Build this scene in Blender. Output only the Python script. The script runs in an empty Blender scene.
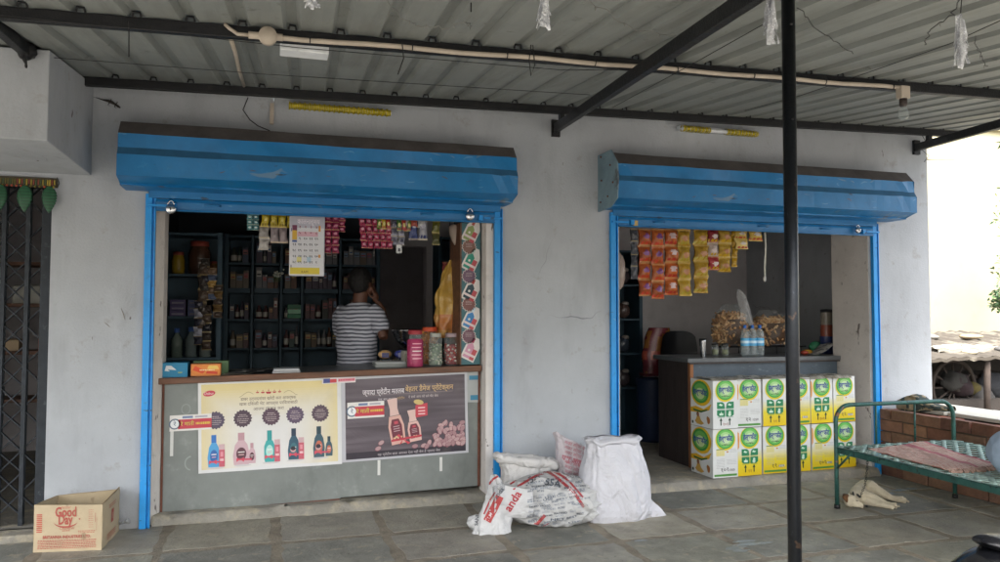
import bpy, bmesh, math, random
import numpy as np
from mathutils import Vector, Matrix, noise
from mathutils.bvhtree import BVHTree
random.seed(7)
S = bpy.context.scene
COL = S.collection
R_ = math.radians

# ------------------------------------------------------------ camera maths (survey of the place from the photo)
F0, YAW, PITCH, ROLL = 762.5, 16.95, 2.44, .0012
CAM = np.array([0, -5.9, 1.5])
_y, _p = R_(YAW), R_(PITCH)
FW = np.array([math.sin(_y)*math.cos(_p), math.cos(_y)*math.cos(_p), math.sin(_p)])
RT = np.array([math.cos(_y), -math.sin(_y), 0.])
UP = np.cross(RT, FW)
RT, UP = RT+UP*ROLL, UP-RT*ROLL
def at(px, py, x=None, y=None, z=None):
    d = FW*F0+RT*(px-500)-UP*(py-281)
    if y is not None: t = (y-CAM[1])/d[1]
    elif z is not None: t = (z-CAM[2])/d[2]
    else: t = (x-CAM[0])/d[0]
    return Vector(CAM+t*d)

def lin(h):
    h = h.lstrip('#'); o = []
    for i in (0, 2, 4):
        c = int(h[i:i+2], 16)/255
        o.append(c/12.92 if c <= .04045 else ((c+.055)/1.055)**2.4)
    return tuple(o)
def mixc(a, b, t): return tuple(a[i]*(1-t)+b[i]*t for i in range(3))
def C3(c): return lin(c) if isinstance(c, str) else c

# ------------------------------------------------------------ materials
def pm(name, col='808080', rough=.6, metal=0., var=.15, vscale=6., bump=0., bscale=40., dirt=None, attr=False,
       stretch=(1, 1, 1), spec=.5, dirt2=None, coat=0., sub=None):
    m = bpy.data.materials.new(name); m.use_nodes = True
    N = m.node_tree.nodes; L = m.node_tree.links
    b = N['Principled BSDF']
    b.inputs['Roughness'].default_value = rough; b.inputs['Metallic'].default_value = metal
    b.inputs['Specular IOR Level'].default_value = spec
    if coat: b.inputs['Coat Weight'].default_value = coat; b.inputs['Coat Roughness'].default_value = .15
    tc = N.new('ShaderNodeTexCoord'); mp = N.new('ShaderNodeMapping'); mp.inputs['Scale'].default_value = stretch
    L.new(tc.outputs['Object'], mp.inputs['Vector'])
    def nz(scale, det=6, rg=.6):
        n = N.new('ShaderNodeTexNoise'); n.inputs['Scale'].default_value = scale; n.inputs['Detail'].default_value = det
        n.inputs['Roughness'].default_value = rg; L.new(mp.outputs[0], n.inputs['Vector']); return n
    if attr:
        a = N.new('ShaderNodeAttribute'); a.attribute_name = 'Col'; csock = a.outputs['Color']
    else:
        a = N.new('ShaderNodeRGB'); a.outputs[0].default_value = (*C3(col), 1); csock = a.outputs[0]
    if var:
        n = nz(vscale); r = N.new('ShaderNodeMapRange'); r.inputs['From Min'].default_value = .3; r.inputs['From Max'].default_value = .7
        r.inputs['To Min'].default_value = 1-var; r.inputs['To Max'].default_value = 1+var*.5
        L.new(n.outputs[0], r.inputs[0])
        x = N.new('ShaderNodeMix'); x.data_type = 'RGBA'; x.blend_type = 'MULTIPLY'; x.inputs[0].default_value = 1
        L.new(csock, x.inputs[6]); L.new(r.outputs[0], x.inputs[7]); csock = x.outputs[2]
    for k, dd in enumerate((dirt, dirt2)):
        if not dd: continue
        c, amt, sc, lo, hi = dd[:5]
        n = nz(sc, 8, .65); r = N.new('ShaderNodeMapRange'); r.inputs['From Min'].default_value = lo; r.inputs['From Max'].default_value = hi
        r.inputs['To Max'].default_value = amt; L.new(n.outputs[0], r.inputs[0])
        if len(dd) > 5:      # own stretch
            mp2 = N.new('ShaderNodeMapping'); mp2.inputs['Scale'].default_value = dd[5]; mp2.inputs['Location'].default_value = (3.1*k, 1.7, .4)
            L.new(tc.outputs['Object'], mp2.inputs['Vector']); L.new(mp2.outputs[0], n.inputs['Vector'])
        x = N.new('ShaderNodeMix'); x.data_type = 'RGBA'; L.new(r.outputs[0], x.inputs[0])
        L.new(csock, x.inputs[6]); x.inputs[7].default_value = (*C3(c), 1); csock = x.outputs[2]
    L.new(csock, b.inputs['Base Color'])
    if bump:
        n = nz(bscale, 5); bp = N.new('ShaderNodeBump'); bp.inputs['Strength'].default_value = min(1, bump); bp.inputs['Distance'].default_value = .01
        L.new(n.outputs[0], bp.inputs['Height']); L.new(bp.outputs[0], b.inputs['Normal'])
    # gloss breakup
    n = nz(vscale*2.3); r = N.new('ShaderNodeMapRange'); r.inputs['To Min'].default_value = max(.02, rough-.12); r.inputs['To Max'].default_value = min(1, rough+.12)
    L.new(n.outputs[0], r.inputs[0]); L.new(r.outputs[0], b.inputs['Roughness'])
    return m
def filmy(name, col='ffffff', amount=.35, gloss=.1, attr=False):
    """clear film, glass, PET: partly see-through with a sheen"""
    m = bpy.data.materials.new(name); m.use_nodes = True
    N = m.node_tree.nodes; L = m.node_tree.links
    b = N['Principled BSDF']; out = N['Material Output']
    b.inputs['Base Color'].default_value = (*C3(col), 1); b.inputs['Roughness'].default_value = gloss
    t = N.new('ShaderNodeBsdfTransparent'); t.inputs[0].default_value = (.93, .95, .95, 1)
    lw = N.new('ShaderNodeLayerWeight'); lw.inputs[0].default_value = .35
    r = N.new('ShaderNodeMapRange'); r.inputs['To Min'].default_value = amount*.6; r.inputs['To Max'].default_value = min(1, amount*2.2)
    L.new(lw.outputs['Facing'], r.inputs[0])
    x = N.new('ShaderNodeMixShader'); L.new(r.outputs[0], x.inputs[0]); L.new(t.outputs[0], x.inputs[1]); L.new(b.outputs[0], x.inputs[2])
    L.new(x.outputs[0], out.inputs[0])
    return m

M = {}
M['ink'] = pm('printed_paper', attr=True, rough=.55, var=.06, vscale=9, bump=.08, bscale=60)
M['ink_gloss'] = pm('printed_film', attr=True, rough=.24, var=.1, vscale=14, bump=.35, bscale=55)
M['ink_vinyl'] = pm('printed_vinyl', attr=True, rough=.45, var=.05, vscale=4, bump=.12, bscale=9, dirt=('8c8478', .18, 5, .55, .8))
M['cloth_attr'] = pm('cloth_coloured', attr=True, rough=.95, var=.22, vscale=16, bump=.4, bscale=150)
M['plain'] = pm('painted', attr=True, rough=.55, var=.18, vscale=8, bump=.1)
M['wallp'] = pm('whitewashed_plaster', 'acb0b5', rough=.92, var=.13, vscale=1.6, bump=.35, bscale=55,
                dirt=('727375', .38, 2.2, .5, .8, (1.6, 1, .45)), dirt2=('857d72', .6, 8, .6, .76))
M['jamb'] = pm('jamb_plaster', 'd6d0ca', rough=.9, var=.12, vscale=3, bump=.35, bscale=50, dirt=('6b5f56', .5, 8, .58, .78))
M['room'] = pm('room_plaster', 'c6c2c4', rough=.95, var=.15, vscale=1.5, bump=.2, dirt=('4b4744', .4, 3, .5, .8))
M['room_dark'] = pm('room_plaster_shaded', '3a3f45', rough=.95, var=.2, vscale=2, bump=.2)  # darkened copy of the room plaster, carries the left shop's shade
M['slab'] = pm('stone_slab', attr=True, rough=.6, var=.3, vscale=5, bump=.8, bscale=42, dirt=('aaa696', .5, 3.4, .5, .75), dirt2=('4a4b46', .45, 15, .56, .75))
M['mortar'] = pm('mortar', '8f8676', rough=.95, var=.3, vscale=8, bump=.8, bscale=60, dirt=('564c40', .6, 6, .45, .7))
M['cement'] = pm('cement', '908c82', rough=.95, var=.25, vscale=6, bump=.8, bscale=45, dirt=('b3a88f', .7, 7, .5, .66), dirt2=('55504a', .5, 12, .55, .7))
M['earth'] = pm('earth', '6b6760', rough=1, var=.3, vscale=1, bump=.6, bscale=20)
M['blue'] = pm('blue_enamel', '1570a9', rough=.42, var=.2, vscale=5, bump=.12, bscale=18, dirt=('3f5f74', .5, 5, .58, .75), dirt2=('6fb2d6', .35, 11, .62, .8))
M['blue_dusty'] = pm('dusty_blue_enamel', '2b6187', rough=.8, var=.2, vscale=7, bump=.2)
M['blue_rail'] = pm('blue_enamel_rail', '168fd8', rough=.42, var=.12, vscale=8, bump=.12, bscale=22, dirt=('2a5a7c', .6, 14, .62, .75))
M['dust_top'] = pm('dusty_hood_top', '55504f', rough=.95, var=.3, vscale=6, bump=.4)
M['plate'] = pm('worn_grey_blue_plate', '77909b', rough=.55, var=.2, vscale=8, bump=.2, dirt=('3a3330', .8, 9, .56, .68))
M['steel_panel'] = pm('galvanised_panel', '7e8380', rough=.5, metal=.2, var=.16, vscale=3.5, bump=.15, bscale=12,
                      dirt=('4c5350', .6, 3, .5, .75, (1, 1, .6)), dirt2=('a9b0a9', .5, 7, .58, .75))
M['rust'] = pm('rusty_edge', '6b4334', rough=.85, var=.3, vscale=20, bump=.5)
M['wood'] = pm('worn_wood', '6d4a36', rough=.6, var=.35, vscale=9, bump=.4, bscale=30, stretch=(.35, 3, 3), dirt=('2f2520', .7, 6, .5, .7))
M['wood_dark'] = pm('dark_board', '3b3331', rough=.6, var=.3, vscale=6, bump=.25, stretch=(3, 3, .5))
M['laminate'] = pm('counter_laminate', '5c6063', rough=.35, var=.2, vscale=7, bump=.08, dirt=('9a9a94', .3, 9, .6, .75))
M['greyboard'] = pm('slate_blue_board', '4a5661', rough=.55, var=.2, vscale=4, bump=.15, dirt=('8d979c', .5, 9, .62, .72, (1, 1, 3)))
M['black_iron'] = pm('black_painted_iron', '191a1d', rough=.5, metal=.2, var=.35, vscale=18, bump=.3, bscale=80, dirt=('46423e', .5, 16, .58, .75))
M['pole'] = pm('pole_paint', '171b21', rough=.33, metal=.5, var=.25, vscale=14, bump=.15, bscale=60, dirt=('5c6470', .6, 40, .64, .72, (1, 1, .25)))
M['gate'] = pm('gate_iron', '262c33', rough=.6, metal=.3, var=.3, vscale=12, bump=.3, dirt=('6d7478', .4, 20, .58, .75))
M['sheet'] = pm('canopy_sheet', '8c908d', rough=.62, metal=.15, var=.1, vscale=2.5, bump=.08, bscale=8, dirt=('5a5a54', .6, 2.5, .48, .8, (3, .35, 1)), dirt2=('46443e', .6, 9, .62, .74))
M['pvc'] = pm('pvc_conduit', 'b8ac9d', rough=.5, var=.15, vscale=12)
M['white_plastic'] = pm('white_plastic', 'e2e5e8', rough=.4, var=.12, vscale=15)
M['wire'] = pm('wire', '1e1e20', rough=.6, var=.1)
M['wire_pale'] = pm('pale_wire', '8a8a86', rough=.4, metal=.3, var=.1)
M['chrome'] = pm('chrome', 'c8cace', rough=.18, metal=1, var=.1, vscale=20)
M['steel'] = pm('stainless_steel', 'b4b6b8', rough=.25, metal=1, var=.1, vscale=10)
M['tinsel'] = pm('silver_foil', 'eef0f4', rough=.25, metal=.45, var=.05, vscale=60, bump=.5, bscale=120)
M['yellow_tinsel'] = pm('yellow_foil', 'c8b414', rough=.35, metal=.3, var=.45, vscale=50, bump=.8, bscale=120)
M['cot'] = pm('green_iron', '2f5c54', rough=.5, metal=.2, var=.25, vscale=18, bump=.3, bscale=70, dirt=('17302f', .7, 14, .5, .68), dirt2=('6d4a3a', .6, 22, .66, .74))
M['webbing'] = pm('woven_band', '90a89f', rough=.75, var=.3, vscale=18, bump=.3, bscale=120, dirt=('2f4f48', .5, 10, .5, .7))
M['brick'] = pm('brick', attr=True, rough=.95, var=.3, vscale=14, bump=.7, bscale=60, dirt=('7d6a58', .4, 9, .55, .75))
M['brick_joint'] = pm('brick_joint', '5a4c40', rough=1, var=.3, vscale=18, bump=.7)
M['marble'] = pm('pale_stone_slab', 'c2bfb4', rough=.5, var=.12, vscale=5, bump=.1, dirt=('8c867a', .4, 5, .55, .75))
M['cream'] = pm('cream_limewash', 'aaa384', rough=.95, var=.08, vscale=.8, bump=.2, dirt=('b39a72', .6, 1.3, .58, .8))
M['glass'] = filmy('clear_glass', 'dfe6e6', .16, .05)
M['pet'] = filmy('pet_plastic', 'd5dde0', .2, .08)
M['bagthin'] = filmy('thin_bag_film', 'e0e0e0', .07, .2)
M['bagfilm'] = filmy('bag_film', 'e6e6e6', .32, .25)
M['sack'] = pm('woven_sack', attr=True, rough=.7, var=.06, vscale=6, bump=.22, bscale=34, dirt=('a8a49c', .3, 4, .58, .78), spec=.35)
M['card'] = pm('corrugated_card', attr=True, rough=.9, var=.1, vscale=7, bump=.15, bscale=50, dirt=('8f7558', .4, 6, .58, .76))
M['skin'] = pm('skin', '5a3a2c', rough=.55, var=.12, vscale=12, bump=.1)
M['hair'] = pm('black_hair', '0d0b0b', rough=.6, var=.3, vscale=40, bump=.8, bscale=160)
M['fur'] = pm('cream_fur', 'd2c6ac', rough=.95, var=.2, vscale=9, bump=.6, bscale=170, dirt=('8a7455', .5, 6, .55, .75))
M['fur_brown'] = pm('brown_fur', '6b4a2e', rough=.95, var=.2, vscale=18, bump=.5, bscale=170)
M['denim'] = pm('pale_blue_denim', '9fb0c4', rough=.9, var=.18, vscale=9, bump=.4, bscale=60)
M['leaf'] = pm('leaf', attr=True, rough=.5, var=.25, vscale=3)
M['bark'] = pm('bark', '5a4a3c', rough=.95, var=.3, vscale=9, bump=.8, bscale=30)
M['wood_edge'] = pm('raw_wood_edge', '9a6844', rough=.8, var=.35, vscale=18, bump=.4, stretch=(3, 3, .4))
M['rubber'] = pm('tyre_rubber', '141414', rough=.85, var=.2, vscale=20, bump=.3)
M['vinylseat'] = pm('black_vinyl', '15161a', rough=.35, var=.2, vscale=9, bump=.3, bscale=45)
M['bikepaint'] = pm('black_paint', '0e0f12', rough=.2, var=.1, vscale=5, coat=.6)
M['lizard'] = pm('gecko_skin', '2e2a26', rough=.8, var=.4, vscale=60)
M['dark_wood'] = pm('weathered_timber', '3a312b', rough=.9, var=.35, vscale=8, bump=.5)
M['tarp'] = pm('shed_roof', '453f36', rough=.9, var=.3, vscale=3, bump=.6, bscale=12, dirt=('6e685c', .8, 2.4, .5, .6))
M['mud'] = pm('mud_wall', '2c2723', rough=1, var=.3, vscale=2, bump=.5)
def add_layer(m, kind, col, amt, **k):
    N = m.node_tree.nodes; L = m.node_tree.links; b = N['Principled BSDF']; src = b.inputs['Base Color'].links[0].from_socket
    tc = N.new('ShaderNodeTexCoord'); n0 = N.new('ShaderNodeTexNoise'); n0.inputs['Scale'].default_value = k.get('warp', 3.); L.new(tc.outputs['Object'], n0.inputs['Vector'])
    ad = N.new('ShaderNodeVectorMath'); ad.operation = 'MULTIPLY_ADD'; ad.inputs[1].default_value = (k.get('wa', .4),)*3; L.new(n0.outputs['Color'], ad.inputs[0]); L.new(tc.outputs['Object'], ad.inputs[2])
    mr = N.new('ShaderNodeMapRange'); mr.inputs['To Max'].default_value = amt
    if kind == 'crack':
        v = N.new('ShaderNodeTexVoronoi'); v.feature = 'DISTANCE_TO_EDGE'; v.inputs['Scale'].default_value = k.get('scale', .8); L.new(ad.outputs[0], v.inputs['Vector'])
        mr.inputs['From Min'].default_value = k.get('w', .004); mr.inputs['From Max'].default_value = 0; L.new(v.outputs['Distance'], mr.inputs[0])
    elif kind == 'base':      # splashed dirt along the foot
        sx = N.new('ShaderNodeSeparateXYZ'); L.new(ad.outputs[0], sx.inputs[0]); mr.inputs['From Min'].default_value = k['z1']; mr.inputs['From Max'].default_value = k['z0']; L.new(sx.outputs[2], mr.inputs[0])
    elif kind == 'spots':
        v = N.new('ShaderNodeTexNoise'); v.inputs['Scale'].default_value = k.get('scale', 30); v.inputs['Detail'].default_value = 3
        mp = N.new('ShaderNodeMapping'); mp.inputs['Scale'].default_value = k.get('stretch', (1, 1, 1)); L.new(ad.outputs[0], mp.inputs['Vector']); L.new(mp.outputs[0], v.inputs['Vector'])
        mr.inputs['From Min'].default_value = k.get('lo', .7); mr.inputs['From Max'].default_value = k.get('lo', .7)+.03; L.new(v.outputs[0], mr.inputs[0])
    fac = mr.outputs[0]
    if k.get('mask'):
        n = N.new('ShaderNodeTexNoise'); n.inputs['Scale'].default_value = k['mask']; L.new(tc.outputs['Object'], n.inputs['Vector'])
        m2 = N.new('ShaderNodeMapRange'); m2.inputs['From Min'].default_value = k.get('ml', .5); m2.inputs['From Max'].default_value = k.get('ml', .5)+.08; L.new(n.outputs[0], m2.inputs[0])
        mu = N.new('ShaderNodeMath'); mu.operation = 'MULTIPLY'; L.new(fac, mu.inputs[0]); L.new(m2.outputs[0], mu.inputs[1]); fac = mu.outputs[0]
    x = N.new('ShaderNodeMix'); x.data_type = 'RGBA'; L.new(fac, x.inputs[0]); L.new(src, x.inputs[6]); x.inputs[7].default_value = (*C3(col), 1); L.new(x.outputs[2], b.inputs['Base Color'])
def wrinkle(m, scale, strength):
    N = m.node_tree.nodes; L = m.node_tree.links; b = N['Principled BSDF']
    tc = N.new('ShaderNodeTexCoord'); n = N.new('ShaderNodeTexNoise'); n.inputs['Scale'].default_value = scale; n.inputs['Detail'].default_value = 4; n.inputs['Distortion'].default_value = 1.6; L.new(tc.outputs['Object'], n.inputs['Vector'])
    ab = N.new('ShaderNodeMath'); ab.operation = 'SUBTRACT'; ab.inputs[1].default_value = .5; L.new(n.outputs[0], ab.inputs[0]); a2 = N.new('ShaderNodeMath'); a2.operation = 'ABSOLUTE'; L.new(ab.outputs[0], a2.inputs[0])
    bp = N.new('ShaderNodeBump'); bp.inputs['Strength'].default_value = strength; bp.inputs['Distance'].default_value = .05; L.new(a2.outputs[0], bp.inputs['Height'])
    if b.inputs['Normal'].links: L.new(b.inputs['Normal'].links[0].from_socket, bp.inputs['Normal'])
    L.new(bp.outputs[0], b.inputs['Normal'])
add_layer(M['wallp'], 'crack', '55565a', .75, scale=.55, w=.0022, warp=2.5, wa=.35, mask=.9, ml=.56)
add_layer(M['wallp'], 'base', '6e675c', .55, z0=.0, z1=.42, warp=9, wa=.22)
add_layer(M['wallp'], 'spots', '5c5048', .8, scale=9, lo=.735, warp=4, wa=.05, stretch=(2.5, 1, .7))
for k_ in ('blue', 'blue_rail'):
    add_layer(M[k_], 'spots', '2a3038', .8, scale=16, lo=.70, wa=.1, stretch=(.6, 1, 2))
    add_layer(M[k_], 'spots', '8db6cc', .22, scale=11, lo=.68, wa=.25, stretch=(.5, 1, 3))
add_layer(M['jamb'], 'spots', '4a3d36', .8, scale=14, lo=.68, wa=.1, stretch=(1, 1, .5))
add_layer(M['sack'], 'spots', '8d8678', .35, scale=6, lo=.66, wa=.2)
wrinkle(M['sack'], 4.2, .9); wrinkle(M['ink_vinyl'], 2.2, .12)
add_layer(M['pole'], 'spots', '4c3c32', .7, scale=22, lo=.66, wa=.1); add_layer(M['pole'], 'base', '6b6258', .6, z0=-2.85, z1=-2.6, warp=20, wa=.1)
add_layer(M['cot'], 'spots', '1a1c1a', .8, scale=26, lo=.62, wa=.1); add_layer(M['cot'], 'spots', '8a5a40', .8, scale=18, lo=.68, wa=.1)
add_layer(M['blue'], 'spots', '5a4a40', .7, scale=9, lo=.70, wa=.2, stretch=(.5, 1, 2.5)); add_layer(M['blue'], 'spots', '7a8a92', .5, scale=4.5, lo=.66, wa=.3, stretch=(.35, 1, 3))
add_layer(M['slab'], 'spots', 'a59c88', .5, scale=11, lo=.62, wa=.3); add_layer(M['slab'], 'spots', '2f2d2a', .5, scale=24, lo=.70, wa=.2)
add_layer(M['card'], 'spots', '7d6a50', .5, scale=8, lo=.66, wa=.2)
def stripe_shirt():
    m = pm('striped_shirt', 'b6b9c4', rough=.9, var=.1, vscale=9, bump=.3, bscale=40)
    N = m.node_tree.nodes; L = m.node_tree.links; b = N['Principled BSDF']
    src = b.inputs['Base Color'].links[0].from_socket
    tc = N.new('ShaderNodeTexCoord'); sx = N.new('ShaderNodeSeparateXYZ'); L.new(tc.outputs['Object'], sx.inputs[0])
    n = N.new('ShaderNodeTexNoise'); n.inputs['Scale'].default_value = 5; L.new(tc.outputs['Object'], n.inputs['Vector'])
    ma = N.new('ShaderNodeMath'); ma.operation = 'MULTIPLY_ADD'; ma.inputs[1].default_value = .035; L.new(n.outputs[0], ma.inputs[0]); L.new(sx.outputs[2], ma.inputs[2])
    fr = N.new('ShaderNodeMath'); fr.operation = 'MULTIPLY'; fr.inputs[1].default_value = 2*math.pi/.034; L.new(ma.outputs[0], fr.inputs[0])
    si = N.new('ShaderNodeMath'); si.operation = 'SINE'; L.new(fr.outputs[0], si.inputs[0])
    gt = N.new('ShaderNodeMapRange'); gt.inputs['From Min'].default_value = -.1; gt.inputs['From Max'].default_value = .35; L.new(si.outputs[0], gt.inputs[0])
    x = N.new('ShaderNodeMix'); x.data_type = 'RGBA'; L.new(gt.outputs[0], x.inputs[0]); L.new(src, x.inputs[6]); x.inputs[7].default_value = (*lin('585a66'), 1)
    L.new(x.outputs[2], b.inputs['Base Color'])
    return m
M['shirt'] = stripe_shirt()

# ------------------------------------------------------------ mesh builder
_tc = {}
def text_mesh(s, bold=0.):
    k = (s, bold)
    if k not in _tc:
        c = bpy.data.curves.new('t', 'FONT'); c.body = s; c.align_x = 'CENTER'; c.align_y = 'CENTER'; c.resolution_u = 2; c.offset = bold
        o = bpy.data.objects.new('t', c); COL.objects.link(o)
        dg = bpy.context.evaluated_depsgraph_get(); dg.update()
        me = bpy.data.meshes.new_from_object(o.evaluated_get(dg))
        _tc[k] = ([tuple(v.co) for v in me.vertices], [tuple(p.vertices) for p in me.polygons])
        bpy.data.objects.remove(o); bpy.data.curves.remove(c); bpy.data.meshes.remove(me)
    return _tc[k]
class MB:
    def __init__(s): s.v = []; s.f = []; s.c = []; s.m = []; s.s = []
    def add(s, vs, fs, col=(.5, .5, .5), mi=0, smooth=False, T=None):
        n = len(s.v); col = C3(col)
        s.v += [tuple(T @ Vector(p)) for p in vs] if T is not None else [tuple(p) for p in vs]
        for f in fs: s.f.append([i+n for i in f]); s.c.append(col); s.m.append(mi); s.s.append(smooth)
        return s
    def box(s, x0, x1, y0, y1, z0, z1, col=(.5, .5, .5), mi=0, T=None):
        vs = [(x, y, z) for x in (x0, x1) for y in (y0, y1) for z in (z0, z1)]
        return s.add(vs, [(0, 1, 3, 2), (4, 6, 7, 5), (0, 4, 5, 1), (2, 3, 7, 6), (0, 2, 6, 4), (1, 5, 7, 3)], col, mi, False, T)
    def tube(s, pts, r, n=8, col=(.5, .5, .5), mi=0, caps=True, sq=False, smooth=True, flat=None):
        pts = [Vector(p) for p in pts]
        rs = r if isinstance(r, (list, tuple)) else [r]*len(pts)
        vs = []; fs = []; prev = None
        for i, p in enumerate(pts):
            t = (pts[min(i+1, len(pts)-1)]-pts[max(i-1, 0)]).normalized()
            if prev is None: a = t.orthogonal() if abs(t.z) > .95 else t.cross(Vector((0, 0, 1)))
            else: a = prev - t*prev.dot(t)
            a.normalize(); b = t.cross(a).normalized(); prev = a
            for k in range(n):
                th = 2*math.pi*(k+.5)/n
                q = math.sqrt(2) if n == 4 else 1
                vs.append(p+(a*math.cos(th)+b*math.sin(th)*(flat or 1))*rs[i]*q)
        for i in range(len(pts)-1):
            for k in range(n):
                fs.append((i*n+k, i*n+(k+1) % n, (i+1)*n+(k+1) % n, (i+1)*n+k))
        if caps: fs.append(tuple(reversed(range(n)))); fs.append(tuple((len(pts)-1)*n+k for k in range(n)))
        return s.add(vs, fs, col, mi, smooth and n > 4)
    def lathe(s, prof, c=(0, 0, 0), n=20, col=(.5, .5, .5), mi=0, smooth=True, T=None, cols=None):
        vs = []; fs = []
        for r, z in prof:
            for k in range(n):
                a = 2*math.pi*k/n; vs.append((c[0]+r*math.cos(a), c[1]+r*math.sin(a), c[2]+z))
        base = len(s.v)
        s.add(vs, [], T=T)
        for i in range(len(prof)-1):
            cc = C3(cols[i]) if cols else C3(col)
            for k in range(n):
                s.f.append([base+i*n+k, base+i*n+(k+1) % n, base+(i+1)*n+(k+1) % n, base+(i+1)*n+k]); s.c.append(cc); s.m.append(mi); s.s.append(smooth)
        return s
    def prism(s, prof, x0, x1, col=(.5, .5, .5), mi=0, caps=True, smooth=False, mis=None):
        """profile of (y,z) swept along x"""
        n = len(prof); vs = [(x0, y, z) for y, z in prof]+[(x1, y, z) for y, z in prof]
        for i in range(n):
            s.add([vs[i], vs[(i+1) % n], vs[n+(i+1) % n], vs[n+i]], [(0, 3, 2, 1)], col, mis[i] if mis else mi, smooth)
        if caps: s.add(vs[:n], [tuple(range(n))], col, mi); s.add(vs[n:], [tuple(reversed(range(n)))], col, mi)
        return s
    def grid(s, fn, nu, nv, col=(.5, .5, .5), mi=0, smooth=True, colfn=None, closeu=False):
        base = len(s.v)
        for j in range(nv+1):
            for i in range(nu+(0 if closeu else 1)):
                s.v.append(tuple(fn(i/nu, j/nv)))
        w = nu+(0 if closeu else 1)
        for j in range(nv):
            for i in range(nu):
                i2 = (i+1) % w if closeu else i+1
                s.f.append([base+j*w+i, base+j*w+i2, base+(j+1)*w+i2, base+(j+1)*w+i])
                s.c.append(C3(colfn((i+.5)/nu, (j+.5)/nv)) if colfn else C3(col)); s.m.append(mi); s.s.append(smooth)
        return s
    def ball(s, c, r, n=12, col=(.5, .5, .5), mi=0, T=None, sc=(1, 1, 1)):
        pr = [(math.sin(math.pi*i/(n//2+2))*1., -math.cos(math.pi*i/(n//2+2))) for i in range(n//2+3)]
        vs = []; fs = []
        for a, z in pr:
            for k in range(n):
                th = 2*math.pi*k/n; vs.append((c[0]+max(a, 1e-4)*r*sc[0]*math.cos(th), c[1]+max(a, 1e-4)*r*sc[1]*math.sin(th), c[2]+z*r*sc[2]))
        for i in range(len(pr)-1):
            for k in range(n): fs.append((i*n+k, i*n+(k+1) % n, (i+1)*n+(k+1) % n, (i+1)*n+k))
        return s.add(vs, fs, col, mi, True, T)
    def ring_loft(s, rings, n=24, col=(.5, .5, .5), mi=0, p=2., caps=True):
        """rings: (cx,cy,cz,rx,ry[,rot])"""
        vs = []; fs = []
        for g in rings:
            cx, cy, cz, rx, ry = g[:5]; ro = g[5] if len(g) > 5 else 0
            for k in range(n):
                a = 2*math.pi*k/n; c, q = math.cos(a), math.sin(a)
                x = rx*math.copysign(abs(c)**(2/p), c); y = ry*math.copysign(abs(q)**(2/p), q)
                vs.append((cx+x*math.cos(ro)-y*math.sin(ro), cy+x*math.sin(ro)+y*math.cos(ro), cz))
        for i in range(len(rings)-1):
            for k in range(n): fs.append((i*n+k, i*n+(k+1) % n, (i+1)*n+(k+1) % n, (i+1)*n+k))
        if caps: fs.append(tuple(reversed(range(n)))); fs.append(tuple((len(rings)-1)*n+k for k in range(n)))
        return s.add(vs, fs, col, mi, True)
    def build(s, name, mat, parent=None, bevel=0., mods=None, base=None):
        me = bpy.data.meshes.new(name)
        vs = np.array(s.v, float).reshape(-1, 3)
        if parent is not None:
            o = Vector((0, 0, 0)); p = parent
            while p: o += p.location; p = p.parent
            org = np.array(o)
            me_loc = (0, 0, 0)
        else:
            mn, mx = vs.min(0), vs.max(0)
            org = np.array(base) if base is not None else np.array([(mn[0]+mx[0])/2, (mn[1]+mx[1])/2, mn[2]])
            me_loc = tuple(org)
        me.from_pydata([tuple(p) for p in (vs-org)], [], s.f)
        mats = mat if isinstance(mat, (list, tuple)) else [mat]
        for m in mats: me.materials.append(M[m] if isinstance(m, str) else m)
        me.polygons.foreach_set('material_index', s.m); me.polygons.foreach_set('use_smooth', s.s)
        at_ = me.color_attributes.new('Col', 'FLOAT_COLOR', 'CORNER')
        buf = []
        for f, c in zip(s.f, s.c): buf += [c[0], c[1], c[2], 1.]*len(f)
        at_.data.foreach_set('color', buf)
        me.validate(); me.update()
        o = bpy.data.objects.new(name, me); COL.objects.link(o); o.location = me_loc
        if parent is not None: o.parent = parent
        if bevel:
            b = o.modifiers.new('b', 'BEVEL'); b.width = bevel; b.segments = 2; b.limit_method = 'ANGLE'; b.angle_limit = R_(50)
        return o
def remesh(mb, voxel=.01, smooth=3, disp=None):
    """unite overlapping volumes into one continuous skin; returns verts, faces"""
    me = bpy.data.meshes.new('tmp'); me.from_pydata(mb.v, [], mb.f); me.update()
    bm = bmesh.new(); bm.from_mesh(me); bmesh.ops.recalc_face_normals(bm, faces=bm.faces); bm.to_mesh(me); bm.free()
    o = bpy.data.objects.new('tmp', me); COL.objects.link(o)
    r = o.modifiers.new('r', 'REMESH'); r.mode = 'VOXEL'; r.voxel_size = voxel
    if smooth:
        k = o.modifiers.new('s', 'SMOOTH'); k.factor = .5; k.iterations = smooth
    dg = bpy.context.evaluated_depsgraph_get(); dg.update()
    m2 = bpy.data.meshes.new_from_object(o.evaluated_get(dg))
    vs = [v.co.copy() for v in m2.vertices]; nn = [v.normal.copy() for v in m2.vertices]; fs = [tuple(p.vertices) for p in m2.polygons]
    bpy.data.objects.remove(o); bpy.data.meshes.remove(me); bpy.data.meshes.remove(m2)
    if disp: vs = [v+n*disp(v) for v, n in zip(vs, nn)]
    return vs, fs
def skinned(mb, voxel=.01, smooth=3, disp=None, col=(.5, .5, .5)):
    vs, fs = remesh(mb, voxel, smooth, disp); o = MB(); o.add(vs, fs, col, 0, True); return o

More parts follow.
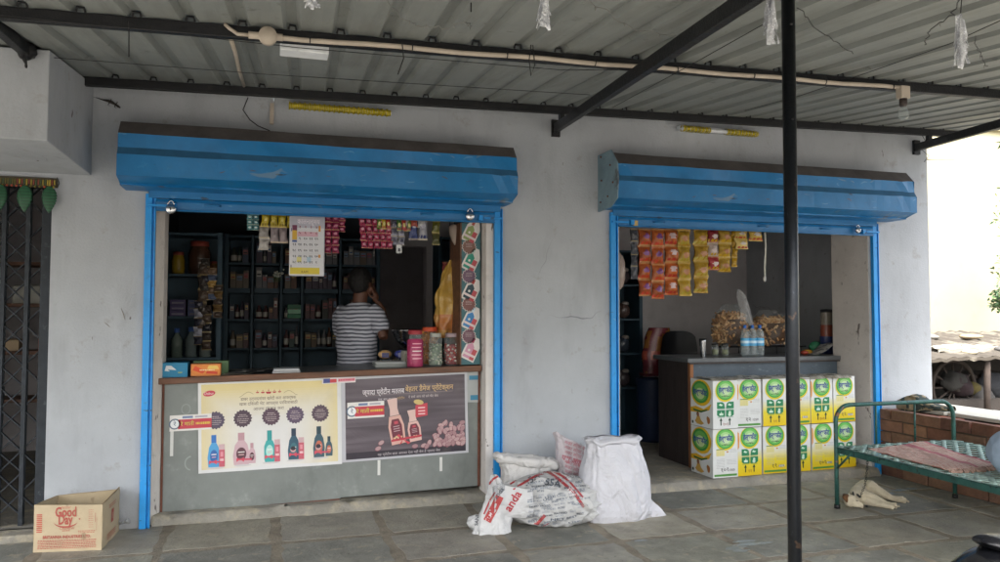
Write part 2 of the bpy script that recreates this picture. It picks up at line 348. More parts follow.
# ------------------------------------------------------------ things
def tag(o, label, cat, group=None, kind=None):
    o['label'] = label; o['category'] = cat
    if group: o['group'] = group
    if kind: o['kind'] = kind
    return o
def empty(name, loc, label, cat, group=None):
    o = bpy.data.objects.new(name, None); COL.objects.link(o); o.location = loc; o.empty_display_size = .05
    return tag(o, label, cat, group)
def struct(o): o['kind'] = 'structure'; return o
def dup(root, loc, rz=0., label=None, group=None, parent=None):
    r = root.copy(); COL.objects.link(r); r.parent = parent
    if parent is None: r.location = loc; r.rotation_euler = (0, 0, rz)
    if label: r['label'] = label
    if group: r['group'] = group
    for ch in list(root.children): dup(ch, None, parent=r)
    return r

class Flat:
    """a printed face: local (u,v) on a plane, stacked in thin layers; warp(u,v) lifts it"""
    def __init__(s, mb, o, ux, uy, warp=None, mi=0, step=.0009):
        s.mb = mb; s.o = Vector(o); s.ux = Vector(ux); s.uy = Vector(uy); s.n = s.ux.cross(s.uy).normalized()
        s.w = warp or (lambda u, v: 0); s.mi = mi; s.step = step
    def P(s, u, v, l=0): return s.o+s.ux*u+s.uy*v+s.n*(s.w(u, v)+l*s.step)
    def poly(s, pts, col, l=1): s.mb.add([s.P(u, v, l) for u, v in pts], [tuple(range(len(pts)))], col, s.mi)
    def rect(s, u0, v0, u1, v1, col, l=1): s.poly([(u0, v0), (u1, v0), (u1, v1), (u0, v1)], col, l)
    def sheet(s, u0, v0, u1, v1, nu, nv, col=None, colfn=None, l=0):
        s.mb.grid(lambda a, b: s.P(u0+(u1-u0)*a, v0+(v1-v0)*b, l), nu, nv, col or (.8, .8, .8), s.mi, True, colfn)
    def disc(s, u, v, ru, col, l=1, rv=None, n=20, rot=0):
        rv = rv or ru; c, q = math.cos(rot), math.sin(rot)
        s.poly([(u+ru*math.cos(t)*c-rv*math.sin(t)*q, v+ru*math.cos(t)*q+rv*math.sin(t)*c) for t in [2*math.pi*k/n for k in range(n)]], col, l)
    def star(s, u, v, r, col, l=1, n=16, depth=.86):
        pts = []
        for k in range(2*n):
            rr = r if k % 2 == 0 else r*depth
            pts.append((u+rr*math.cos(math.pi*k/n), v+rr*math.sin(math.pi*k/n)))
        s.poly(pts, col, l)
    def text(s, t, u, v, h, col, l=2, width=None, rot=0, bold=0., shear=0):
        vs, fs = text_mesh(t, bold)
        if not vs: return
        xs = [p[0] for p in vs]; w = max(xs)-min(xs); k = h
        kx = (width/w) if width else k
        c, q = math.cos(rot), math.sin(rot); cx = (max(xs)+min(xs))/2
        out = []
        for p in vs:
            x, y = (p[0]-cx)*kx+shear*p[1]*k, p[1]*k
            out.append(s.P(u+x*c-y*q, v+x*q+y*c, l))
        s.mb.add(out, fs, col, s.mi)
    def bars(s, u0, u1, v, n, h, gap, col, l=2, seed=0):
        """lines of small print too fine to read"""
        rr = random.Random(seed)
        for i in range(n):
            u = u0+rr.random()*.004
            vv = v-i*gap
            while u < u1-.002:
                w = rr.uniform(.004, .014); s.rect(u, vv, min(u+w, u1), vv+h, col, l); u += w+.003
def bottle(fl, u, v, h, w, body, cap, label, l=2, kind=0):
    """a drawn shampoo bottle standing at (u,v)"""
    if kind == 0: out = [(-.5, 0), (.5, 0), (.56, .3), (.42, .62), (.2, .76), (-.2, .76), (-.42, .62), (-.56, .3)]
    elif kind == 1: out = [(-.42, 0), (.42, 0), (.5, .1), (.5, .5), (.3, .68), (-.3, .68), (-.5, .5), (-.5, .1)]
    else: out = [(-.4, 0), (.45, 0), (.55, .25), (.35, .6), (.42, .75), (-.35, .75), (-.5, .45), (-.52, .15)]
    fl.poly([(u+a*w, v+b*h) for a, b in out], body, l)
    fl.rect(u-.22*w, v+.76*h if kind != 1 else v+.68*h, u+.22*w, v+h, cap, l+.5)
    fl.disc(u, v+.34*h, .34*w, label, l+1, rv=.2*h)
    fl.rect(u-.22*w, v+.38*h, u+.22*w, v+.41*h, 'e8e4e0', l+2); fl.rect(u-.18*w, v+.3*h, u+.18*w, v+.325*h, 'd8b0b0', l+2)

# ------------------------------------------------------------ camera, light
cam = bpy.data.cameras.new('Camera'); co = bpy.data.objects.new('Camera', cam); COL.objects.link(co)
cam.sensor_width = 36; cam.lens = F0*36/1000; cam.clip_end = 1000; cam.clip_start = .05
mw = Matrix.Identity(4)
for i in range(3):
    mw[i][0] = RT[i]; mw[i][1] = UP[i]; mw[i][2] = -FW[i]; mw[i][3] = CAM[i]
co.matrix_world = mw; S.camera = co
w = bpy.data.worlds.new('World'); S.world = w; w.use_nodes = True
N = w.node_tree.nodes; L = w.node_tree.links
bg = N['Background']
sky = N.new('ShaderNodeTexSky'); sky.sky_type = 'NISHITA'; sky.sun_disc = False
SUN_EL, SUN_AZ = 58, 192     # azimuth of the sun, clockwise from +y
sky.sun_elevation = R_(SUN_EL); sky.sun_rotation = R_(SUN_AZ); sky.air_density = 1.2; sky.dust_density = 6; sky.ozone_density = .6
hs = N.new('ShaderNodeHueSaturation'); hs.inputs['Saturation'].default_value = .5
L.new(sky.outputs[0], hs.inputs['Color']); L.new(hs.outputs[0], bg.inputs[0]); bg.inputs[1].default_value = .15
sl = bpy.data.lights.new('Sun', 'SUN'); so = bpy.data.objects.new('Sun', sl); COL.objects.link(so)
sl.energy = .5; sl.angle = R_(40); sl.color = (1, .98, .96)
sd = Vector((math.sin(R_(SUN_AZ))*math.cos(R_(SUN_EL)), math.cos(R_(SUN_AZ))*math.cos(R_(SUN_EL)), math.sin(R_(SUN_EL))))
so.rotation_euler = sd.to_track_quat('Z', 'Y').to_euler(); so.location = (5, -12, 12)
S.view_settings.view_transform = 'Standard'; S.view_settings.look = 'None'; S.view_settings.gamma = 1
S.view_settings.exposure = 2.65
S.render.engine = 'CYCLES'
S.cycles.max_bounces = 10; S.cycles.diffuse_bounces = 6; S.cycles.transparent_max_bounces = 16
# ============================================================ GROUND
g = MB()
def gz(x, y): return -.012 - (.12 if (x > 7.5 or y < -6 or x < -6) else 0)
g.add([(-300, -300, -.14), (300, -300, -.14), (300, 400, -.14), (-300, 400, -.14)], [(0, 1, 2, 3)])
struct(g.build('ground', 'earth', base=(0, 0, -.14)))
g = MB(); g.box(-7, 7.4, -6.6, .05, -.135, -.0014); struct(g.build('verandah_base', 'mortar'))
# stone slabs, each cut a little unevenly
rr = random.Random(3)
g = MB()
tones = ['85837a', '8e8a80', '7a7a72', '949084', '868579', '777770', '8f8a7c']
def slab(x0, x1, y0, y1, i):
    j = lambda: rr.uniform(-.012, .012)
    a = [(x0+j(), y0+j()), (x1+j(), y0+j()), (x1+j(), y1+j()), (x0+j(), y1+j())]
    pts = []
    for k in range(4):
        p, q = Vector(a[k]), Vector(a[(k+1) % 4])
        for t in (0.03, .2, .35, .5, .65, .8, .97):
            e = p.lerp(q, t); nrm = Vector((q.y-p.y, p.x-q.x)).normalized()
            pts.append(e+nrm*rr.uniform(-.02, .006))
    zt = rr.uniform(.0, .0003); n = len(pts); c = Vector(((x0+x1)/2, (y0+y1)/2))
    top = [(p.x, p.y, zt) for p in [c.lerp(q, .988) for q in pts]]; lo = [(p.x, p.y, -.02) for p in pts]
    col = lin(rr.choice(tones)); f = rr.uniform(.92, 1.2); col = tuple(q*f for q in col)
    g.add(top+lo, [tuple(range(n))]+[(k, n+k, n+(k+1) % n, (k+1) % n) for k in range(n)], col)
ys = [.035, -.645, -1.25, -1.85, -2.45, -3.05, -3.7, -4.3, -4.95, -5.6, -6.3]
for r in range(len(ys)-1):
    x = -6.5+(-.65+6.5) % .72-.72+rr.uniform(-.02, .02)
    x = -.645-.72*8
    sh = 0 if r % 5 != 3 else .2
    k = 0
    while x < 7.3:
        wd = .72+(.02 if x > 2.5 else 0)
        slab(x+sh+.022, x+wd+sh-.022, ys[r+1]+.022, ys[r]-.022, k); x += wd; k += 1
q_ = random.Random(21)
for (px, py, rx, ry, cc, n_) in ((752, 543, .16, .03, 'a9b4b8', 5), (735, 549, .1, .04, 'a2a9a8', 4), (880, 495, .14, .07, '7e90a0', 3), (905, 489, .1, .05, '7f93a6', 2), (748, 489, .12, .02, '7894ac', 3), (648, 541, .09, .02, 'a5adb0', 3)):
    for k in range(n_):
        c = at(px+q_.uniform(-9, 9), py+q_.uniform(-2, 2), z=0)
        pts = [(c.x+rx*q_.uniform(.4, .75)*math.cos(t), c.y+ry*q_.uniform(.35, .9)*math.sin(t), .0018+.0004*k) for t in [2*math.pi*i/14 for i in range(14)]]
        g.add(pts, [tuple(range(14))], mixc(lin('7a7e78'), lin(cc), .55))
o = struct(g.build('stone_paving', 'slab')); 
# door steps
g = MB()
def rough_step(x0, x1, y0, y1, z1, seed):
    q = random.Random(seed)
    def fn(a, b):
        x = x0+(x1-x0)*a
        e = .022*noise.noise(Vector((x*4, seed, 0)))+.01*noise.noise(Vector((x*17, seed, 2)))
        # b: 0 bottom front -> .4 top front -> 1 top back
        if b < .34: return (x, y0+e-.02*(1-b/.34), -.01+(z1*.8+.01)*b/.34)
        if b < .5: return (x, y0+e+.02, z1*(.97+.2*noise.noise(Vector((x*9, seed, 5)))))
        return (x, y0+.03+(y1-y0-.03)*(b-.5)/.5, z1)
    g.grid(fn, 120, 8)
rough_step(-.76, 1.72, .03, .5, .065, 1)
struct(g.build('counter_doorstep', 'cement'))
g = MB(); rough_step(2.86, 5.46, -.09, .6, .068, 4); struct(g.build('shop_doorstep', 'cement'))

# ============================================================ BUILDING
bld = empty('shop_building', (2.2, 1.6, 0), 'whitewashed grey single storey building with two open shop fronts', 'building')
ztop = lambda x: 3.085+.0224*x
TH = .35
f = MB()
def wbox(x0, x1, z0, z1=None, y0=0., y1=TH):
    if z1 is None:
        vs = [(x, y, z) for x in (x0, x1) for y in (y0, y1) for z in (z0, ztop(x))]
        f.add(vs, [(0, 1, 3, 2), (4, 6, 7, 5), (0, 4, 5, 1), (2, 3, 7, 6), (0, 2, 6, 4), (1, 5, 7, 3)])
    else: f.box(x0, x1, y0, y1, z0, z1)
G0, G1, A0, A1, B0, B1, XR = -2.7, -1.43, -.785, 1.745, 2.86, 5.46, 6.19
wbox(-4.5, G0, 0); wbox(G0, G1, 2.43); wbox(G1, A0, 0); wbox(A0, A1, 2.42); wbox(A1, B0, 0); wbox(B0, B1, 2.42); wbox(B1, XR, 0)
f.build('facade_wall', 'wallp', bld)
f = MB(); q_ = random.Random(12)
xq = -4.3
while xq < XR-.02:
    w_ = q_.uniform(.05, .13); gap = q_.uniform(.010, .027) if xq > 1.0 else (q_.uniform(.006, .02) if xq > .1 else .004)
    if q_.random() < .25: gap = .004
    f.box(xq+.001, min(XR, xq+w_), .004, .1, ztop(xq)-.01, 3.1365+.0224*xq-gap+.004); xq += w_
f.build('mortar_fill', 'wallp', bld)
f = MB(); f.box(XR-.22, XR, TH, 5.5, 0, 3.05); f.build('side_wall', 'wallp', bld)
f = MB(); f.box(B1+.001, XR-.225, TH+.001, .49, 0, 2.95); f.build('pier', 'jamb', bld)
f = MB(); vs = [(x, y, z) for z in (.0, 2.42) for x, y in ((A0-.002, .003), (-.726, .14), (-.726, TH), (A0-.002, TH))]
f.add(vs, [(3, 2, 1, 0), (4, 5, 6, 7), (0, 1, 5, 4), (1, 2, 6, 5), (2, 3, 7, 6), (3, 0, 4, 7)]); f.build('jamb_lining', 'jamb', bld)
f = MB(); f.box(B1-.003, B1+.002, .004, .492, .0, 2.42); f.build('jamb_lining', 'jamb', bld)
f = MB(); f.box(1.682, A1-.002, .004, .2, .065, 2.42); f.build('jamb_lining', 'jamb', bld)
# concrete beam block upper left
f = MB(); f.add([(x, y, z) for x in (-4.4, -1.19) for y, z in ((-1.12, 2.46), (-.003, 2.46), (-.003, 3.137+.0224*(x-1.3)+.114*.247-.008), (-1.12, 3.137+.0224*(x-1.3)-.114*.87-.008))], [(3, 2, 1, 0), (4, 5, 6, 7), (0, 1, 5, 4), (1, 2, 6, 5), (2, 3, 7, 6), (3, 0, 4, 7)]); f.build('concrete_beam', 'wallp', bld, bevel=.006)
# rooms
f = MB()
f.box(-4.5, 1.2, 3.3, 3.5, 0, 2.95); f.box(1.86, XR, 3.3, 3.5, 0, 2.95); f.box(1.2, 1.86, 3.3, 3.5, 2.32, 2.95); f.box(.4, 2.6, 5.2, 5.3, 0, 2.95); f.box(.4, .5, 3.5, 5.2, 0, 2.95); f.box(2.5, 2.6, 3.5, 5.2, 0, 2.95); f.box(.5, 2.5, 3.5, 5.2, 2.8, 2.95); f.box(2.22, 2.36, TH, 3.3, 0, 2.95); f.box(-1.12, -.98, TH, 3.3, 0, 2.95); f.box(-4.5, -4.3, TH, 3.3, 0, 2.95)
f.build('room_wall', 'room', bld); f = MB(); f.box(-.979, -.965, .37, 3.29, .21, 2.94); f.box(-.964, 1.19, 3.285, 3.299, .21, 2.94); f.box(2.2, 2.218, .36, 3.29, .21, 2.94); f.build('wall_shade_skin', 'room_dark', bld)  # thin dark skin added over these walls to paint in the shop's dimness
f = MB(); f.box(-4.5, 2.29, TH+.001, 3.5, 2.951, 3.02); f.build('roof_slab', 'room_dark', bld); f = MB(); f.box(2.291, XR-.22, TH+.001, 3.5, 2.951, 3.02); f.build('roof_slab', 'room', bld)  # left ceiling in the shaded plaster, right one pale to brighten its room
f = MB(); f.box(2.361, XR-.222, 2.66, 2.76, .07, 2.949); f.build('added_back_wall', 'room', bld)  # pale wall added forward of the rear one to brighten the room
f = MB(); f.box(-.98, 2.22, .5, 3.3, 0, .2); f.box(2.36, XR-.22, .6, 3.3, 0, .069); f.box(-4.3, -1.12, .0, 3.3, 0, .05); f.build('room_floor', 'cement', bld)

# ============================================================ ROLLING SHUTTERS
def shutter(x0, x1, hx0, hx1, label, dz=0., plate=False):
    t = empty('rolling_shutter', ((x0+x1)/2, 0, 0), label, 'shutter')
    prof = [(-.004, 2.80), (-.05, 2.805), (-.255, 2.80), (-.345, 2.70), (-.342, 2.605), (-.372, 2.555), (-.368, 2.415), (-.245, 2.378), (-.245, 2.366), (-.004, 2.366)]
    prof = [(y, z+dz) for y, z in prof]
    hood = MB(); n = len(prof); seg = 40
    mi = [1, 1, 1, 0, 2, 0, 0, 0, 0, 0]
    def dent(x, y, z, i):
        d = .012*noise.noise(Vector((x*2.3, i*1.1, x0)))+.004*noise.noise(Vector((x*9, i*1.7, x0)))
        e = (x-hx0)/(hx1-hx0)
        if i in (3, 4, 5) : d += .03*max(0, e-.8)/.2*noise.noise(Vector((x*11, i*5, 7)))
        inset = 0
        return y+d, z+d*.6
    for i in range(n):
        for s in range(seg):
            xa, xb = hx0+(hx1-hx0)*s/seg, hx0+(hx1-hx0)*(s+1)/seg
            p, q = prof[i], prof[(i+1) % n]
            fix = lambda x, pt, k: (x, *(dent(x, pt[0], pt[1], k % n) if pt[0] < -.01 else pt))
            hood.add([fix(xa, p, i), fix(xb, p, i), fix(xb, q, i+1), fix(xa, q, i+1)], [(0, 1, 2, 3)], (.5, .5, .5), mi[i])
    bm = hood
    hood.add([(hx1, *p) for p in prof], [tuple(range(n))], (.5, .5, .5), 0)
    hood.add([(hx0, *p) for p in prof], [tuple(reversed(range(n)))], (.5, .5, .5), 0)
    hood.build('hood', ['blue', 'dust_top', 'blue_dusty'], t)
    if plate:
        pl = MB(); pp = [(-.004, 2.825), (-.26, 2.825), (-.375, 2.70), (-.39, 2.56), (-.37, 2.41), (-.25, 2.355), (-.004, 2.345)]
        pp = [(y, z+dz) for y, z in pp]
        pl.prism(pp, hx0-.012, hx0-.002); pl.build('end_plate', 'plate', t)
        for y, z in ((-.07, 2.8), (-.08, 2.6), (-.06, 2.42), (-.25, 2.7), (-.3, 2.55), (-.2, 2.45)): bo = MB(); bo.ball((hx0-.013, y, z+dz), .009, 8); bo.build('bolt', 'rust', t)
    # slat just under the hood
    s = MB(); s.box(x0+.02, x1-.02, -.045, -.02, 2.316+dz, 2.372+dz); s.build('slat', 'blue', t, bevel=.006)
    # bottom rail
    s = MB()
    s.prism([(-.035, 2.312+dz), (-.043, 2.29+dz), (-.04, 2.24+dz), (-.055, 2.236+dz), (-.056, 2.226+dz), (-.018, 2.226+dz), (-.018, 2.312+dz)], x0+.07, x1-.07)
    s.build('bottom_rail', 'blue', t, bevel=.003)
    for xx, w_ in ((x0, .068), (x1-.068, .068)):
        s = MB(); s.box(xx, xx+.045, -.04, -.002, 0, 2.345+dz); s.box(xx+.045, xx+w_-.009, -.018, -.002, 0, 2.345+dz); s.box(xx+w_-.009, xx+w_, -.04, -.002, 0, 2.345+dz)
        s.build('guide_rail', 'blue_rail', t, bevel=.003)
    for hx in (x0+.45, x1-.62, (x0+x1)/2+.1):
        s = MB(); z = 2.275+dz
        s.tube([(hx-.05, -.045, z), (hx-.045, -.07, z), (hx+.045, -.07, z), (hx+.05, -.045, z)], .006, 6); s.build('handle', 'blue', t)
    for hx, sg in ((x0+.085, 1), (x1-.085, -1)):
        s = MB(); z = 2.262+dz
        s.box(hx-.075, hx+.075, -.062, -.046, z-.008, z+.008); s.box(hx+sg*.09, hx+sg*.12, -.07, -.045, z-.02, z+.02)
        s.build('bolt_bar', 'blue_rail', t)
    return t
shutter(-.835, 1.81, -.968, 1.828, 'long blue rolling shutter rolled up over the left counter with posters')
shutter(2.765, 5.55, 2.675, 5.675, 'blue rolling shutter with grey end plate and bent right corner', dz=.012, plate=True)

def padlock(px, py, label, s=1.):
    p = at(px, py, y=-.085)
    t = MB()
    t.lathe([(0, -.02), (.028, -.018), (.037, -.008), (.037, .008), (.028, .018), (0, .02)], n=20, T=Matrix.Translation(p)@Matrix.Rotation(R_(90), 4, 'X')@Matrix.Scale(s, 4))
    root = empty('padlock', p, label, 'padlock')
    t.build('lock_body', 'chrome', root)
    t = MB(); t.tube([p+Vector((math.cos(a)*.02*s, 0, .03*s+math.sin(a)*.028*s)) for a in [math.pi*k/8 for k in range(9)]], .006*s, 6); t.build('shackle', 'chrome', root)
    t = MB(); t.box(p.x-.004, p.x+.004, p.y-.022, p.y-.0195, p.z-.012, p.z+.006); t.build('keyhole', 'wire', root)
padlock(171, 209, 'round silver padlock on the left end of the left shutter rail')
padlock(470, 216, 'round silver padlock above the bottle stickers, near the right blue rail')
padlock(858, 230, 'silver padlock hanging at the right end of the shutter over stacked cartons', .8)

# ============================================================ COLLAPSIBLE GATE
gt = empty('collapsible_gate', (-2.0, .12, 0), 'dark grey iron collapsible gate pulled across the doorway left of the shops', 'gate')
s = MB(); s.box(G1-.075, G1-.004, .06, .16, 0, 2.43); s.build('post', 'gate', gt, bevel=.004)
bx_ = [G1-.165-.145*i for i in range(8)]
for x in bx_:
    s = MB(); s.box(x-.014, x+.014, .09, .105, .02, 2.4); s.box(x-.014, x+.014, .125, .14, .02, 2.4); s.build('bar', 'gate', gt, bevel=.002)
s = MB()
xs = [G1-.04]+bx_
for i in range(len(xs)-2):
    for k in range(8):
        z0 = .12+k*.29
        for a, b in (((xs[i], z0), (xs[i+2], z0+.29)), ((xs[i+2], z0), (xs[i], z0+.29))):
            yy = .112 if a[0] > b[0] else .119
            s.tube([(a[0], yy, a[1]), (b[0], yy, b[1])], .013, 4, flat=.3)
s.build('lattice', 'gate', gt)
s = MB(); s.box(G0, G1-.08, .08, .15, 2.37, 2.43); s.build('top_rail', 'gate', gt); s = MB(); s.box(G0, G1-.08, .08, .15, .0, .03); s.build('bottom_rail', 'gate', gt)
# things behind the gate
sh = empty('wall_shelf', (-1.9, 1.6, 0), 'dim plank shelf behind the iron gate', 'shelf')
s = MB()
for z in (.75, 1.15, 1.55, 1.9): s.box(-3.2, -1.15, 1.4, 1.75, z, z+.03)
s.build('plank', 'wood', sh)
s = MB(); s.box(-3.2, -3.15, 1.4, 1.75, .05, 1.93); s.box(-1.2, -1.15, 1.4, 1.75, .05, 1.93); s.build('upright', 'wood', sh)
for i, (x, z, c) in enumerate(((-2.1, 1.18, 'b8a080'), (-1.75, 1.18, '9c5c40'), (-1.95, 1.58, 'a8a8a0'), (-2.25, .78, '5a6a70'), (-1.7, .78, '8a7a60'))):
    s = MB(); s.box(x-.11, x+.1, 1.45, 1.65, z, z+.09+.03*(i % 3), c); s.box(x-.1, x+.09, 1.46, 1.64, z+.09+.03*(i % 3), z+.1+.03*(i % 3), mixc(C3(c), (0, 0, 0), .4))
    tag(s.build('bundle', 'plain', bevel=.01), ['tan folded bundle on the shelf behind the gate', 'brick red bundle on the shelf behind the gate', 'pale grey bundle on the upper shelf behind the gate', 'slate coloured bundle on the bottom shelf behind the gate', 'brown bundle on the bottom shelf behind the gate'][i], 'bundle', 'bundles behind the gate')

# garland above the gate
gr = empty('door_garland', (-1.75, -.04, 2.3), 'gold and dark band with hanging green leaf shapes above the iron gate', 'garland')
s = MB(); rr = random.Random(5)
s.box(-2.75, -1.395, -.022, -.004, 2.36, 2.425, '3a3420')
for k in range(96):
    x = -2.745+k*.014
    s.box(x, x+.008, -.03, -.022, 2.372+rr.uniform(-.006, .006), 2.41, rr.choice(['8a7a28', 'a08c2c', '5c5420', '7c3a28', '3a4a2a']))
    if k % 2: s.ball((x, -.03, 2.362), .008, 6, rr.choice(['a08c2c', 'b05038', '6a6228']))
s.build('band', 'plain', gr)
for k in range(8):
    x = at(9+19.5*0, 200, y=-.04).x+(.135*(2-k)) if False else -1.435-.148*k
    s = MB()
    def lf(a, b, x=x):
        wd = .046*math.sin(math.pi*min(1, b**.75))**.8
        th = 2*math.pi*a
        rib = 1+.07*math.sin(b*60)
        return (x+wd*math.cos(th)*rib, -.05+.018*math.sin(th)*rib*math.sin(math.pi*b), 2.365-.185*b)
    s.grid(lf, 16, 26, '2f6a40', closeu=True, colfn=lambda a, b: '23583a' if (int(b*26) % 3) else '193f28')
    s.build('leaf_ornament', 'plain', gr)
s = MB(); s.tube([(-1.395, -.03, 2.43), (-1.38, -.035, 2.39), (-1.392, -.03, 2.36)], .003, 5); s.build('end_wire', 'wire', gr)
# threshold stone by the gate
s = MB(); s.box(-2.3, -1.44, -.16, .04, -.005, .05); tag(s.build('threshold_stone', 'cement', bevel=.012), 'flat cement stone at the foot of the iron gate', 'stone')

# ============================================================ CANOPY
PL = lambda x, y: 3.137+.0224*(x-1.3)+.114*(y+.25)
cn = empty('canopy', (1.5, -1.7, 2.9), 'corrugated metal canopy on black iron beams with a dark post', 'canopy')
dirv = Vector((math.sin(R_(2.6)), math.cos(R_(2.6)), 0))
pitch = .2365; Y0, Y1 = -5.3, .09  # front end lies out of view, lengthened to darken the upper wall
s = MB()
prof = [(0, 0), (.152, 0), (.172, .028), (.217, .028), (.2365, 0)]
def P3(u, y, h):
    x = u+(y-Y1)*math.tan(R_(2.6)); return (x, y, PL(x, y)+.004+h)
k0 = int(-4.3/pitch)
nY = 8
for k in range(k0, int(6.75/pitch)):
    u0 = k*pitch
    for i in range(4):
        a, b = prof[i], prof[i+1]
        segs = 3 if i == 0 else 1
        for q in range(segs):
            ua, ub = a[0]+(b[0]-a[0])*q/segs, a[0]+(b[0]-a[0])*(q+1)/segs
            ha, hb = a[1]+(b[1]-a[1])*q/segs, a[1]+(b[1]-a[1])*(q+1)/segs
            bend = .0035 if i == 0 else 0
            ha2 = ha+(bend if q else 0); hb2 = hb+(bend if (i == 0 and q < segs-1) else 0)
            for j in range(nY):
                ya, yb = Y0+(Y1-Y0)*j/nY, Y0+(Y1-Y0)*(j+1)/nY
                wv = lambda y: .0015*math.sin(y*5)
                s.add([P3(u0+ua, ya, ha2+wv(ya)), P3(u0+ub, ya, hb2+wv(ya)), P3(u0+ub, yb, hb2+wv(yb)), P3(u0+ua, yb, ha2+wv(yb))], [(0, 1, 2, 3)])
s.build('roof_sheet', 'sheet', cn)
def beam(p, q, w_, h, name='beam', mat='black_iron'):
    b = MB(); p, q = Vector(p), Vector(q); t = (q-p).normalized(); a = t.cross(Vector((0, 0, 1))).normalized(); n = a.cross(t)
    vs = [e+a*sa*w_/2+n*sn*h/2 for e in (p, q) for sa, sn in ((-1, -1), (1, -1), (1, 1), (-1, 1))]
    b.add(vs, [(3, 2, 1, 0), (4, 5, 6, 7), (0, 1, 5, 4), (1, 2, 6, 5), (2, 3, 7, 6), (3, 0, 4, 7)])
    return b.build(name, mat, cn, bevel=.004)
hb = .06
beam((-1.27, -.25, PL(-1.27, -.25)-hb/2), (6.35, -.25, PL(6.35, -.25)-hb/2), .04, hb, 'purlin')
for y in (-1.99, -5.15):  # outer purlin is unseen, under the lengthened front
    beam((-4.2, y, PL(-4.2, y)-hb/2), (6.35, y, PL(6.35, y)-hb/2), .04, hb, 'purlin')
# rafters (below the purlins)
def rafter(p, q, yq=-5.25):
    p, q = Vector(p), Vector(q); e = p+(q-p)*((yq-p.y)/(q.y-p.y)); beam(e, p+Vector((0, -.005, 0)), .045, .07, 'rafter')
    b = MB(); m = p+(q-p)*((-.25-p.y)/(q.y-p.y)); b.box(m.x-.02, m.x+.02, -.27, -.23, m.z+.03, PL(m.x, -.25)-hb+.01); b.build('strut', 'black_iron', cn); b = MB(); b.box(p.x-.035, p.x+.035, -.03, -.003, p.z-.07, p.z+.07); b.build('bracket', 'black_iron', cn)
def onplane(px, py, d):
    y = -2.5
    for _ in range(30):
        p = at(px, py, y=y); y -= (PL(p.x, y)-d-p.z)*-1.2 if False else 0
        f0 = at(px, py, y=y).z-(PL(at(px, py, y=y).x, y)-d); f1 = at(px, py, y=y+.01).z-(PL(at(px, py, y=y+.01).x, y+.01)-d)
        y -= f0/((f1-f0)/.01)
    return at(px, py, y=y)
rafter(at(555, 129, y=0), onplane(748, -1, .095)); rafter(at(915, 148, y=0), onplane(1000, 124, .095))
pe = at(27, 52, y=-1.15)
beam((pe.x-.02, -3.75, pe.z-.14), (pe.x+.0, -1.16, pe.z), .05, .065, 'rafter')
b = MB(); vs, fs = remesh(MB().ball((pe.x, -1.16, pe.z), .05, 12).tube([(pe.x, -1.2, pe.z-.03), (pe.x+.01, -1.19, pe.z-.11)], .012), .012, 2, lambda v: .012*noise.noise(v*40)); b.add(vs, fs, smooth=True); b.build('weld_lump', 'black_iron', cn)
py_ = -3.42; px_ = at(791.5, 281, y=py_).x
s = MB(); s.tube([(px_-.005, py_, -.01), (px_+.004, py_, PL(px_, py_)+.002)], .0255, 20); s.build('post', 'pole', cn)
s = MB(); s.ball((px_-.004, py_-.026, at(790, 27, y=py_).z), .006, 8); s.build('bolt', 'wire', cn); s = MB(); s.ball((px_-.004, py_-.026, at(790, 121, y=py_).z), .004, 8); s.build('bolt', 'wire', cn)
# hooks under the sheet over each beam
rr = random.Random(9)
for y in (-.25, -1.99):
    for k in range(-5, 27):
        x = .2365*k+.195+(y-Y1)*math.tan(R_(2.6))
        if -1.2 < x < 6.3:
            z = PL(x, y)
            s = MB(); s.tube([(x-.02, y-.022, z-.0), (x-.014, y-.026, z+.02), (x+.014, y-.026, z+.02), (x+.02, y-.022, z)], .006, 5)
            s.build('roof_hook', 'black_iron', cn)

# ---- conduit with junction box and bulb
cd = empty('electric_conduit', (3, -2.03, 2.9), 'beige conduit pipe with round junction box running along the black beam', 'pipe')
yc = -2.05
def below(x, y, d): return (x, y, PL(x, y)-d)
s = MB(); xa = at(268, 28, y=yc).x; xb = at(905, 90, y=yc).x
s.tube([below(xa+(xb-xa)*i/24, yc, .05+.004*math.sin(i*1.3)) for i in range(25)], .013, 10); s.build('pipe', 'pvc', cd)
s = MB(); jx = xa; s.lathe([(0, -.025), (.042, -.025), (.045, 0), (.042, .02), (0, .022)], n=20, T=Matrix.Translation(below(jx, yc-.01, .05))@Matrix.Rotation(R_(90), 4, 'X')); s.tube([below(jx-.09, yc, .05), below(jx+.07, yc, .05)], .018, 10); s.tube([below(jx, yc, .09), below(jx, yc, .015)], .018, 10); s.build('junction_box', 'pvc', cd)
s = MB(); s.tube([below(jx-.09, yc, .05), below(jx-.14, yc, .05), below(jx-.18, yc+.02, .02), below(jx-.2, yc+.03, -.0)], .009, 8); s.build('cable', 'pvc', cd)
for k in range(8):
    x = xa+.2+(xb-xa-.3)*k/7; s = MB(); c = below(x, yc, .05)
    s.tube([Vector(c)+Vector((0, math.cos(a)*.016, math.sin(a)*.016)) for a in [2*math.pi*i/10 for i in range(11)]], .003, 5); s.build('clip', 'wire', cd)
s = MB(); x2 = at(233, 40, y=-1.9).x
cp = [onplane(229, 33, .012), onplane(235, 52, .012), onplane(239, 70, .012), onplane(244, 86, .012)]
s = MB(); s.tube([(p.x, p.y, PL(p.x, p.y)-.012) for p in cp], .011, 8)
tag(s.build('short_conduit', 'pvc'), 'short pale conduit running along the underside of the canopy sheet', 'pipe')
s = MB(); p = at(272, 103, y=-.03); q = at(273, 124, y=-.03); s.box(p.x-.014, p.x+.014, -.028, -.004, q.z, p.z+.0)
tag(s.build('wall_conduit', 'pvc'), 'short vertical pipe stub on the wall above the left shutter', 'pipe')
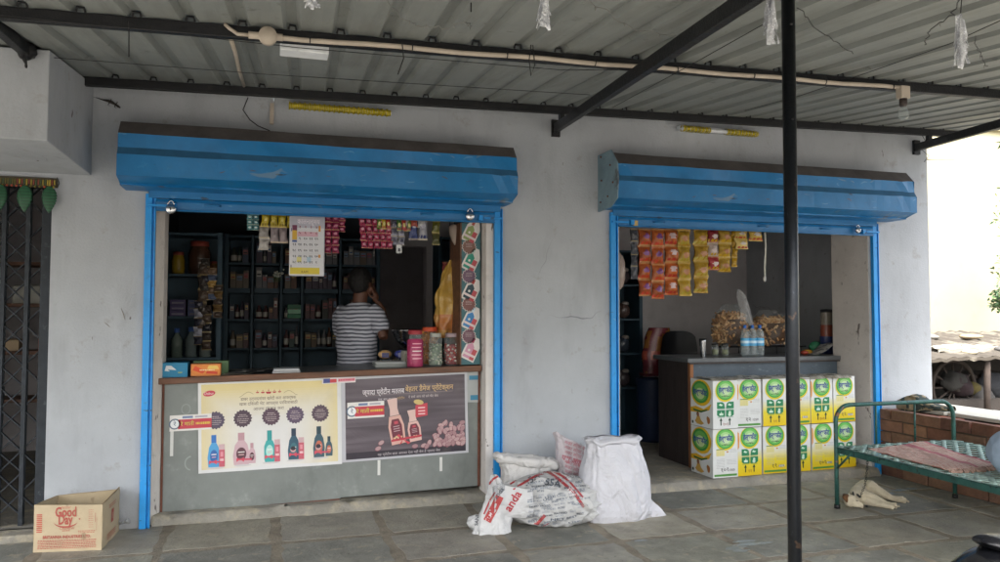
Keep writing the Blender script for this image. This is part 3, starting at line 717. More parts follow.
s = MB(); s.tube([at(248, 98, y=-.02), at(243, 110, y=-.012), at(250, 120, y=-.012), at(258, 126, y=-.012), at(270, 131, y=-.02)], .004, 5)
tag(s.build('wall_cable', 'wire'), 'black cable looping down the wall beside the pipe stub', 'cable')

bp = Vector(below(at(903, 90, y=yc).x, yc, .07))
bt = empty('light_bulb', bp, 'clear bulb in a beige holder hanging from the end of the conduit', 'bulb')
s = MB(); s.box(bp.x-.035, bp.x+.035, bp.y-.025, bp.y+.025, bp.z-.05, bp.z+.03); s.build('holder_box', 'pvc', bt, bevel=.005)
s = MB(); s.lathe([(0.0, -.05), (.024, -.05), (.024, -.09), (.018, -.1), (0, -.1)], bp, 14); s.build('socket', 'wood_dark', bt)
s = MB(); s.lathe([(.014, -.095), (.016, -.11), (.03, -.135), (.033, -.155), (.024, -.178), (.0, -.187)], bp, 18); s.build('glass_bulb', 'glass', bt)

# white sealed lamp on the sheet
p0 = at(280, 45, y=-1.72); p1 = at(328, 58, y=-1.72)
lt = empty('lamp_panel', (p0.x, p0.y, p0.z), 'flat white rectangular lamp under the canopy below the junction box', 'lamp')
zc = PL(p0.x, -1.72)-.02
s = MB(); s.box(p0.x, p1.x, -1.79, -1.68, zc-.04, zc+.01); s.build('housing', 'white_plastic', lt, bevel=.005)
s = MB(); s.box(p0.x+.012, p1.x-.03, -1.793, -1.789, zc-.032, zc-.0); s.build('cover', 'white_plastic', lt)
# ---- tinsel-wrapped tube lamps near the wall
for (a, b, lab) in (((289, 107), (391, 112), 'long tube lamp wrapped in smooth yellow foil above the left shutter'), ((682, 129), (758, 134), 'tube lamp with two yellow garland wraps above the right shutter')):
    pa = at(*a, y=-.09); pb = at(*b, y=-.09); zt = (pa.z+pb.z)/2
    t = empty('tube_lamp', ((pa.x+pb.x)/2, -.09, zt), lab, 'lamp')
    s = MB(); s.tube([(pa.x, -.09, zt), (pb.x, -.09, zt)], .017, 12); s.build('tube', 'white_plastic', t)
    s = MB(); s.box(pa.x, pb.x, -.06, -.004, zt-.0, zt+.035); s.build('batten', 'white_plastic', t)
    wraps = [(0, 1)] if a[0] < 400 else [(0, .37), (.57, 1)]
    for (u0, u1) in wraps:
        s = MB(); n = int((u1-u0)*(pb.x-pa.x)/.012)
        for i in range(n):
            x = pa.x+(pb.x-pa.x)*u0+i*.012
            r0 = .026 if i % 3 else .034
            s.add([(x+dx, -.09+r0*math.cos(t_)*(1+.2*noise.noise(Vector((x*60, t_, 0)))), zt+r0*.9*math.sin(t_)) for dx in (0, .01) for t_ in [2*math.pi*k/12 for k in range(12)]], [(k, (k+1) % 12, 12+(k+1) % 12, 12+k) for k in range(12)], smooth=False)
        s.build('foil_wrap', 'yellow_tinsel', t)

# ---- hanging silver tinsel tufts
def tuft(px, py0, py1, drop, label, seed):
    q = random.Random(seed); p0 = onplane(px, py0, drop); y = p0.y; p1 = at(px, py1, y=y); H = p0.z-p1.z
    t = empty('tinsel_tuft', (p0.x, y, p0.z), label, 'tinsel', 'silver tufts hanging under the canopy')
    s = MB()
    for k in range(46):
        a = q.uniform(0, 6.283); r0 = q.uniform(0, .012); r1 = q.uniform(.006, .03); h = H*q.uniform(.55, 1.)
        wd = q.uniform(.003, .008); st = q.uniform(0, .25)*H; pts = []
        for i in range(6):
            f_ = i/5; r = r0+(r1-r0)*f_**1.3; tw = a+f_*q.uniform(-.5, .5)
            c = Vector((p0.x+r*math.cos(tw), y+r*math.sin(tw), p0.z-st-(h-st)*f_)); d = Vector((math.cos(a+2*f_), math.sin(a+2*f_), 0))*wd
            pts += [c-d, c+d]
        s.add(pts, [(2*i, 2*i+1, 2*i+3, 2*i+2) for i in range(5)])
    s.build('foil_strips', 'tinsel', t)
    s = MB(); s.tube([(p0.x, y, p0.z-.02), (p0.x+.01, y, p0.z+drop*.5), (p0.x, y, p0.z+drop+.003)], .002, 5); s.build('string', 'wire', t)
tuft(312, -14, 9, .08, 'silver tinsel tuft at the top edge above the white lamp', 1)
tuft(544, -8, 29, .08, 'silver tinsel tuft left of the slanting black rafter', 2)
tuft(770, -6, 47, .08, 'long silver tinsel tuft just left of the dark post', 3)
tuft(960, 14, 69, .12, 'silver tinsel tuft at the far right under the canopy', 4)
# ---- stretched wires
def wire(name, pts, label, cat='wire', r=.0022, m='wire', grp=None, ends=0):
    s = MB(); s.tube(pts, r, 5, caps=False); return tag(s.build(name, m), label, cat, grp)
def onsheet(px, py, y, d=.02): return onplane(px, py, d)
wire('stretched_wire', [onsheet(-10, 14, -1.7, .05), onsheet(300, 48, -1.7, .06), onsheet(560, 70, -1.75, .05), onsheet(645, 70, -1.9, .06)], 'thin dark wire stretched under the sheet just past the long beam')
wire('stretched_wire', [onsheet(30, 56, -.9, .03), onsheet(260, 74, -.9, .04), onsheet(590, 95, -.9, .05)], 'thin dark wire stretched under the sheet nearer the wall')
wire('diagonal_wire', [onplane(1002, 20, .02), onplane(950, 44, .02), onplane(870, 72, .03), onplane(800, 96, .03), onplane(745, 111, .02)], 'thin wire running diagonally under the right part of the canopy')
wire('slanting_wire', [onsheet(768, 22, -2.7, .01), onsheet(700, 60, -2.0, .1), onsheet(612, 108, -.4, .03)], 'thin wire slanting beside the black rafter towards the wall')
def fairy(pts, label, seed, pale=False):
    q = random.Random(seed); t = empty('string_lights', pts[0], label, 'string lights', 'string lights under the canopy')
    s = MB(); P = []
    for i in range(len(pts)-1):
        for k in range(6): a = k/6; P.append(pts[i].lerp(pts[i+1], a)+Vector((q.uniform(-.01, .01), q.uniform(-.01, .01), q.uniform(-.012, .008))))
    P.append(pts[-1]); s.tube(P, .0022, 5, caps=False); s.build('lead', 'wire_pale' if pale else 'wire', t)
    s = MB()
    for i in range(3, len(P)-1, 6):
        d = Vector((q.uniform(-.008, .008), 0, -q.uniform(.012, .02))); s.tube([P[i], P[i]+d], .002, 6)
    s.build('bulb', 'wire_pale', t)
A_ = lambda *a: [onplane(x, y, .03) for x, y, yy in a]
fairy(A_((585, -4, -2.7), (610, 15, -2.6), (640, 31, -2.55), (680, 35, -2.55), (702, 32, -2.6), (722, 17, -2.7), (745, 10, -2.75)), 'pale string of tiny lights sagging across the slanting rafter', 1, True)
fairy(A_((797, 5, -2.7), (812, 24, -2.65), (836, 42, -2.6), (853, 54, -2.55)), 'dark string of tiny lights trailing right of the dark post', 2)
fairy(A_((926, 44, -2.6), (930, 32, -2.62), (952, 14, -2.65), (962, -3, -2.7)), 'dark light string looping left of the far right tuft', 3)
fairy(A_((975, 36, -2.6), (976, 48, -2.6), (983, 62, -2.6), (988, 66, -2.6)), 'dark loose light string hanging right of the far right tuft', 4)
fairy(A_((383, -4, -2.6), (400, 15, -2.55), (416, 25, -2.55), (440, 27, -2.55), (466, 22, -2.6), (470, 29, -2.6)), 'pale string of tiny lights sagging left of the middle tuft', 5, True)
for i, (px, y0, y1, yy, lab) in enumerate(((129, 22, 57, -1.9, 'short dark wire end dangling below the beam at far left'), (402, 42, 75, -2.0, 'curved dark wire end dangling below the beam in the middle'), (531, 45, 76, -2.0, 'looped dark wire end below the beam under the middle tuft'), (471, 3, 12, -2.5, 'tiny dark wire curl near the top edge left of middle tuft'))):
    p = onplane(px, y0, .05); q = at(px, y1, y=p.y)
    if i == 2: pts = [p, p+Vector((-.01, 0, -.08)), q, p+Vector((.02, 0, -.1)), p+Vector((.01, 0, 0))]
    else: pts = [p, p.lerp(q, .5)+Vector((.008 if i == 1 else 0, 0, 0)), q+Vector((-.02 if i == 1 else 0, 0, 0))]
    wire('wire_end', pts, lab, 'wire', .003)
# gecko on the wall
gk = MB(); P = lambda a, b: at(a, b, y=-.012)
gk.tube([P(120.5, 108), P(118, 106.5), P(115, 104.5), P(112, 102.5), P(108, 101), P(103, 100), P(97, 98), P(93, 97)], [.004, .009, .007, .012, .01, .005, .003, .001], 8)
for a, b, c in (((115.5, 104.5), (114.5, 107), (116.5, 108.5)), ((115.5, 104.5), (117.5, 102.5), (117, 101)), ((110, 102), (108, 105), (110, 106.5)), ((110, 102), (111.5, 99.5), (110, 98.5))):
    gk.tube([P(*a), P(*b), P(*c)], [.004, .003, .002], 6)
tag(skinned(gk, .0025, 1).build('gecko', 'lizard'), 'dark gecko clinging to the wall under the left end of the beam', 'gecko')

for k, (px0, py0, px1, py1, lb) in enumerate(((121, 308, 125, 320, 'longer brown drip mark on the wall left of the blue rail'), (104, 322, 110, 327, 'small slanting brown mark on the wall between gate and blue rail'))):
    s = MB(); p, q = at(px0, py0, y=-.002), at(px1, py1, y=-.002); s.tube([p, p.lerp(q, .5)+Vector((.004, 0, -.003)), q], [.002, .005, .002], 6, '7c6844', flat=.3); tag(s.build('wall_mark', 'plain'), lb, 'mark')
# ============================================================ COUNTER WITH POSTERS
ct = empty('shop_counter', (.47, .3, .06), 'grey metal fronted shop counter with worn wooden top under the two posters', 'counter')
s = MB()
def slant(x0, x1, y0, y1, za0, za1, zb0, zb1, col=(.5, .5, .5), mi=0):
    vs = [(x, y, z) for x, zz in ((x0, (za0, za1)), (x1, (zb0, zb1))) for y in (y0, y1) for z in zz]
    s.add(vs, [(0, 1, 3, 2), (4, 6, 7, 5), (0, 4, 5, 1), (2, 3, 7, 6), (0, 2, 6, 4), (1, 5, 7, 3)], col, mi)
slant(-.715, .548, .152, .17, .05, .99, .072, 1.012); s.build('left_panel', 'steel_panel', ct)
s = MB(); slant(.554, 1.655, .155, .17, .08, 1.012, .1, 1.035); s.build('right_panel', 'steel_panel', ct)
s = MB(); slant(.535, .56, .149, .1519, .075, .99, .077, 1.0); s.build('seam_strip', 'steel_panel', ct)
s = MB(); slant(-.722, -.708, .142, .158, .05, .99, .05, .99); s.build('edge_strip', 'rust', ct)
s = MB(); slant(-.708, .55, .142, .158, .04, .052, .062, .074); s.build('edge_strip', 'rust', ct)
s = MB(); slant(1.655, 1.672, .142, .158, .1, 1.03, .1, 1.03); s.build('edge_strip', 'rust', ct)
s = MB(); slant(-.745, 1.674, .095, .13, .985, 1.03, 1.03, 1.08); s.build('front_rail', 'wood', ct, bevel=.006)
s = MB(); slant(-.745, 1.674, .131, .82, 1.0, 1.028, 1.048, 1.077); s.build('counter_top', 'laminate', ct)
s = MB(); slant(-.72, 1.67, .78, .8, .2, 1.0, .2, 1.045); s.build('back_panel', 'wood_dark', ct)
ctz = lambda x: 1.029+(x+.745)/2.42*.049
# chalk scrawls and white patches on the panel
s = MB(); fl = Flat(s, (0, .15, 0), (1, 0, 0), (0, 0, 1), step=.0009)
def ringmark(px, py, r, a0=0, a1=6.28, c='8d9590'):
    p = at(px, py, y=.15)
    for k in range(14):
        a = a0+(a1-a0)*k/14; b = a0+(a1-a0)*(k+1)/14
        fl.poly([(p.x+r*math.cos(a), p.z+r*1.2*math.sin(a)), (p.x+r*math.cos(b), p.z+r*1.2*math.sin(b)), (p.x+r*.8*math.cos(b), p.z+r*.95*math.sin(b)), (p.x+r*.8*math.cos(a), p.z+r*.95*math.sin(a))], c, 1)
ringmark(186, 409, .033); ringmark(191, 463, .045, 1.6, 4.6); 
s.build('chalk_mark', 'ink', ct)
def strip(px, py0, py1, w_, label, y=.1475):
    a, b = at(px, py0, y=y), at(px, py1, y=y)
    q = MB(); q.box(a.x-w_/2, a.x+w_/2, y, y+.0012, b.z, a.z, 'd4d4d0'); tag(q.build('tape_strip', 'ink'), label, 'tape', 'white tape strips on the counter front')
strip(172, 429, 456, .022, 'vertical white tape strip below the red sticker at the left of the counter')
strip(379, 460, 475, .022, 'white tape strip under the middle of the almond poster')
strip(441, 457, 471, .022, 'white tape strip under the right part of the almond poster')

# ---- poster 1
def frame_from(tl, tr, bl, y):
    o = at(*bl, y=y); a = at(*tl, y=y); b = at(*tr, y=y)
    ux = (b-a); ux.normalize(); uy = (a-o); H = uy.length; W = (b-a).length; uy.normalize()
    return o, ux, uy, W, H
wv = lambda u, v: .0025*math.sin(u*9+v*3)+.002*math.sin(v*13+u*4)+.0015*math.cos(u*23)
def sticker_design(fl, u, v, w_, h, l=2, flip=False, text='रे माती'):
    fl.rect(u, v, u+w_, v+h, 'dfdcd8', l); fl.rect(u+w_*.2, v+h*.12, u+w_, v+h*.72, 'c03848', l+1)
    fl.disc(u+w_*.12, v+h*.45, h*.34, '5c6c80', l+1); fl.disc(u+w_*.12, v+h*.45, h*.26, 'e4e6e8', l+2); fl.text('रे', u+w_*.12, v+h*.45, h*.38, '3c4c70', l+3)
    fl.rect(u+w_*.3, v+h*.78, u+w_*.55, v+h*.92, '6c7ca0', l+1); fl.rect(u+w_*.6, v+h*.8, u+w_*.9, v+h*.9, 'a8a4b0', l+1)
    fl.text('रे माती', u+w_*.42, v+h*.42, h*.34, 'c8c850', l+3); fl.bars(u+w_*.62, u+w_*.97, v+h*.36, 1, h*.14, .01, 'd8b848', l+2, 4)
o_, ux, uy, W, H = frame_from((198, 382), (341, 377), (198.5, 473.5), .138)
s = MB(); fl = Flat(s, o_, ux, uy, wv)
def bgcol(a, b):
    e = max(abs(a-.5)*2, max(0, b-.35)/.65*1.15)**2.2
    e = max(0, min(1, e*.85+.06*(b > .6)))
    return mixc(lin('dad9d8'), lin('d8c78e'), e)
fl.sheet(0, 0, W, H, 60, 40, 'd8d8d8'); 
fl.sheet(.022, .024, W-.03, H-.02, 60, 36, colfn=bgcol, l=.8)
fl.disc(W*.075, H*.87, .042, 'c0354a', 2, rv=.021, rot=.15); fl.text('Dabur', W*.075, H*.87, .026, 'f0dcdc', 3)
for k, (dx, h_) in enumerate(((-.08, .7), (-.042, .85), (0, 1.25), (.042, .85), (.08, .7))):
    u = W*.48+dx; v = H*.865
    fl.poly([(u-.018*h_, v), (u+.018*h_, v), (u+.01*h_, v-.012*h_), (u-.01*h_, v-.012*h_)], 'b0303c', 2); fl.poly([(u-.004, v+.004), (u+.004, v+.004), (u, v+.02*h_)], 'b0303c', 2)
for sg in (-1, 1):
    pts = [(W*.48+sg*(.11+.1*t), H*.84+.018*math.sin(t*4.5)) for t in [i/8 for i in range(9)]]
    for a, b in zip(pts, pts[1:]): fl.poly([a, b, (b[0], b[1]+.003), (a[0], a[1]+.003)], '8c7c60', 2)
fl.text('डाबर उत्पादनांवर खरेदी करा आकर्षक', W*.48, H*.79, .032, '5e4c46', 2, width=.40)
fl.text('खास दिवाळी भेट आपल्या परिवारासाठी', W*.48, H*.735, .032, '5e4c46', 2, width=.42)
fl.text('आजच संपर्क करा', W*.48, H*.675, .032, '5e4c46', 2, width=.22)
stc = ['51475c', '4e3d4a', '56404f', '5a4a62', '54424f']
us = [.115, .30, .495, .665, .845]
for k, f_ in enumerate(us):
    u = W*f_; v = H*(.572+.006*k)
    fl.star(u, v, .068, stc[k], 2, 17, .86)
    for q, (tw, yy) in enumerate(((.05, .025), (.07, .012), (.085, -.006), (.08, -.02), (.05, -.033))): fl.bars(u-tw/2, u+tw/2, v+yy, 1, .005, .01, 'b8a8a8', 3, k*7+q)
bd = [('4a9cd0', '2a6cb8', '2c62a8', 0), ('c8a8b0', 'b89098', '5c3440', 0), ('3aa4a4', '2c9494', 'a8d8d0', 1), ('2c5468', '20364c', '386c78', 0), ('385866', '24404c', 'c06c54', 0)]
for k, f_ in enumerate(us):
    b_ = bd[k]; u = W*f_-.012; v = H*.06+.006*k
    bottle(fl, u, v, .235, .078 if k != 1 else .105, b_[0], b_[1], b_[2], 2, b_[3])
    if k in (1, 4): bottle(fl, u+.075, v+.005, .15, .05, b_[0], b_[1], b_[2], 5, 0)
    else:
        fl.rect(u+.035, v, u+.075, v+.125, 'c05c6c', 5); fl.rect(u+.035, v+.125, u+.075, v+.165, 'c8a8ac', 5); fl.rect(u+.042, v+.03, u+.068, v+.06, 'e0b8bc', 6); fl.rect(u+.045, v+.075, u+.065, v+.11, 'd88c98', 6)
    if k in (3, 4): fl.disc(u-.005, v+.075, .02, 'c8a0a0', 6); fl.disc(u-.005, v+.085, .018, '2a2430', 6.5, rv=.016)
    fl.poly([(u-.035, v+.035), (u+.075, v+.03), (u+.075, v+.042), (u-.035, v+.047)], 'c84860', 8)
    fl.poly([(u-.01, v+.04), (u-.035, v+.022), (u-.03, v+.055)], 'd04c60', 9); fl.poly([(u-.01, v+.04), (u+.02, v+.02), (u+.018, v+.056)], 'd04c60', 9)
    fl.disc(u+.01, v-.006, .062, 'c8c4c4', 1.5, rv=.008)
tag(s.build('product_poster', 'ink_vinyl'), 'pale yellow poster with five drawn bottles and dark starbursts on the counter front', 'poster')
# ---- poster 2
o2, ux2, uy2, W2, H2 = frame_from((341, 377), (467, 371), (342, 462.5), .136)
wv2 = lambda u, v: .002*math.sin(u*7+1)+.0018*math.sin(v*11+u*6)
s = MB(); fl = Flat(s, o2, ux2, uy2, wv2)
fl.sheet(0, 0, W2, H2, 50, 36, 'b8b8be')
nzc = lambda a, b: mixc(lin('483e46'), lin('625860'), max(0, min(1, .5+1.1*noise.noise(Vector((a*2.2, b*16+3*math.floor(b*5), 1))))))
fl.sheet(.03, .018, W2-.022, H2-.022, 70, 60, colfn=lambda a, b: (lin('332a36') if abs((b*5) % 1-.5) > .485 else nzc(a, b)) if b > .09 else lin('2c2430'), l=.8)
fl.text('ज्यादा प्रोटीन मतलब', W2*.325, H2*.80, .056, 'd8d0d4', 3, width=.33, bold=.012); fl.text('बेहतर डैमेज प्रोटेक्शन', W2*.69, H2*.815, .056, 'c8a878', 3, width=.39, bold=.012)
fl.rect(W2*.17, H2*.765, W2*.88, H2*.768, '9c8c88', 2)
fl.text('एक बार बालक', W2*.35, H2*.71, .026, 'c8c0c4', 3, width=.14); fl.text('प्रोटीन', W2*.46, H2*.713, .026, 'b8986c', 3, width=.06); fl.text('दे सकें आप को बने फैट बेस', W2*.64, H2*.72, .026, 'c0b4b4', 3, width=.24)
fl.text('यह प्रोटीन बाल आपका देता नहीं बेस हैं ज्यादा बेस', W2*.52, H2*.058, .026, 'b8b0b4', 3, width=.5)
sticker_u = (.045, H2*.50)
sticker_design(fl, W2*.045, H2*.505, .285, .125, 4)
# bottles
def big(u, v, h, w_, rot, col, l):
    c, q = math.cos(rot), math.sin(rot); T = lambda a, b: (u+a*w_*c-b*h*q, v+a*w_*q+b*h*c)
    fl.poly([T(a, b) for a, b in ((-.45, 0), (.45, .0), (.5, .4), (.36, .62), (-.36, .62), (-.5, .4))], col, l)
    fl.poly([T(a, b) for a, b in ((-.3, .63), (.3, .63), (.24, .78), (.32, 1), (-.32, 1), (-.24, .78))], 'd8b8b0', l)
    fl.poly([T(a, b) for a, b in ((-.33, .1), (.33, .1), (.36, .4), (.22, .55), (-.22, .55), (-.36, .4))], '6c2c3c', l+1)
    fl.poly([T(a, b) for a, b in ((-.1, .44), (.14, .44), (.14, .5), (-.1, .5))], 'c04858', l+2)
    for yy in (.38, .33, .28): fl.poly([T(a, b) for a, b in ((-.2, yy), (.2, yy), (.2, yy+.018), (-.2, yy+.018))], 'b89ca0', l+2)
    for k in range(5): fl.disc(*T(-.22+k*.11, .14+.02*(k % 2)), .011, 'd8b490', l+2, rv=.007, rot=k)
big(W2*.44, H2*.17, .36, .125, .14, 'd4a89c', 5); big(W2*.575, H2*.19, .25, .105, .14, 'd8b0a8', 7)
fl.poly([(W2*.38, H2*.2), (W2*.62, H2*.24), (W2*.62, H2*.265), (W2*.38, H2*.225)], 'b83848', 11)
for a in ((.47, .225, .44, .16), (.47, .225, .51, .16), (.47, .225, .42, .27), (.47, .225, .52, .275)): fl.poly([(W2*a[0], H2*a[1]), (W2*a[2], H2*a[3]), (W2*a[2]+.022, H2*a[3]+.012)], 'c44050', 12)
fl.poly([(W2*.575, H2*.47), (W2*.67, H2*.49), (W2*.67, H2*.64), (W2*.575, H2*.62), (W2*.565, H2*.43)], 'c03c4c', 5); fl.disc(W2*.6, H2*.655, .04, 'c8b070', 6, rv=.02, rot=-.2)
for yy in (.58, .54, .505): fl.rect(W2*.595, H2*yy, W2*.65, H2*yy+.009, 'e8c8c8', 6)
rr = random.Random(2)
al = [(.30, .18, .5), (.275, .115, .3), (.565, .11, .1), (.68, .14, 1.2), (.635, .11, .3), (.66, .1, .9)]
for k in range(60):
    t = k/60; al.append((.72+.27*rr.random(), .10+rr.random()*(.07+.2*math.sin(max(0, min(1, (k % 9)/8))*2.4)), rr.uniform(-1.6, 1.6)))
for k, (a, b, r) in enumerate(sorted(al, key=lambda t: -t[1])):
    u, v = min(W2*a, W2-.05), H2*b+.012
    fl.disc(u, v, .026, '7c4a58', 5+k*.12, rv=.018, rot=r); fl.disc(u+.001, v+.002, .023, rr.choice(['b08e90', 'bc9c9a', 'a07c80', 'b49494']), 5.06+k*.12, rv=.0145, rot=r)
tag(s.build('almond_poster', 'ink_vinyl'), 'dark purple poster with almonds and two pale bottles on the counter front', 'poster')
# torn blue paper behind poster 2 edge
s = MB(); fl = Flat(s, (0, .1455, 0), (1, 0, 0), (0, 0, 1))
a = at(430, 372, y=.15); b = at(482, 402, y=.15)
q = random.Random(3); pts = [(a.x, a.z), (b.x-.03, a.z+.012), (b.x-.012, a.z-.05), (b.x-.02, a.z-.1), (b.x-.005, b.z+.03), (b.x-.03, b.z), (b.x-.16, b.z+.005), (a.x, b.z+.12)]
fl.poly(pts, 'a8acac', 1)
for (u0, v0, u1, v1) in ((b.x-.11, a.z-.07, b.x-.02, a.z-.035), (b.x-.1, b.z+.02, b.x-.03, b.z+.06), (a.x+.05, a.z-.02, a.x+.16, a.z-.003)): fl.rect(u0, v0, u1, v1, '3c80a0', 2)
tag(s.build('torn_paper', 'ink'), 'torn white and blue paper sticking out right of the almond poster', 'paper')
# stickers on top
o3 = at(169.5, 431.5, y=.128)
s = MB(); fl = Flat(s, o3, (1, 0, .02), (0, 0, 1)); sticker_design(fl, 0, 0, .285, .115, 1)
tag(s.build('sticker_strip', 'ink_vinyl'), 'red and yellow sticker strip overlapping the left edge of the bottle poster', 'sticker')
s = MB(); fl = Flat(s, at(322, 384, y=.126), (1, 0, .03), (0, 0, 1)); fl.rect(0, 0, .255, .05, 'd8d2d2', 1); fl.rect(.01, .006, .06, .04, '3c4884', 2); fl.rect(.06, .006, .11, .034, 'c03c40', 2); fl.rect(.12, .01, .25, .034, 'd8909c', 2); fl.bars(.125, .245, .018, 1, .01, .01, 'b84858', 3, 1)
tag(s.build('sticker_strip', 'ink_vinyl'), 'small red white and blue strip across the seam at the top of both posters', 'sticker')

# ---- sticker board at right of opening
t = empty('sticker_board', (1.6, .13, 1.08), 'teal upright board of cut-out bottle stickers beside the right blue rail', 'board')
s = MB(); s.box(1.508, 1.668, .13, .15, 1.085, 2.24, '3f6c74'); s.build('panel', 'plain', t)
s = MB(); s.box(1.496, 1.508, .12, .5, 1.085, 2.24); s.build('edge_lath', 'wood', t)
s = MB(); fl = Flat(s, (1.508, .1295, 1.085), (1, 0, 0), (0, 0, 1))
zs = [.12, .24, .37, .5, .6, .73, .85, .97, 1.08]
for k, z in enumerate(zs):
    if k % 2: fl.star(.064, z-.01, .064, 'c8c0bc', 1, 15, .85); fl.star(.064, z-.01, .057, ['6c4c58', '78504c', '6c5468', '7a5a50'][k//2], 2, 15, .85); [fl.bars(.035, .09, z+.012-.012*i, 1, .004, .01, 'b8a8a8', 3, k*3+i) for i in range(3)]
    else:
        cc = [('c890a8', '9c3c5c'), ('3c80b8', 'c8d8e4'), ('24404c', 'a03c3c'), ('2c8c78', 'b8c8c0'), ('8c9c60', 'b05040')][k//2]
        rot = -.45; c, q = math.cos(rot), math.sin(rot)
        T = lambda a, b, u0=.08, v0=z: (u0+1.45*(a*c-b*q), v0+1.45*(a*q+b*c))
        fl.poly([T(a, b) for a, b in ((-.038, -.06), (.045, -.06), (.045, .03), (.02, .075), (-.02, .075), (-.038, .03))], 'd8d4d0', 1)
        fl.poly([T(a, b) for a, b in ((-.028, -.05), (.012, -.05), (.014, .02), (-.006, .04), (-.028, .02))], cc[0], 2); fl.poly([T(a, b) for a, b in ((-.016, .04), (.0, .04), (.0, .065), (-.016, .065))], cc[1], 2)
        fl.poly([T(a, b) for a, b in ((.012, -.052), (.038, -.052), (.038, .01), (.012, .01))], 'b85058', 3); fl.poly([T(a, b) for a, b in ((-.028, -.035), (.038, -.035), (.038, -.022), (-.028, -.022))], 'd8c8c8', 4)
        fl.disc(*T(-.008, -.005), .01, 'd8d8d0', 3)
s.build('stickers', 'ink', t)

# ============================================================ THINGS ON THE COUNTER
def carton_box(name, cx, cy, z, w_, d, h, rz, cols, label, cat, lidcol=None, deco=None, mat='ink', open_=False):
    s = MB(); T = Matrix.Translation((cx, cy, z))@Matrix.Rotation(rz, 4, 'Z')
    s.box(-w_/2, w_/2, -d/2, d/2, 0, h, cols, 0, T)
    ux = T.to_3x3()@Vector((1, 0, 0)); fl = Flat(s, T@Vector((-w_/2, -d/2-.0006, 0)), ux, (0, 0, 1), step=.0008)
    if deco: deco(fl, w_, h)
    o = s.build(name, mat); tag(o, label, cat); return o
def deco_blue(fl, w_, h):
    fl.poly([(.04, h*.45), (.075, h*.42), (.06, h*.55), (.12, h*.5), (.085, h*.8), (.05, h*.82)], 'd8dcdc', 1); fl.rect(.13, h*.3, .16, h*.36, 'a8b440', 1)
x = at(174.5, 374, y=.25).x
carton_box('carton', x, .24, ctz(x), .195, .16, .105, 0, '1c80a8', 'blue box with a torn white patch at the left end of the counter', 'box', deco=deco_blue)
def deco_or(fl, w_, h):
    fl.rect(.005, h*.1, w_-.005, h*.92, 'e08838', 1); fl.poly([(0.01, h*.5), (w_*.4, h*.2), (w_*.5, h*.45), (.03, h*.85)], 'd84c24', 2); fl.poly([(w_*.55, h*.6), (w_-.01, h*.55), (w_-.02, h*.85), (w_*.6, h*.88)], 'e4c060', 2); fl.poly([(w_*.5, h*.2), (w_-.02, h*.14), (w_-.02, h*.36), (w_*.55, h*.42)], 'c83c20', 2); fl.bars(.06, w_-.04, h*.46, 1, .008, .01, 'f0e0b0', 3, 3)
x = at(206.5, 373, y=.25).x
carton_box('carton', x, .24, ctz(x), .205, .15, .088, 0, 'd07c3c', 'orange printed box beside the blue box on the counter', 'box', deco=deco_or)
s = MB()
x = at(208, 373, y=.4).x; s.box(x-.1, x+.15, .33, .45, ctz(x), ctz(x)+.1, '4c6c44'); tag(s.build('carton', 'ink'), 'dull green box partly hidden behind the orange box', 'box')
# newspapers and tray
s = MB(); s.grid(lambda a, b: (-.28+.42*a, .16+.3*b, ctz(-.1)+.012+.012*noise.noise(Vector((a*3, b*3, 1)))+.045*max(0, a-.86)*6*.3), 16, 10, colfn=lambda a, b: mixc(lin('1f2022'), lin('8c8a86'), 1 if noise.noise(Vector((a*5, b*7, 3))) > .22 else 0))
s.grid(lambda a, b: (-.31+.2*a, .15+.1*b, ctz(-.3)+.006+.004*noise.noise(Vector((a*3, b*3, 1)))), 6, 4, 'b8b2a8')
tag(s.build('newspaper', 'ink'), 'dark rumpled newspaper lying right of the orange box', 'newspaper')
s = MB(); x = at(286, 365, y=.2).x; z = ctz(x)
for k in range(4): s.box(x-.1+.004*k, x+.105-.003*k, .15, .33, z+.008*k, z+.008*k+.006, ['c8c8c8', 'a4a4a8', 'd0d0d0', 'c4c8cc'][k])
fl = Flat(s, (x-.1, .15, z+.03), (1, 0, 0), (0, 1, 0)); fl.bars(.02, .18, .05, 3, .012, .03, '5a5a60', 1, 5)
tag(s.build('paper_stack', 'ink'), 'small stack of white papers on the middle of the counter', 'paper')
# back clutter at man's side
x = at(390, 356, y=.5).x; z = ctz(x)
s = MB()
for k in range(5): s.box(x-.14+.01*(k % 2), x+.11, .36, .56, z+.008*k, z+.008*k+.006, ['b8bcb8', '9aa09e', 'a8aca8', 'c4c8c6', 'b4b8b8'][k])
tag(s.build('book_stack', 'ink'), 'flat pale stack of account books in front of the man', 'books')
s = MB(); s.lathe([(0, 0), (.09, 0), (.1, .02), (.105, .05), (.098, .05), (.09, .02), (0, .012)], (x+.0, .62, ctz(x)), 20); tag(s.build('dish', 'steel'), 'small steel dish behind the account books', 'dish')
for k, (dx, c, c2, lb) in enumerate(((-.02, 'c8a070', '3c3c70', 'tan and navy packet by the man’s waist'), (.12, '3c4490', '8c8cb0', 'blue packet left of the steel bowl'))):
    s = MB(); s.ball((x+dx, .66, ctz(x)+.085), .05, 10, c, sc=(1.2, .6, .75)); s.box(x+dx-.03, x+dx+.03, .62, .63, ctz(x)+.06, ctz(x)+.1, c2); tag(s.build('packet', 'ink_gloss'), lb.replace('’', "'"), 'packet')
x = at(403, 350, y=.6).x
s = MB(); s.box(x-.02, x+.09, .42, .58, ctz(x), ctz(x)+.12, 'a8a498'); s.box(x-.015, x+.085, .419, .42, ctz(x)+.02, ctz(x)+.1, '8c887c'); tag(s.build('carton', 'card', bevel=.003), 'plain pale box behind the pink jar', 'box')
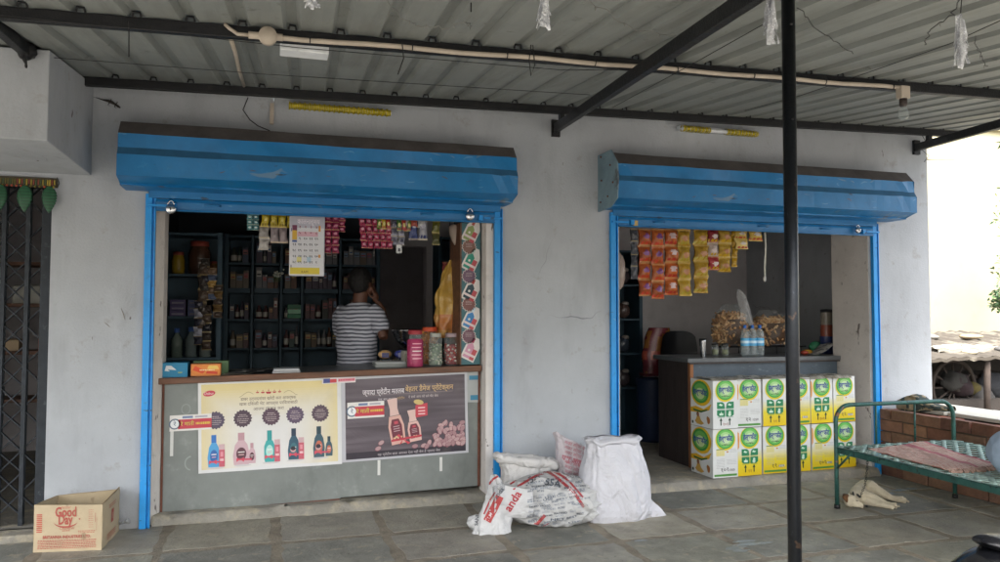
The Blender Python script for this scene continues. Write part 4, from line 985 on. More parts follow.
x = at(407, 340, y=.85).x
t = empty('steel_bowl', (x, .85, 1.08), 'wide steel scale bowl standing behind the pink jar', 'bowl')
s = MB(); s.lathe([(0, .0), (.06, .0), (.12, .07), (.16, .15), (.17, .155), (.16, .16), (.115, .08), (.05, .012), (0, .01)], (x, .72, 1.2), 28); s.build('bowl_body', 'steel', t)
s = MB(); s.box(x-.1, x+.1, .64, .8, ctz(x), ctz(x)+.09); s.tube([(x, .72, ctz(x)+.09), (x, .72, 1.205)], .02, 10); s.build('scale_base', 'gate', t, bevel=.008)

def jar(px0, px1, pyb, pyt, y, label, fill, lid, style='glass', seed=0, fillh=.8):
    a, b = at(px0, pyb, y=y), at(px1, pyb, y=y); cx = (a.x+b.x)/2; r = (b.x-a.x)/2; H = at(px0, pyt, y=y).z-ctz(cx); z = ctz(cx)
    t = empty('candy_jar', (cx, y, z), label, 'jar', 'jars on the counter')
    s = MB()
    if style == 'solid':
        s.lathe([(0, 0), (r*.95, 0), (r, .01), (r, H*.72), (r*.8, H*.76)], (cx, y, z), 24, fill); s.build('jar_body', 'ink_gloss', t)
        s = MB(); s.lathe([(r*.8, H*.76), (r*.72, H*.84), (r*.6, H*.9), (r*.6, H*.9)], (cx, y, z), 20); s.build('neck', 'pet', t)
    else:
        s.lathe([(0, 0), (r*.94, 0), (r, .012), (r, H*.8), (r*.8, H*.9), (r*.8, H*.9)], (cx, y, z), 24); s.build('jar_body', 'glass', t)
        s = MB(); q = random.Random(seed)
        s.lathe([(0, .006), (r*.85, .006), (r*.9, .02), (r*.9, H*fillh*.95), (0, H*fillh)], (cx, y, z), 20, mixc(C3(fill[0]), (0, 0, 0), .35))
        for k in range(150):
            th = q.uniform(0, 6.283); zz = q.uniform(.015, H*fillh); sz = q.uniform(.007, .013)
            s.ball((cx+math.cos(th)*r*.88, y+math.sin(th)*r*.88, z+zz), sz, 6, q.choice(fill), sc=(1, 1, .7))
        s.build('sweets', 'ink_gloss', t)
    s = MB(); s.lathe([(r*.84, H*.88), (r*.86, H*.9), (r*.86, H*.985), (r*.78, H), (0, H)], (cx, y, z), 24, lid); s.build('lid', 'plain', t)
    return t, cx, r, H, z
t, cx, r, H, z = jar(407, 423, 363, 330, .25, 'bright pink jar with a red lid at the front of the counter', 'a83c62', '9c3038', 'solid')
s = MB()
for k in range(1, 6):
    zz = z+H*(.12+.1*k); s.add([(cx+(r+.001)*math.sin(a), .25-(r+.001)*math.cos(a), zq) for zq in (zz, zz+.008) for a in [-.6+.2*i+(k % 2)*.1 for i in range(7)]], [(i, i+1, 8+i, 7+i) for i in range(6)], 'e8a8b8' if k != 3 else 'f0e4e4')
s.build('label_print', 'ink', t)
jar(421, 438, 362, 327, .42, 'tall jar of orange snacks with an orange red lid', ['c07c34', 'b06c2c', 'd09048'], 'c8502c', seed=1, fillh=.88)
jar(429, 442, 363, 333, .27, 'glass jar of small green wrapped sweets with a clear lid', ['8c9c88', '70846c', 'a8b4a0', 'b8b8a8'], 'a8a8a0', seed=2, fillh=.68)
jar(444, 461, 362, 333, .3, 'wide glass jar of red and white sweets at the right end', ['a83038', 'c8c0b4', 'b84c40', 'd8d0c8'], 'a89498', seed=3, fillh=.66)

# ============================================================ BACK SHELVES ROOM 1
def rack(name, xs, zs, y0, y1, label, mat='greyboard', thick=.022, cat='shelf', heavy=()):
    t = empty(name, ((xs[0]+xs[-1])/2, (y0+y1)/2, zs[0]), label, cat)
    for i, x in enumerate(xs):
        s = MB(); w_ = .04 if i in (0, len(xs)-1) else thick; s.box(x-w_/2, x+w_/2, y0, y1, zs[0], zs[-1]+.03); s.build('upright', mat, t)
    for z in zs:
        s = MB(); h = .05 if z in heavy else thick
        for i in range(len(xs)-1): s.box(xs[i]+.021, xs[i+1]-.021, y0+.004, y1, z, z+h)
        s.build('board', mat, t)
    s = MB(); s.box(xs[0]-.02, xs[-1]+.02, y1+.001, y1+.015, zs[0], zs[-1]+.03); s.build('back_panel', mat, t)
    return t
M['shelfblue'] = pm('shelf_paint', '24404f', rough=.6, var=.2, vscale=6, bump=.1)
yS = 2.6
zrow = [at(260, p, y=yS).z for p in (350, 321, 293, 265, 238)]; zrow = [.2, .62]+zrow
xcol = [at(p, 300, y=yS).x for p in (226, 252, 281, 302, 340, 378)]
rack('display_rack', xcol, zrow, yS, 2.95, 'tall blue grey rack of cubbyholes behind the shopkeeper', 'shelfblue', heavy=(zrow[4],))
rack('display_rack', [at(p, 300, y=yS).x for p in (440, 470, 500)], [.2, .7, 1.2, 1.65, 2.1, 2.35], yS, 2.9, 'blue grey rack right of the dark inner doorway', 'shelfblue')
rr = random.Random(11)
pal = ['6c4044', '4c5c78', '785c3c', '4c5048', '6c686c', '7c4c30', '3c5c50', '8c7c68', '54405c', '8a8a90']
names = {'6c4044': 'maroon', '4c5c78': 'slate blue', '785c3c': 'tan', '4c5048': 'olive grey', '6c686c': 'mid grey', '7c4c30': 'rust brown', '3c5c50': 'dark green', '8c7c68': 'beige', '54405c': 'plum', '8a8a90': 'pale grey'}
rown = ['bottom', 'low', 'counter height', 'third', 'fourth', 'fifth', 'top']
for r in range(2, 6):
    for c in range(5):
        x = xcol[c]+.035; x1 = xcol[c+1]-.03; hh = zrow[r+1]-zrow[r]-.05 if r+1 < len(zrow) else .2
        base = rr.choice(pal); k = 0
        if (r, c) == (4, 1): base = '8a8a90'
        while x < x1-.03:
            w_ = rr.uniform(.045, .075) if c != 4 else rr.uniform(.05, .1); w_ = min(w_, x1-x)
            cc = base if rr.random() < .7 else rr.choice(pal)
            if (r, c) == (4, 1) and x > x1-.09: cc = '7c4c30'
            h = hh*rr.uniform(.5, .75) if rr.random() < .7 else hh*rr.uniform(.75, .93)
            z = zrow[r]+(.052 if zrow[r] == zrow[4] else .024)
            s = MB(); bright = tuple(v*.42 for v in C3(cc))  # palette colour scaled down to paint in the shop's dimness
            if rr.random() < .3:
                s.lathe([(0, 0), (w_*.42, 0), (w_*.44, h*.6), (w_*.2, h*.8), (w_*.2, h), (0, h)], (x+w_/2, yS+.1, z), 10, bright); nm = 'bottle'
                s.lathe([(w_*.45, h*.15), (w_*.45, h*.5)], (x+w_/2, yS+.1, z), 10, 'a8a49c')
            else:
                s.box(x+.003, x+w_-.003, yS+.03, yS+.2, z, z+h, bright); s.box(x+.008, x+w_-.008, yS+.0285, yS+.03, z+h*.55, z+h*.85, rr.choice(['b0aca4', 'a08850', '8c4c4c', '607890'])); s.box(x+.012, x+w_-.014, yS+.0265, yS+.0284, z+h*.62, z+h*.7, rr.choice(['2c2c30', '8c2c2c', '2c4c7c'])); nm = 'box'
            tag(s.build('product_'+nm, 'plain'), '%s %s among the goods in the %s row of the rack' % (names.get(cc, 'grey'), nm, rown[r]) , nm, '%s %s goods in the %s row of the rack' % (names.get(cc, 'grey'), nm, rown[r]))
            x += w_; k += 1
# green boxes cell
s = MB(); x = xcol[2]+.07
for k in range(3): s.box(x, x+.14, yS+.02, yS+.2, zrow[3]+.03+.05*k, zrow[3]+.075+.05*k, ['2c7c54', '8cc0a0', '2c6c4c'][k])
tag(s.build('green_cartons', 'plain', bevel=.003), 'bright green stacked cartons in the third cubbyhole of the rack', 'box')
# white flower print
s = MB(); p = at(276, 274, y=yS-.02); q = random.Random(5)
for k in range(26):
    a = q.uniform(0, 6.28); d = abs(q.gauss(0, .028)); c = (p.x+d*1.3*math.cos(a), yS-.02+q.uniform(-.01, .01), p.z+d*math.sin(a)); s.ball(c, q.uniform(.007, .013), 6, q.choice(['d8dcd0', 'c8ccb8', 'e0e0d8']), sc=(1.3, .4, 1))
for k in range(9): a = -.4-k*.25; s.tube([(p.x, yS-.01, p.z-.01), (p.x+.07*math.cos(a), yS-.015, p.z-.03+.06*math.sin(a))], .002, 4, '4c6c3c')
tag(s.build('white_flowers', 'plain'), 'small cluster of white artificial flowers on the front of the rack', 'flowers')

# left side rack with jars
lr = rack('side_rack', [-.94, -.42], [.2, .65, 1.08, 1.45, 1.83, 2.2], 1.45, 1.8, 'narrow blue side rack of jars by the left jamb', 'shelfblue')
items = [(-.78, 1.853, .055, .2, 'c0a030', 'yellow labelled jar on the upper shelf of the side rack', 0), (-.6, 1.853, .095, .3, '6c4c3c', 'big dark brown jar on the upper shelf of the side rack', 0), (-.47, 1.853, .045, .12, 'a06c30', 'small amber jar on the upper shelf of the side rack', 0),
         (-.78, 1.103, .05, .26, '8c9c90', 'pale plastic bottle on the counter height shelf of the side rack', 1), (-.66, 1.103, .05, .27, '9cacac', 'clear grey bottle on the counter height shelf of the side rack', 1), (-.54, 1.103, .05, .27, 'b0bcb8', 'clear white bottle on the counter height shelf of the side rack', 1)]
for (x, z, r, h, c, lb, st) in items:
    c = tuple(v*.45 for v in C3(c)); t = empty('storage_jar' if not st else 'bottle', (x, 1.56, z), lb, 'jar' if not st else 'bottle'); s = MB()  # jar and bottle colours darkened to hold the shop's shade
    if st: s.lathe([(0, 0), (r, 0), (r, h*.6), (r*.35, h*.82), (r*.35, h*.9)], (x, 1.56, z), 16, c)
    else: s.lathe([(0, 0), (r, 0), (r*1.03, h*.3), (r, h*.35), (r*1.03, h*.6), (r, h*.65), (r*.8, h*.85)], (x, 1.56, z), 18, c)
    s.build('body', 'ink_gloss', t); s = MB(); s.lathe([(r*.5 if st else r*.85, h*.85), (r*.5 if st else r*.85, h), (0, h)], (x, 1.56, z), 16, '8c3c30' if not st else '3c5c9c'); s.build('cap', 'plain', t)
for k, (x, c, lb) in enumerate(((-.77, '5c4c84', 'purple box stack on the middle shelf of the side rack'), (-.62, '6c78b0', 'pale violet box stack on the middle shelf of the side rack'), (-.5, '4c8cb0', 'light blue box on the middle shelf of the side rack'))):
    s = MB()
    for j in range(3 if k < 2 else 1): s.box(x-.065, x+.065, 1.49, 1.66, 1.474+.05*j, 1.52+.05*j, tuple(v*.5 for v in C3(c))); s.box(x-.05, x+.05, 1.488, 1.49, 1.485+.05*j, 1.5+.05*j, '6c6878')  # box colours darkened for the same interior shade
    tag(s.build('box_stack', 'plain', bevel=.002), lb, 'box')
# hanging dark strips by side rack
def sachet_strip(name, px, py0, py1, pw, y, rows, cols, colors, label, cat, mat='ink_gloss', skew=0., group=None, nums=None, seed=0, bend=.02):
    """a hanging strip: every packet a pillow with crimped edges, packets are parts"""
    q = random.Random(seed+int(px)); a, b = at(px-pw/2, py0, y=y), at(px+pw/2, py0, y=y); c = at(px-pw/2, py1, y=y)
    W_ = b.x-a.x; H_ = a.z-c.z; t = empty(name, ((a.x+b.x)/2, y, a.z), label, cat, group)
    cw, ch = W_/cols, H_/rows
    for j in range(rows):
        for i in range(cols):
            s = MB(); u0 = a.x+cw*i; z0 = a.z-ch*(j+1); sd = q.uniform(0, 99); base = C3(colors[(j*cols+i) % len(colors)]); f_ = q.uniform(.85, 1.1); base = tuple(v*f_ for v in base)
            thick = min(cw, ch)*.36; sway = q.uniform(-.01, .01); tilt = q.uniform(-.12, .12)
            def fn(u, v, u0=u0, z0=z0, sd=sd):
                e = (math.sin(math.pi*min(1, max(0, u)))**.5)*(max(0, math.sin(math.pi*min(1, max(0, (v-.08)/.84))))**.6)
                n_ = noise.noise(Vector((u*4+sd, v*4, 0)))*.35*thick*(e+.25)+noise.noise(Vector((u*9+sd, v*9, 3)))*.18*thick
                pinch = 1-.16*math.sin(math.pi*v)
                return (u0+cw*(.5+(u-.5)*pinch)+skew*(a.z-z0)+tilt*(v-.5)*ch+.006*noise.noise(Vector((v*3, sd, 0))), y-thick*e-n_+sway, z0+ch*v)
            def colf(u, v, base=base, sd=sd):
                if v < .07 or v > .93: return mixc(base, lin('d8c080'), .3)
                if nums and (u-.5)**2/.07+(v-nums[2])**2/.03 < 1: return lin(nums[0])
                if nums and .1 < v < .28: return lin(nums[1]) if (int(u*9+sd) % 3) else base
                return base
            s.grid(fn, 10, 12, colfn=colf); s.grid(lambda u, v: (lambda p: (p[0], y+.6*(y-p[1])+.003, p[2]))(fn(u, v)), 4, 5, base)
            s.build('packet', mat, t)
    return t
G = 'strips of packets hanging in the left shop front'
for k, (px, p0, p1, cs, lb) in enumerate(((207, 305, 350, ['3c3430', '54463c', '2c2c34'], 'dark lower packet strip hanging at the edge of the side rack'), (218, 285, 318, ['4c4038', '6c5434'], 'small bronze packet strip right of the side rack'), (205, 258, 300, ['44403c', '5c4c40', '30303c'], 'dark crinkled packet strip at the top of the side rack'), (203, 262, 330, ['54483f', '3c3633'], 'dusky brown packet strip hanging by the side rack'), (212, 268, 300, ['7a6450', '54607a', 'a08048'], 'short mottled packet strip with orange ends by the side rack'), (199, 300, 345, ['3c3c48', '9c9ca8'], 'narrow dark strip with a pale streak by the side rack'))):
    sachet_strip('packet_strip', px, p0, p1, 10, 1.3, 5, 1, cs, lb, 'packets', group=None, seed=k)

# hanging goods in front opening 1
yh = .14
sachet_strip('card_strip', 253, 214, 230, 12, yh, 3, 2, ['5a8c90', '4c7c84'], 'small teal card sachets hanging at the left of the row', 'sachets', nums=('b8c8c8', '3c6068', .5))
sachet_strip('packet_strip', 278, 213, 227, 34, yh-.01, 1, 4, ['a89420', '9c8a28'], 'four yellow topped packets hanging left of the calendar', 'packets', nums=('c8b858', '7c6c20', .6))
sachet_strip('packet_strip', 264, 226, 250, 11, yh, 2, 1, ['8c8884', 'a09c98'], 'crinkled clear grey packet strip hanging lowest left of the calendar', 'packets')
sachet_strip('packet_strip', 279, 226, 243, 18, yh+.01, 1, 2, ['847a7c', '988a8c'], 'pair of silvery pink packets hanging just left of the calendar', 'packets')
sachet_strip('sachet_sheet', 332, 214, 253, 15, yh, 5, 2, ['8c2c4c', '80284a'], 'narrow pink sachet sheet hanging right beside the calendar', 'sachets', nums=('b06c80', '6c2038', .5))
sachet_strip('sachet_sheet', 342, 215, 232, 7, yh+.02, 3, 1, ['8c2c4c'], 'very narrow pink sachet strip hanging right of the narrow pink sheet', 'sachets', nums=('b06c80', '6c2038', .5))
sachet_strip('sachet_sheet', 374, 217, 248, 32, yh, 4, 5, ['98304e', '8c2c4a'], 'wide tilted pink sachet sheet hanging above the shopkeeper', 'sachets', nums=('b87c8c', '6c2038', .5), skew=.1)
sachet_strip('packet_strip', 384, 218, 229, 14, yh-.02, 1, 3, ['5c7c30', 'a88c30', '9c3c30'], 'small green and red packets hanging over the wide pink sheet', 'packets', nums=('c8c080', '8c3030', .5))
sachet_strip('sachet_sheet', 398, 219, 245, 14, yh, 3, 2, ['70707c', '8c8c98'], 'silver sachet strip hanging beside the wide pink sheet', 'sachets', nums=('484858', 'a0a0b0', .5))
sachet_strip('packet_strip', 404, 219, 231, 15, yh-.02, 1, 3, ['4c7038', '9c3c34', '5c6c40'], 'small mixed green and red packets hanging over the silver strip', 'packets', nums=('c8c080', '8c3030', .5))
sachet_strip('packet_strip', 418, 220, 240, 19, yh, 1, 2, ['2c3c74', '8c8c94'], 'blue and white packets hanging right of the silver strip', 'packets', nums=('b8b8c4', '243060', .75))
sachet_strip('packet_strip', 436, 221, 245, 8, yh+.02, 2, 1, ['5c5c28', '4c4c2c'], 'dull olive packet strip near the right of the hanging row', 'packets')
sachet_strip('packet_strip', 414, 219, 227, 22, yh-.02, 1, 3, ['b0a8a4', '9c4c40', 'b0b0b0'], 'white and red packet tops overlapping the blue packets', 'packets')
sachet_strip('packet_strip', 446, 262, 330, 8, .5, 5, 1, ['7c3c3c', '8c4c48', 'a8882c', '9c4430', '3c5c8c'], 'red and brown packet strip hanging behind the yellow bag', 'packets')
s = MB(); p = at(399, 249, y=yh-.01); s.box(p.x-.022, p.x+.022, yh-.012, yh-.009, p.z-.033, p.z+.033, 'c8c8c8'); s.box(p.x-.008, p.x+.01, yh-.014, yh-.0125, p.z-.02, p.z+.005, '3c3c44'); s.tube([(p.x, yh-.01, p.z+.033), (p.x, yh-.01, 2.24)], .0015, 4, '888888')
tag(s.build('price_tag', 'ink'), 'small white tag hanging below the silver sachet strip', 'tag')
s = MB(); p = at(455, 238, y=.3)
s.lathe([(.004, -.06), (.03, -.02), (.05, .04), (.055, .09), (.03, .11)], p, 14, 'a8988c', T=None); tag(s.build('paper_cone', 'ink'), 'pale paper cone hanging at the right of the opening', 'paper')

# calendar
a = at(290, 216, y=.09); bL = at(289, 275, y=.09); bR = at(323.5, 274, y=.09)
Wc = bR.x-bL.x; Hc = a.z-bL.z
s = MB(); s.box(bL.x+.004, bR.x+.006, .094, .102, bL.z-.006, a.z, 'a8a8b4')
fl = Flat(s, (bL.x, .0935, bL.z), (1, 0, 0), (0, 0, 1), step=.0007, warp=lambda u, v: .004*math.sin(v*9))
fl.sheet(0, 0, Wc, Hc, 6, 14, 'c8c8cc')
fl.sheet(.006, .008, Wc-.03, Hc*.13, 6, 3, 'c8b438', l=1)
fl.rect(.01, Hc*.86, Wc-.01, Hc-.004, '7c3c60', 1); fl.text('कालनिर्णय', Wc*.55, Hc*.915, .058, 'd8d0d8', 3, width=.17, bold=.02)
fl.text('RAM', Wc*.45, Hc*.055, .025, '4c3c20', 3); fl.rect(Wc-.04, Hc*.3, Wc-.025, Hc*.85, 'c88830', 1)
fl.rect(.01, Hc*.13, .018, Hc*.8, '6c6c90', 1); fl.rect(.02, Hc*.6, .055, Hc*.76, 'c8a038', 2); fl.rect(.02, Hc*.56, .055, Hc*.595, '38508c', 2); fl.rect(.02, Hc*.76, .055, Hc*.85, '6c3450', 2)
nums_ = list('१२३४५६७८९')+['१०', '११', '१२', '१३', '१४', '१५', '१६', '१७', '१८', '१९', '२०', '२१', '२२', '२३', '२४', '२५', '२६', '२७', '२८', '२९', '३०', '३१']
fl.rect(.06, Hc*.66, Wc-.045, Hc*.74, 'c8a0ac', 1); fl.rect(.055, Hc*.22, .09, Hc*.31, 'd0c880', 1); fl.rect(.13, Hc*.22, .16, Hc*.31, 'a0b8c8', 1)
k = 0
for j in range(7):
    for i in range(5):
        u = .036+i*(Wc-.075)/4.4; v = Hc*(.82-j*.1)
        if j < 3 and i == 0: continue
        fl.rect(u-.014, v-.022, u+.016, v-.0212, '9494a0', 1.5); fl.text(nums_[k % 31], u, v, .026, '802838' if j in (0, 1) else '34343c', 2, bold=.02); k += 1
tag(s.build('wall_calendar', 'ink'), 'hanging white page calendar with yellow bottom strip in the left shop front', 'calendar')

# yellow plastic bag hanging at right
s = MB(); c0 = at(446, 300, y=.45)
def bagf(a, b):
    th = 2*math.pi*a; rr_ = .12*(math.sin(math.pi*(.1+.86*b**.85))**.6)*(1-.35*b)+.012
    n_ = .04*noise.noise(Vector((math.cos(th)*2, math.sin(th)*2, b*5)))+.012*noise.noise(Vector((math.cos(th)*6, math.sin(th)*6, b*11)))
    return (c0.x+.02+.06*(b-.5)+.02*math.sin(b*7)+(rr_*.9+n_)*math.cos(th), .45+(rr_*.6+n_)*math.sin(th), c0.z-.32+.66*b)
s.grid(bagf, 28, 30, closeu=True, colfn=lambda a, b: mixc(lin('b0602c') if b < .3 else lin('b8903c'), lin('c8a868'), max(0, noise.noise(Vector((a*9, b*9, 0))))+.2))
t = empty('hanging_bag', (c0.x, .45, c0.z+.34), 'yellow plastic bag hanging left of the sticker board', 'bag'); s.build('bag_body', 'ink_gloss', t)
s = MB(); s.tube([(c0.x+.03, .45, c0.z+.33), (c0.x+.035, .45, c0.z+.5), (c0.x+.03, .45, 2.35)], .003, 5); s.build('string', 'wire', t)

# ============================================================ RIGHT SHOP
c2 = empty('snack_counter', (4.6, .8, .07), 'dark counter with wooden edged end panel behind the stacked cartons', 'counter')
s = MB(); s.box(3.81, 5.44, .42, .44, .07, 1.045); s.build('front_panel', 'greyboard', c2)
s = MB(); s.box(3.79, 3.808, .45, 1.04, .07, 1.045); s.build('end_panel', 'wood_dark', c2)
s = MB(); s.box(3.775, 3.81, .405, .449, .07, 1.045); s.build('corner_post', 'wood_edge', c2, bevel=.003)
s = MB(); s.box(3.74, 5.46, .385, 1.06, 1.046, 1.085); s.build('counter_top', 'laminate', c2, bevel=.004)
s = MB(); s.box(3.76, 5.452, .388, .4, 1.03, 1.045); s.build('edge_trim', 'wood_dark', c2)

# ---- printed cartons
def blend_rect(fl, u0, v0, u1, v1, c0, c1, l, n=10):
    for i in range(n):
        fl.rect(u0, v0+(v1-v0)*i/n, u1, v0+(v1-v0)*(i+1)/n, mixc(C3(c0), C3(c1), (i+.5)/n), l)
def make_carton(kind, yellow, seed, mark):
    q = random.Random(seed); w_, d, h = .238, .34, .418
    s = MB(); s.box(-w_/2, w_/2, 0, d, 0, h, 'c8c8c4')
    fl = Flat(s, (-w_/2, -.0008, 0), (1, 0, 0), (0, 0, 1), step=.0007)
    fl.rect(0, 0, w_, h, 'd4d6d4', 0)
    if yellow: blend_rect(fl, 0, 0, w_, h*.3, 'dfbe00', 'dccb30', 1, 8); blend_rect(fl, 0, h*.3, w_, h*.52, 'dccb30', 'd4d4c8', 1, 8)
    cu, cv, r = w_*.5, h*.79, .097
    # the circle, cropped at the top edge
    def circ(rad, col, l, du=0, dv=0):
        pts = [(cu+du+rad*math.cos(t), min(h-.001, cv+dv+rad*math.sin(t))) for t in [2*math.pi*k/32 for k in range(32)]]; fl.poly(pts, col, l)
    circ(r, 'd4c020', 2); circ(r*.9, '3f9c44', 3, 0, .006)
    circ(r*.78, '6cb858', 4, 0, .006); circ(r*.62, 'a0cc88', 5, 0, .004); circ(r*.42, 'c0d8a8', 6, .004, .004)
    fl.text('हेल्थफीट', cu, cv+.006, .06, '24408c', 8, width=.135, bold=.03); fl.bars(cu-.04, cu+.04, cv-.05, 1, .006, .01, '2c5c34', 8, seed)
    if kind == 'A':
        gc = '1e7c50'
        for i in range(2):
            for j in range(2):
                u0 = w_*.5+(-.082 if i == 0 else .004); v0 = h*.42-.07*j
                cut = .018
                pts = [(u0, v0), (u0+.078, v0), (u0+.078, v0+.058), (u0, v0+.058)]
                if i == 0 and j == 0: pts = [(u0, v0), (u0+.078, v0), (u0+.07, v0+.045), (u0+.05, v0+.058), (u0, v0+.058)]
                if i == 1 and j == 0: pts = [(u0, v0), (u0+.078, v0), (u0+.078, v0+.058), (u0+.028, v0+.058), (u0+.01, v0+.045)]
                if i == 0 and j == 1: pts = [(u0+.02, v0), (u0+.078, v0), (u0+.078, v0+.058), (u0, v0+.058), (u0, v0+.015)]
                if i == 1 and j == 1: pts = [(u0, v0), (u0+.058, v0), (u0+.078, v0+.015), (u0+.078, v0+.058), (u0, v0+.058)]
                fl.poly(pts, gc, 3)
                if j == 0: fl.poly([(u0+.018, v0+.03), (u0+.03, v0+.045), (u0+.05, v0+.035), (u0+.06, v0+.038), (u0+.045, v0+.022)], 'c8e0cc', 4)
                else:
                    if i == 0: fl.poly([(u0+.022, v0+.012), (u0+.06, v0+.012), (u0+.06, v0+.03), (u0+.022, v0+.03)], 'c8e0cc', 4); fl.poly([(u0+.036, v0+.03), (u0+.046, v0+.03), (u0+.041, v0+.05)], 'c8e0cc', 4)
                    else: fl.disc(u0+.038, v0+.036, .012, 'c8e0cc', 4); fl.disc(u0+.036, v0+.018, .015, 'c8e0cc', 4)
                fl.rect(u0+.004, v0-.006, u0+.074, v0-.003, gc, 4)
        for du in (-.045, .04):
            u0 = cu+du; ac = '183c28'
            fl.rect(u0-.005, .03, u0+.005, .075, ac, 3); fl.poly([(u0-.014, .07), (u0+.014, .07), (u0, .098)], ac, 3)
        fl.text(mark, cu+.0, .04, .035, '8c2c20', 5)
    else:
        fl.rect(.03, h*.45, .11, h*.58, 'd4cc90', 3); fl.rect(.03, h*.58, .11, h*.595, '3c7c40', 4)
        for i in range(3): fl.rect(.05+.02*i, h*.45, .051+.02*i, h*.58, 'a8a460', 4)
        fl.poly([(.125, h*.53), (.138, h*.55), (.152, h*.53), (.138, h*.51)], 'c89050', 3)
        fl.bars(.16, .225, h*.58, 3, .003, .012, 'a0a0a0', 3, seed+1); fl.bars(.03, .11, h*.38, 7, .003, .013, 'a8a8a8', 3, seed+2); fl.bars(.13, .225, h*.36, 4, .003, .012, 'a0a0a0', 3, seed+3)
        fl.rect(.155, h*.13, .21, h*.17, 'd0d0c8', 3); fl.text('%d' % (1000+seed*37), .18, h*.15, .03, '30305c', 5); fl.text(mark, .11, h*.16, .05, '2c2c30', 6, rot=.1)
        fl.rect(0.01, .012, w_-.01, .03, '4c8c3c', 3)
    if seed % 3 == 1: fl.poly([(0, h*.55), (.012, h*.6), (.016, h*.75), (.012, h*.9), (0, h*.93)], 'd89030', 3)
    fl.text('१२', cu+.01*(seed % 3), cv-.045, .03, '20242c', 9, rot=.2)
    # side face (facing -x)
    sd = Flat(s, (-w_/2-.0008, d, 0), (0, -1, 0), (0, 0, 1), step=.0007)
    sd.rect(0, 0, d, h, 'd0d2d0', 0)
    sd.disc(d*.48, h*.72, d*.46, 'd4ac1c', 1, rv=h*.28); sd.disc(d*.45, h*.73, d*.38, '3c8c3c', 2, rv=h*.235); sd.disc(d*.45, h*.73, d*.3, '68a850', 3, rv=h*.19); sd.disc(d*.45, h*.7, d*.2, 'b8cc90', 4, rv=h*.12)
    sd.text('हेल्थफीट', d*.45, h*.72, .06, '24408c', 6, width=.22, bold=.03)
    sd.poly([(0, h*.38), (d*.25, h*.42), (d*.6, h*.38), (d*.95, h*.52), (d*.85, h*.38), (d*.5, h*.3), (0, h*.28)], 'd8a820', 3); sd.poly([(d*.12, h*.36), (d*.5, h*.34), (d*.8, h*.4), (d*.75, h*.36), (d*.5, h*.3), (d*.15, h*.32)], '1c5c34', 5)
    sd.poly([(d*.2, h*.1), (d*.3, h*.05), (d*.5, h*.04), (d*.62, h*.08), (d*.48, h*.14), (d*.42, h*.22), (d*.3, h*.22), (d*.26, h*.15)], 'c09848', 5)
    sd.disc(d*.35, h*.245, .018, '8c5c44', 6); sd.disc(d*.34, h*.255, .02, '2c1c18', 5.5)
    sd.disc(d*.82, h*.16, .022, 'b0703c', 5, rv=.03); sd.disc(d*.78, h*.2, .016, 'a87844', 5, rv=.02); sd.disc(d*.1, h*.07, .014, '2c3c2c', 5)
    # top flaps with tape
    tp = Flat(s, (-w_/2, 0, h+.0008), (1, 0, 0), (0, 1, 0), step=.0007); tp.rect(0, 0, w_, d, 'a8a090', 0); tp.rect(w_*.35, 0, w_*.65, d, '8c7c5c', 1)
    o = s.build('printed_carton', 'ink', base=(0, 0, 0)); return o
xs6 = [3.715+.262*i for i in range(6)]
kinds = [[('B', 0), ('A', 1), ('B', 1), ('A', 1), ('B', 1), ('A', 1)], [('A', 0), ('B', 0), ('A', 1), ('B', 1), ('A', 1), ('B', 1)]]
ordn = ['leftmost', 'second', 'third', 'fourth', 'fifth', 'rightmost']
k = 0
for r in (0, 1):
    for c in range(6):
        kd, ye = kinds[r][c]
        o = make_carton(kd, ye, r*6+c, ['१०१', '१२', '११', '१२', '१०१', '१२'][c])
        rq = random.Random(r*7+c)
        o.location = (3.845+.2665*c+rq.uniform(-.006, .006), -.045+.014*c+rq.uniform(-.014, .012), .072+.425*r); o.rotation_euler = (0, 0, rq.uniform(-.03, .03)+.03)
        o.scale = (1.06, 1, 1.0)
        desc = ('white carton' if not ye else 'yellow bottomed carton')+(' with green icons' if kd == 'A' else ' with green bottom bar')
        tag(o, '%s, %s of the %s row' % (desc, ordn[c], ['lower', 'upper'][r]), 'carton', 'printed cartons stacked against the counter')
s = MB(); s.grid(lambda a, b: (3.74+1.5*a, -.03+.3*b+.02*a, .921+.012*max(0, .3+noise.noise(Vector((a*14, b*5, 0))))-.02*(b < .02)), 60, 8, colfn=lambda a, b: mixc(lin('6c6450'), lin('b0aca0'), .5+.9*noise.noise(Vector((a*22, b*6, 4)))))
tag(s.build('crumpled_sheet', 'ink_gloss'), 'crumpled brown plastic sheet lying on top of the carton stack', 'sheet')

# bottles on counter 2
def water_bottle(px, label):
    x = at(px, 354, y=.6).x; z = 1.086
    t = empty('water_bottle', (x, .6, z), label, 'bottle', 'water bottles on the snack counter'); H = .305; r = .041
    s = MB(); s.lathe([(0, .004), (r*.8, 0), (r, .012), (r*.94, .04), (r, .06), (r, .09), (r*.95, .1), (r*.95, .18), (r, .19), (r, .21), (r*.8, .245), (r*.34, .27), (r*.33, .285)], (x, .6, z), 20); s.build('bottle_body', 'pet', t)
    s = MB(); s.lathe([(0, .01), (r*.8, .01), (r*.85, .24), (0, .24)], (x, .6, z), 14); s.build('water', 'pet', t)
    s = MB(); s.lathe([(r*1.01, .1), (r*1.01, .175)], (x, .6, z), 20, '4fa8d8'); s.lathe([(r*1.02, .125), (r*1.02, .15)], (x, .6, z), 20, 'c0dcec'); s.build('label_band', 'ink_gloss', t)
    s = MB(); s.lathe([(r*.38, .272), (r*.4, .302), (0, .305)], (x, .6, z), 16, '2464b8'); s.build('cap', 'plain', t)
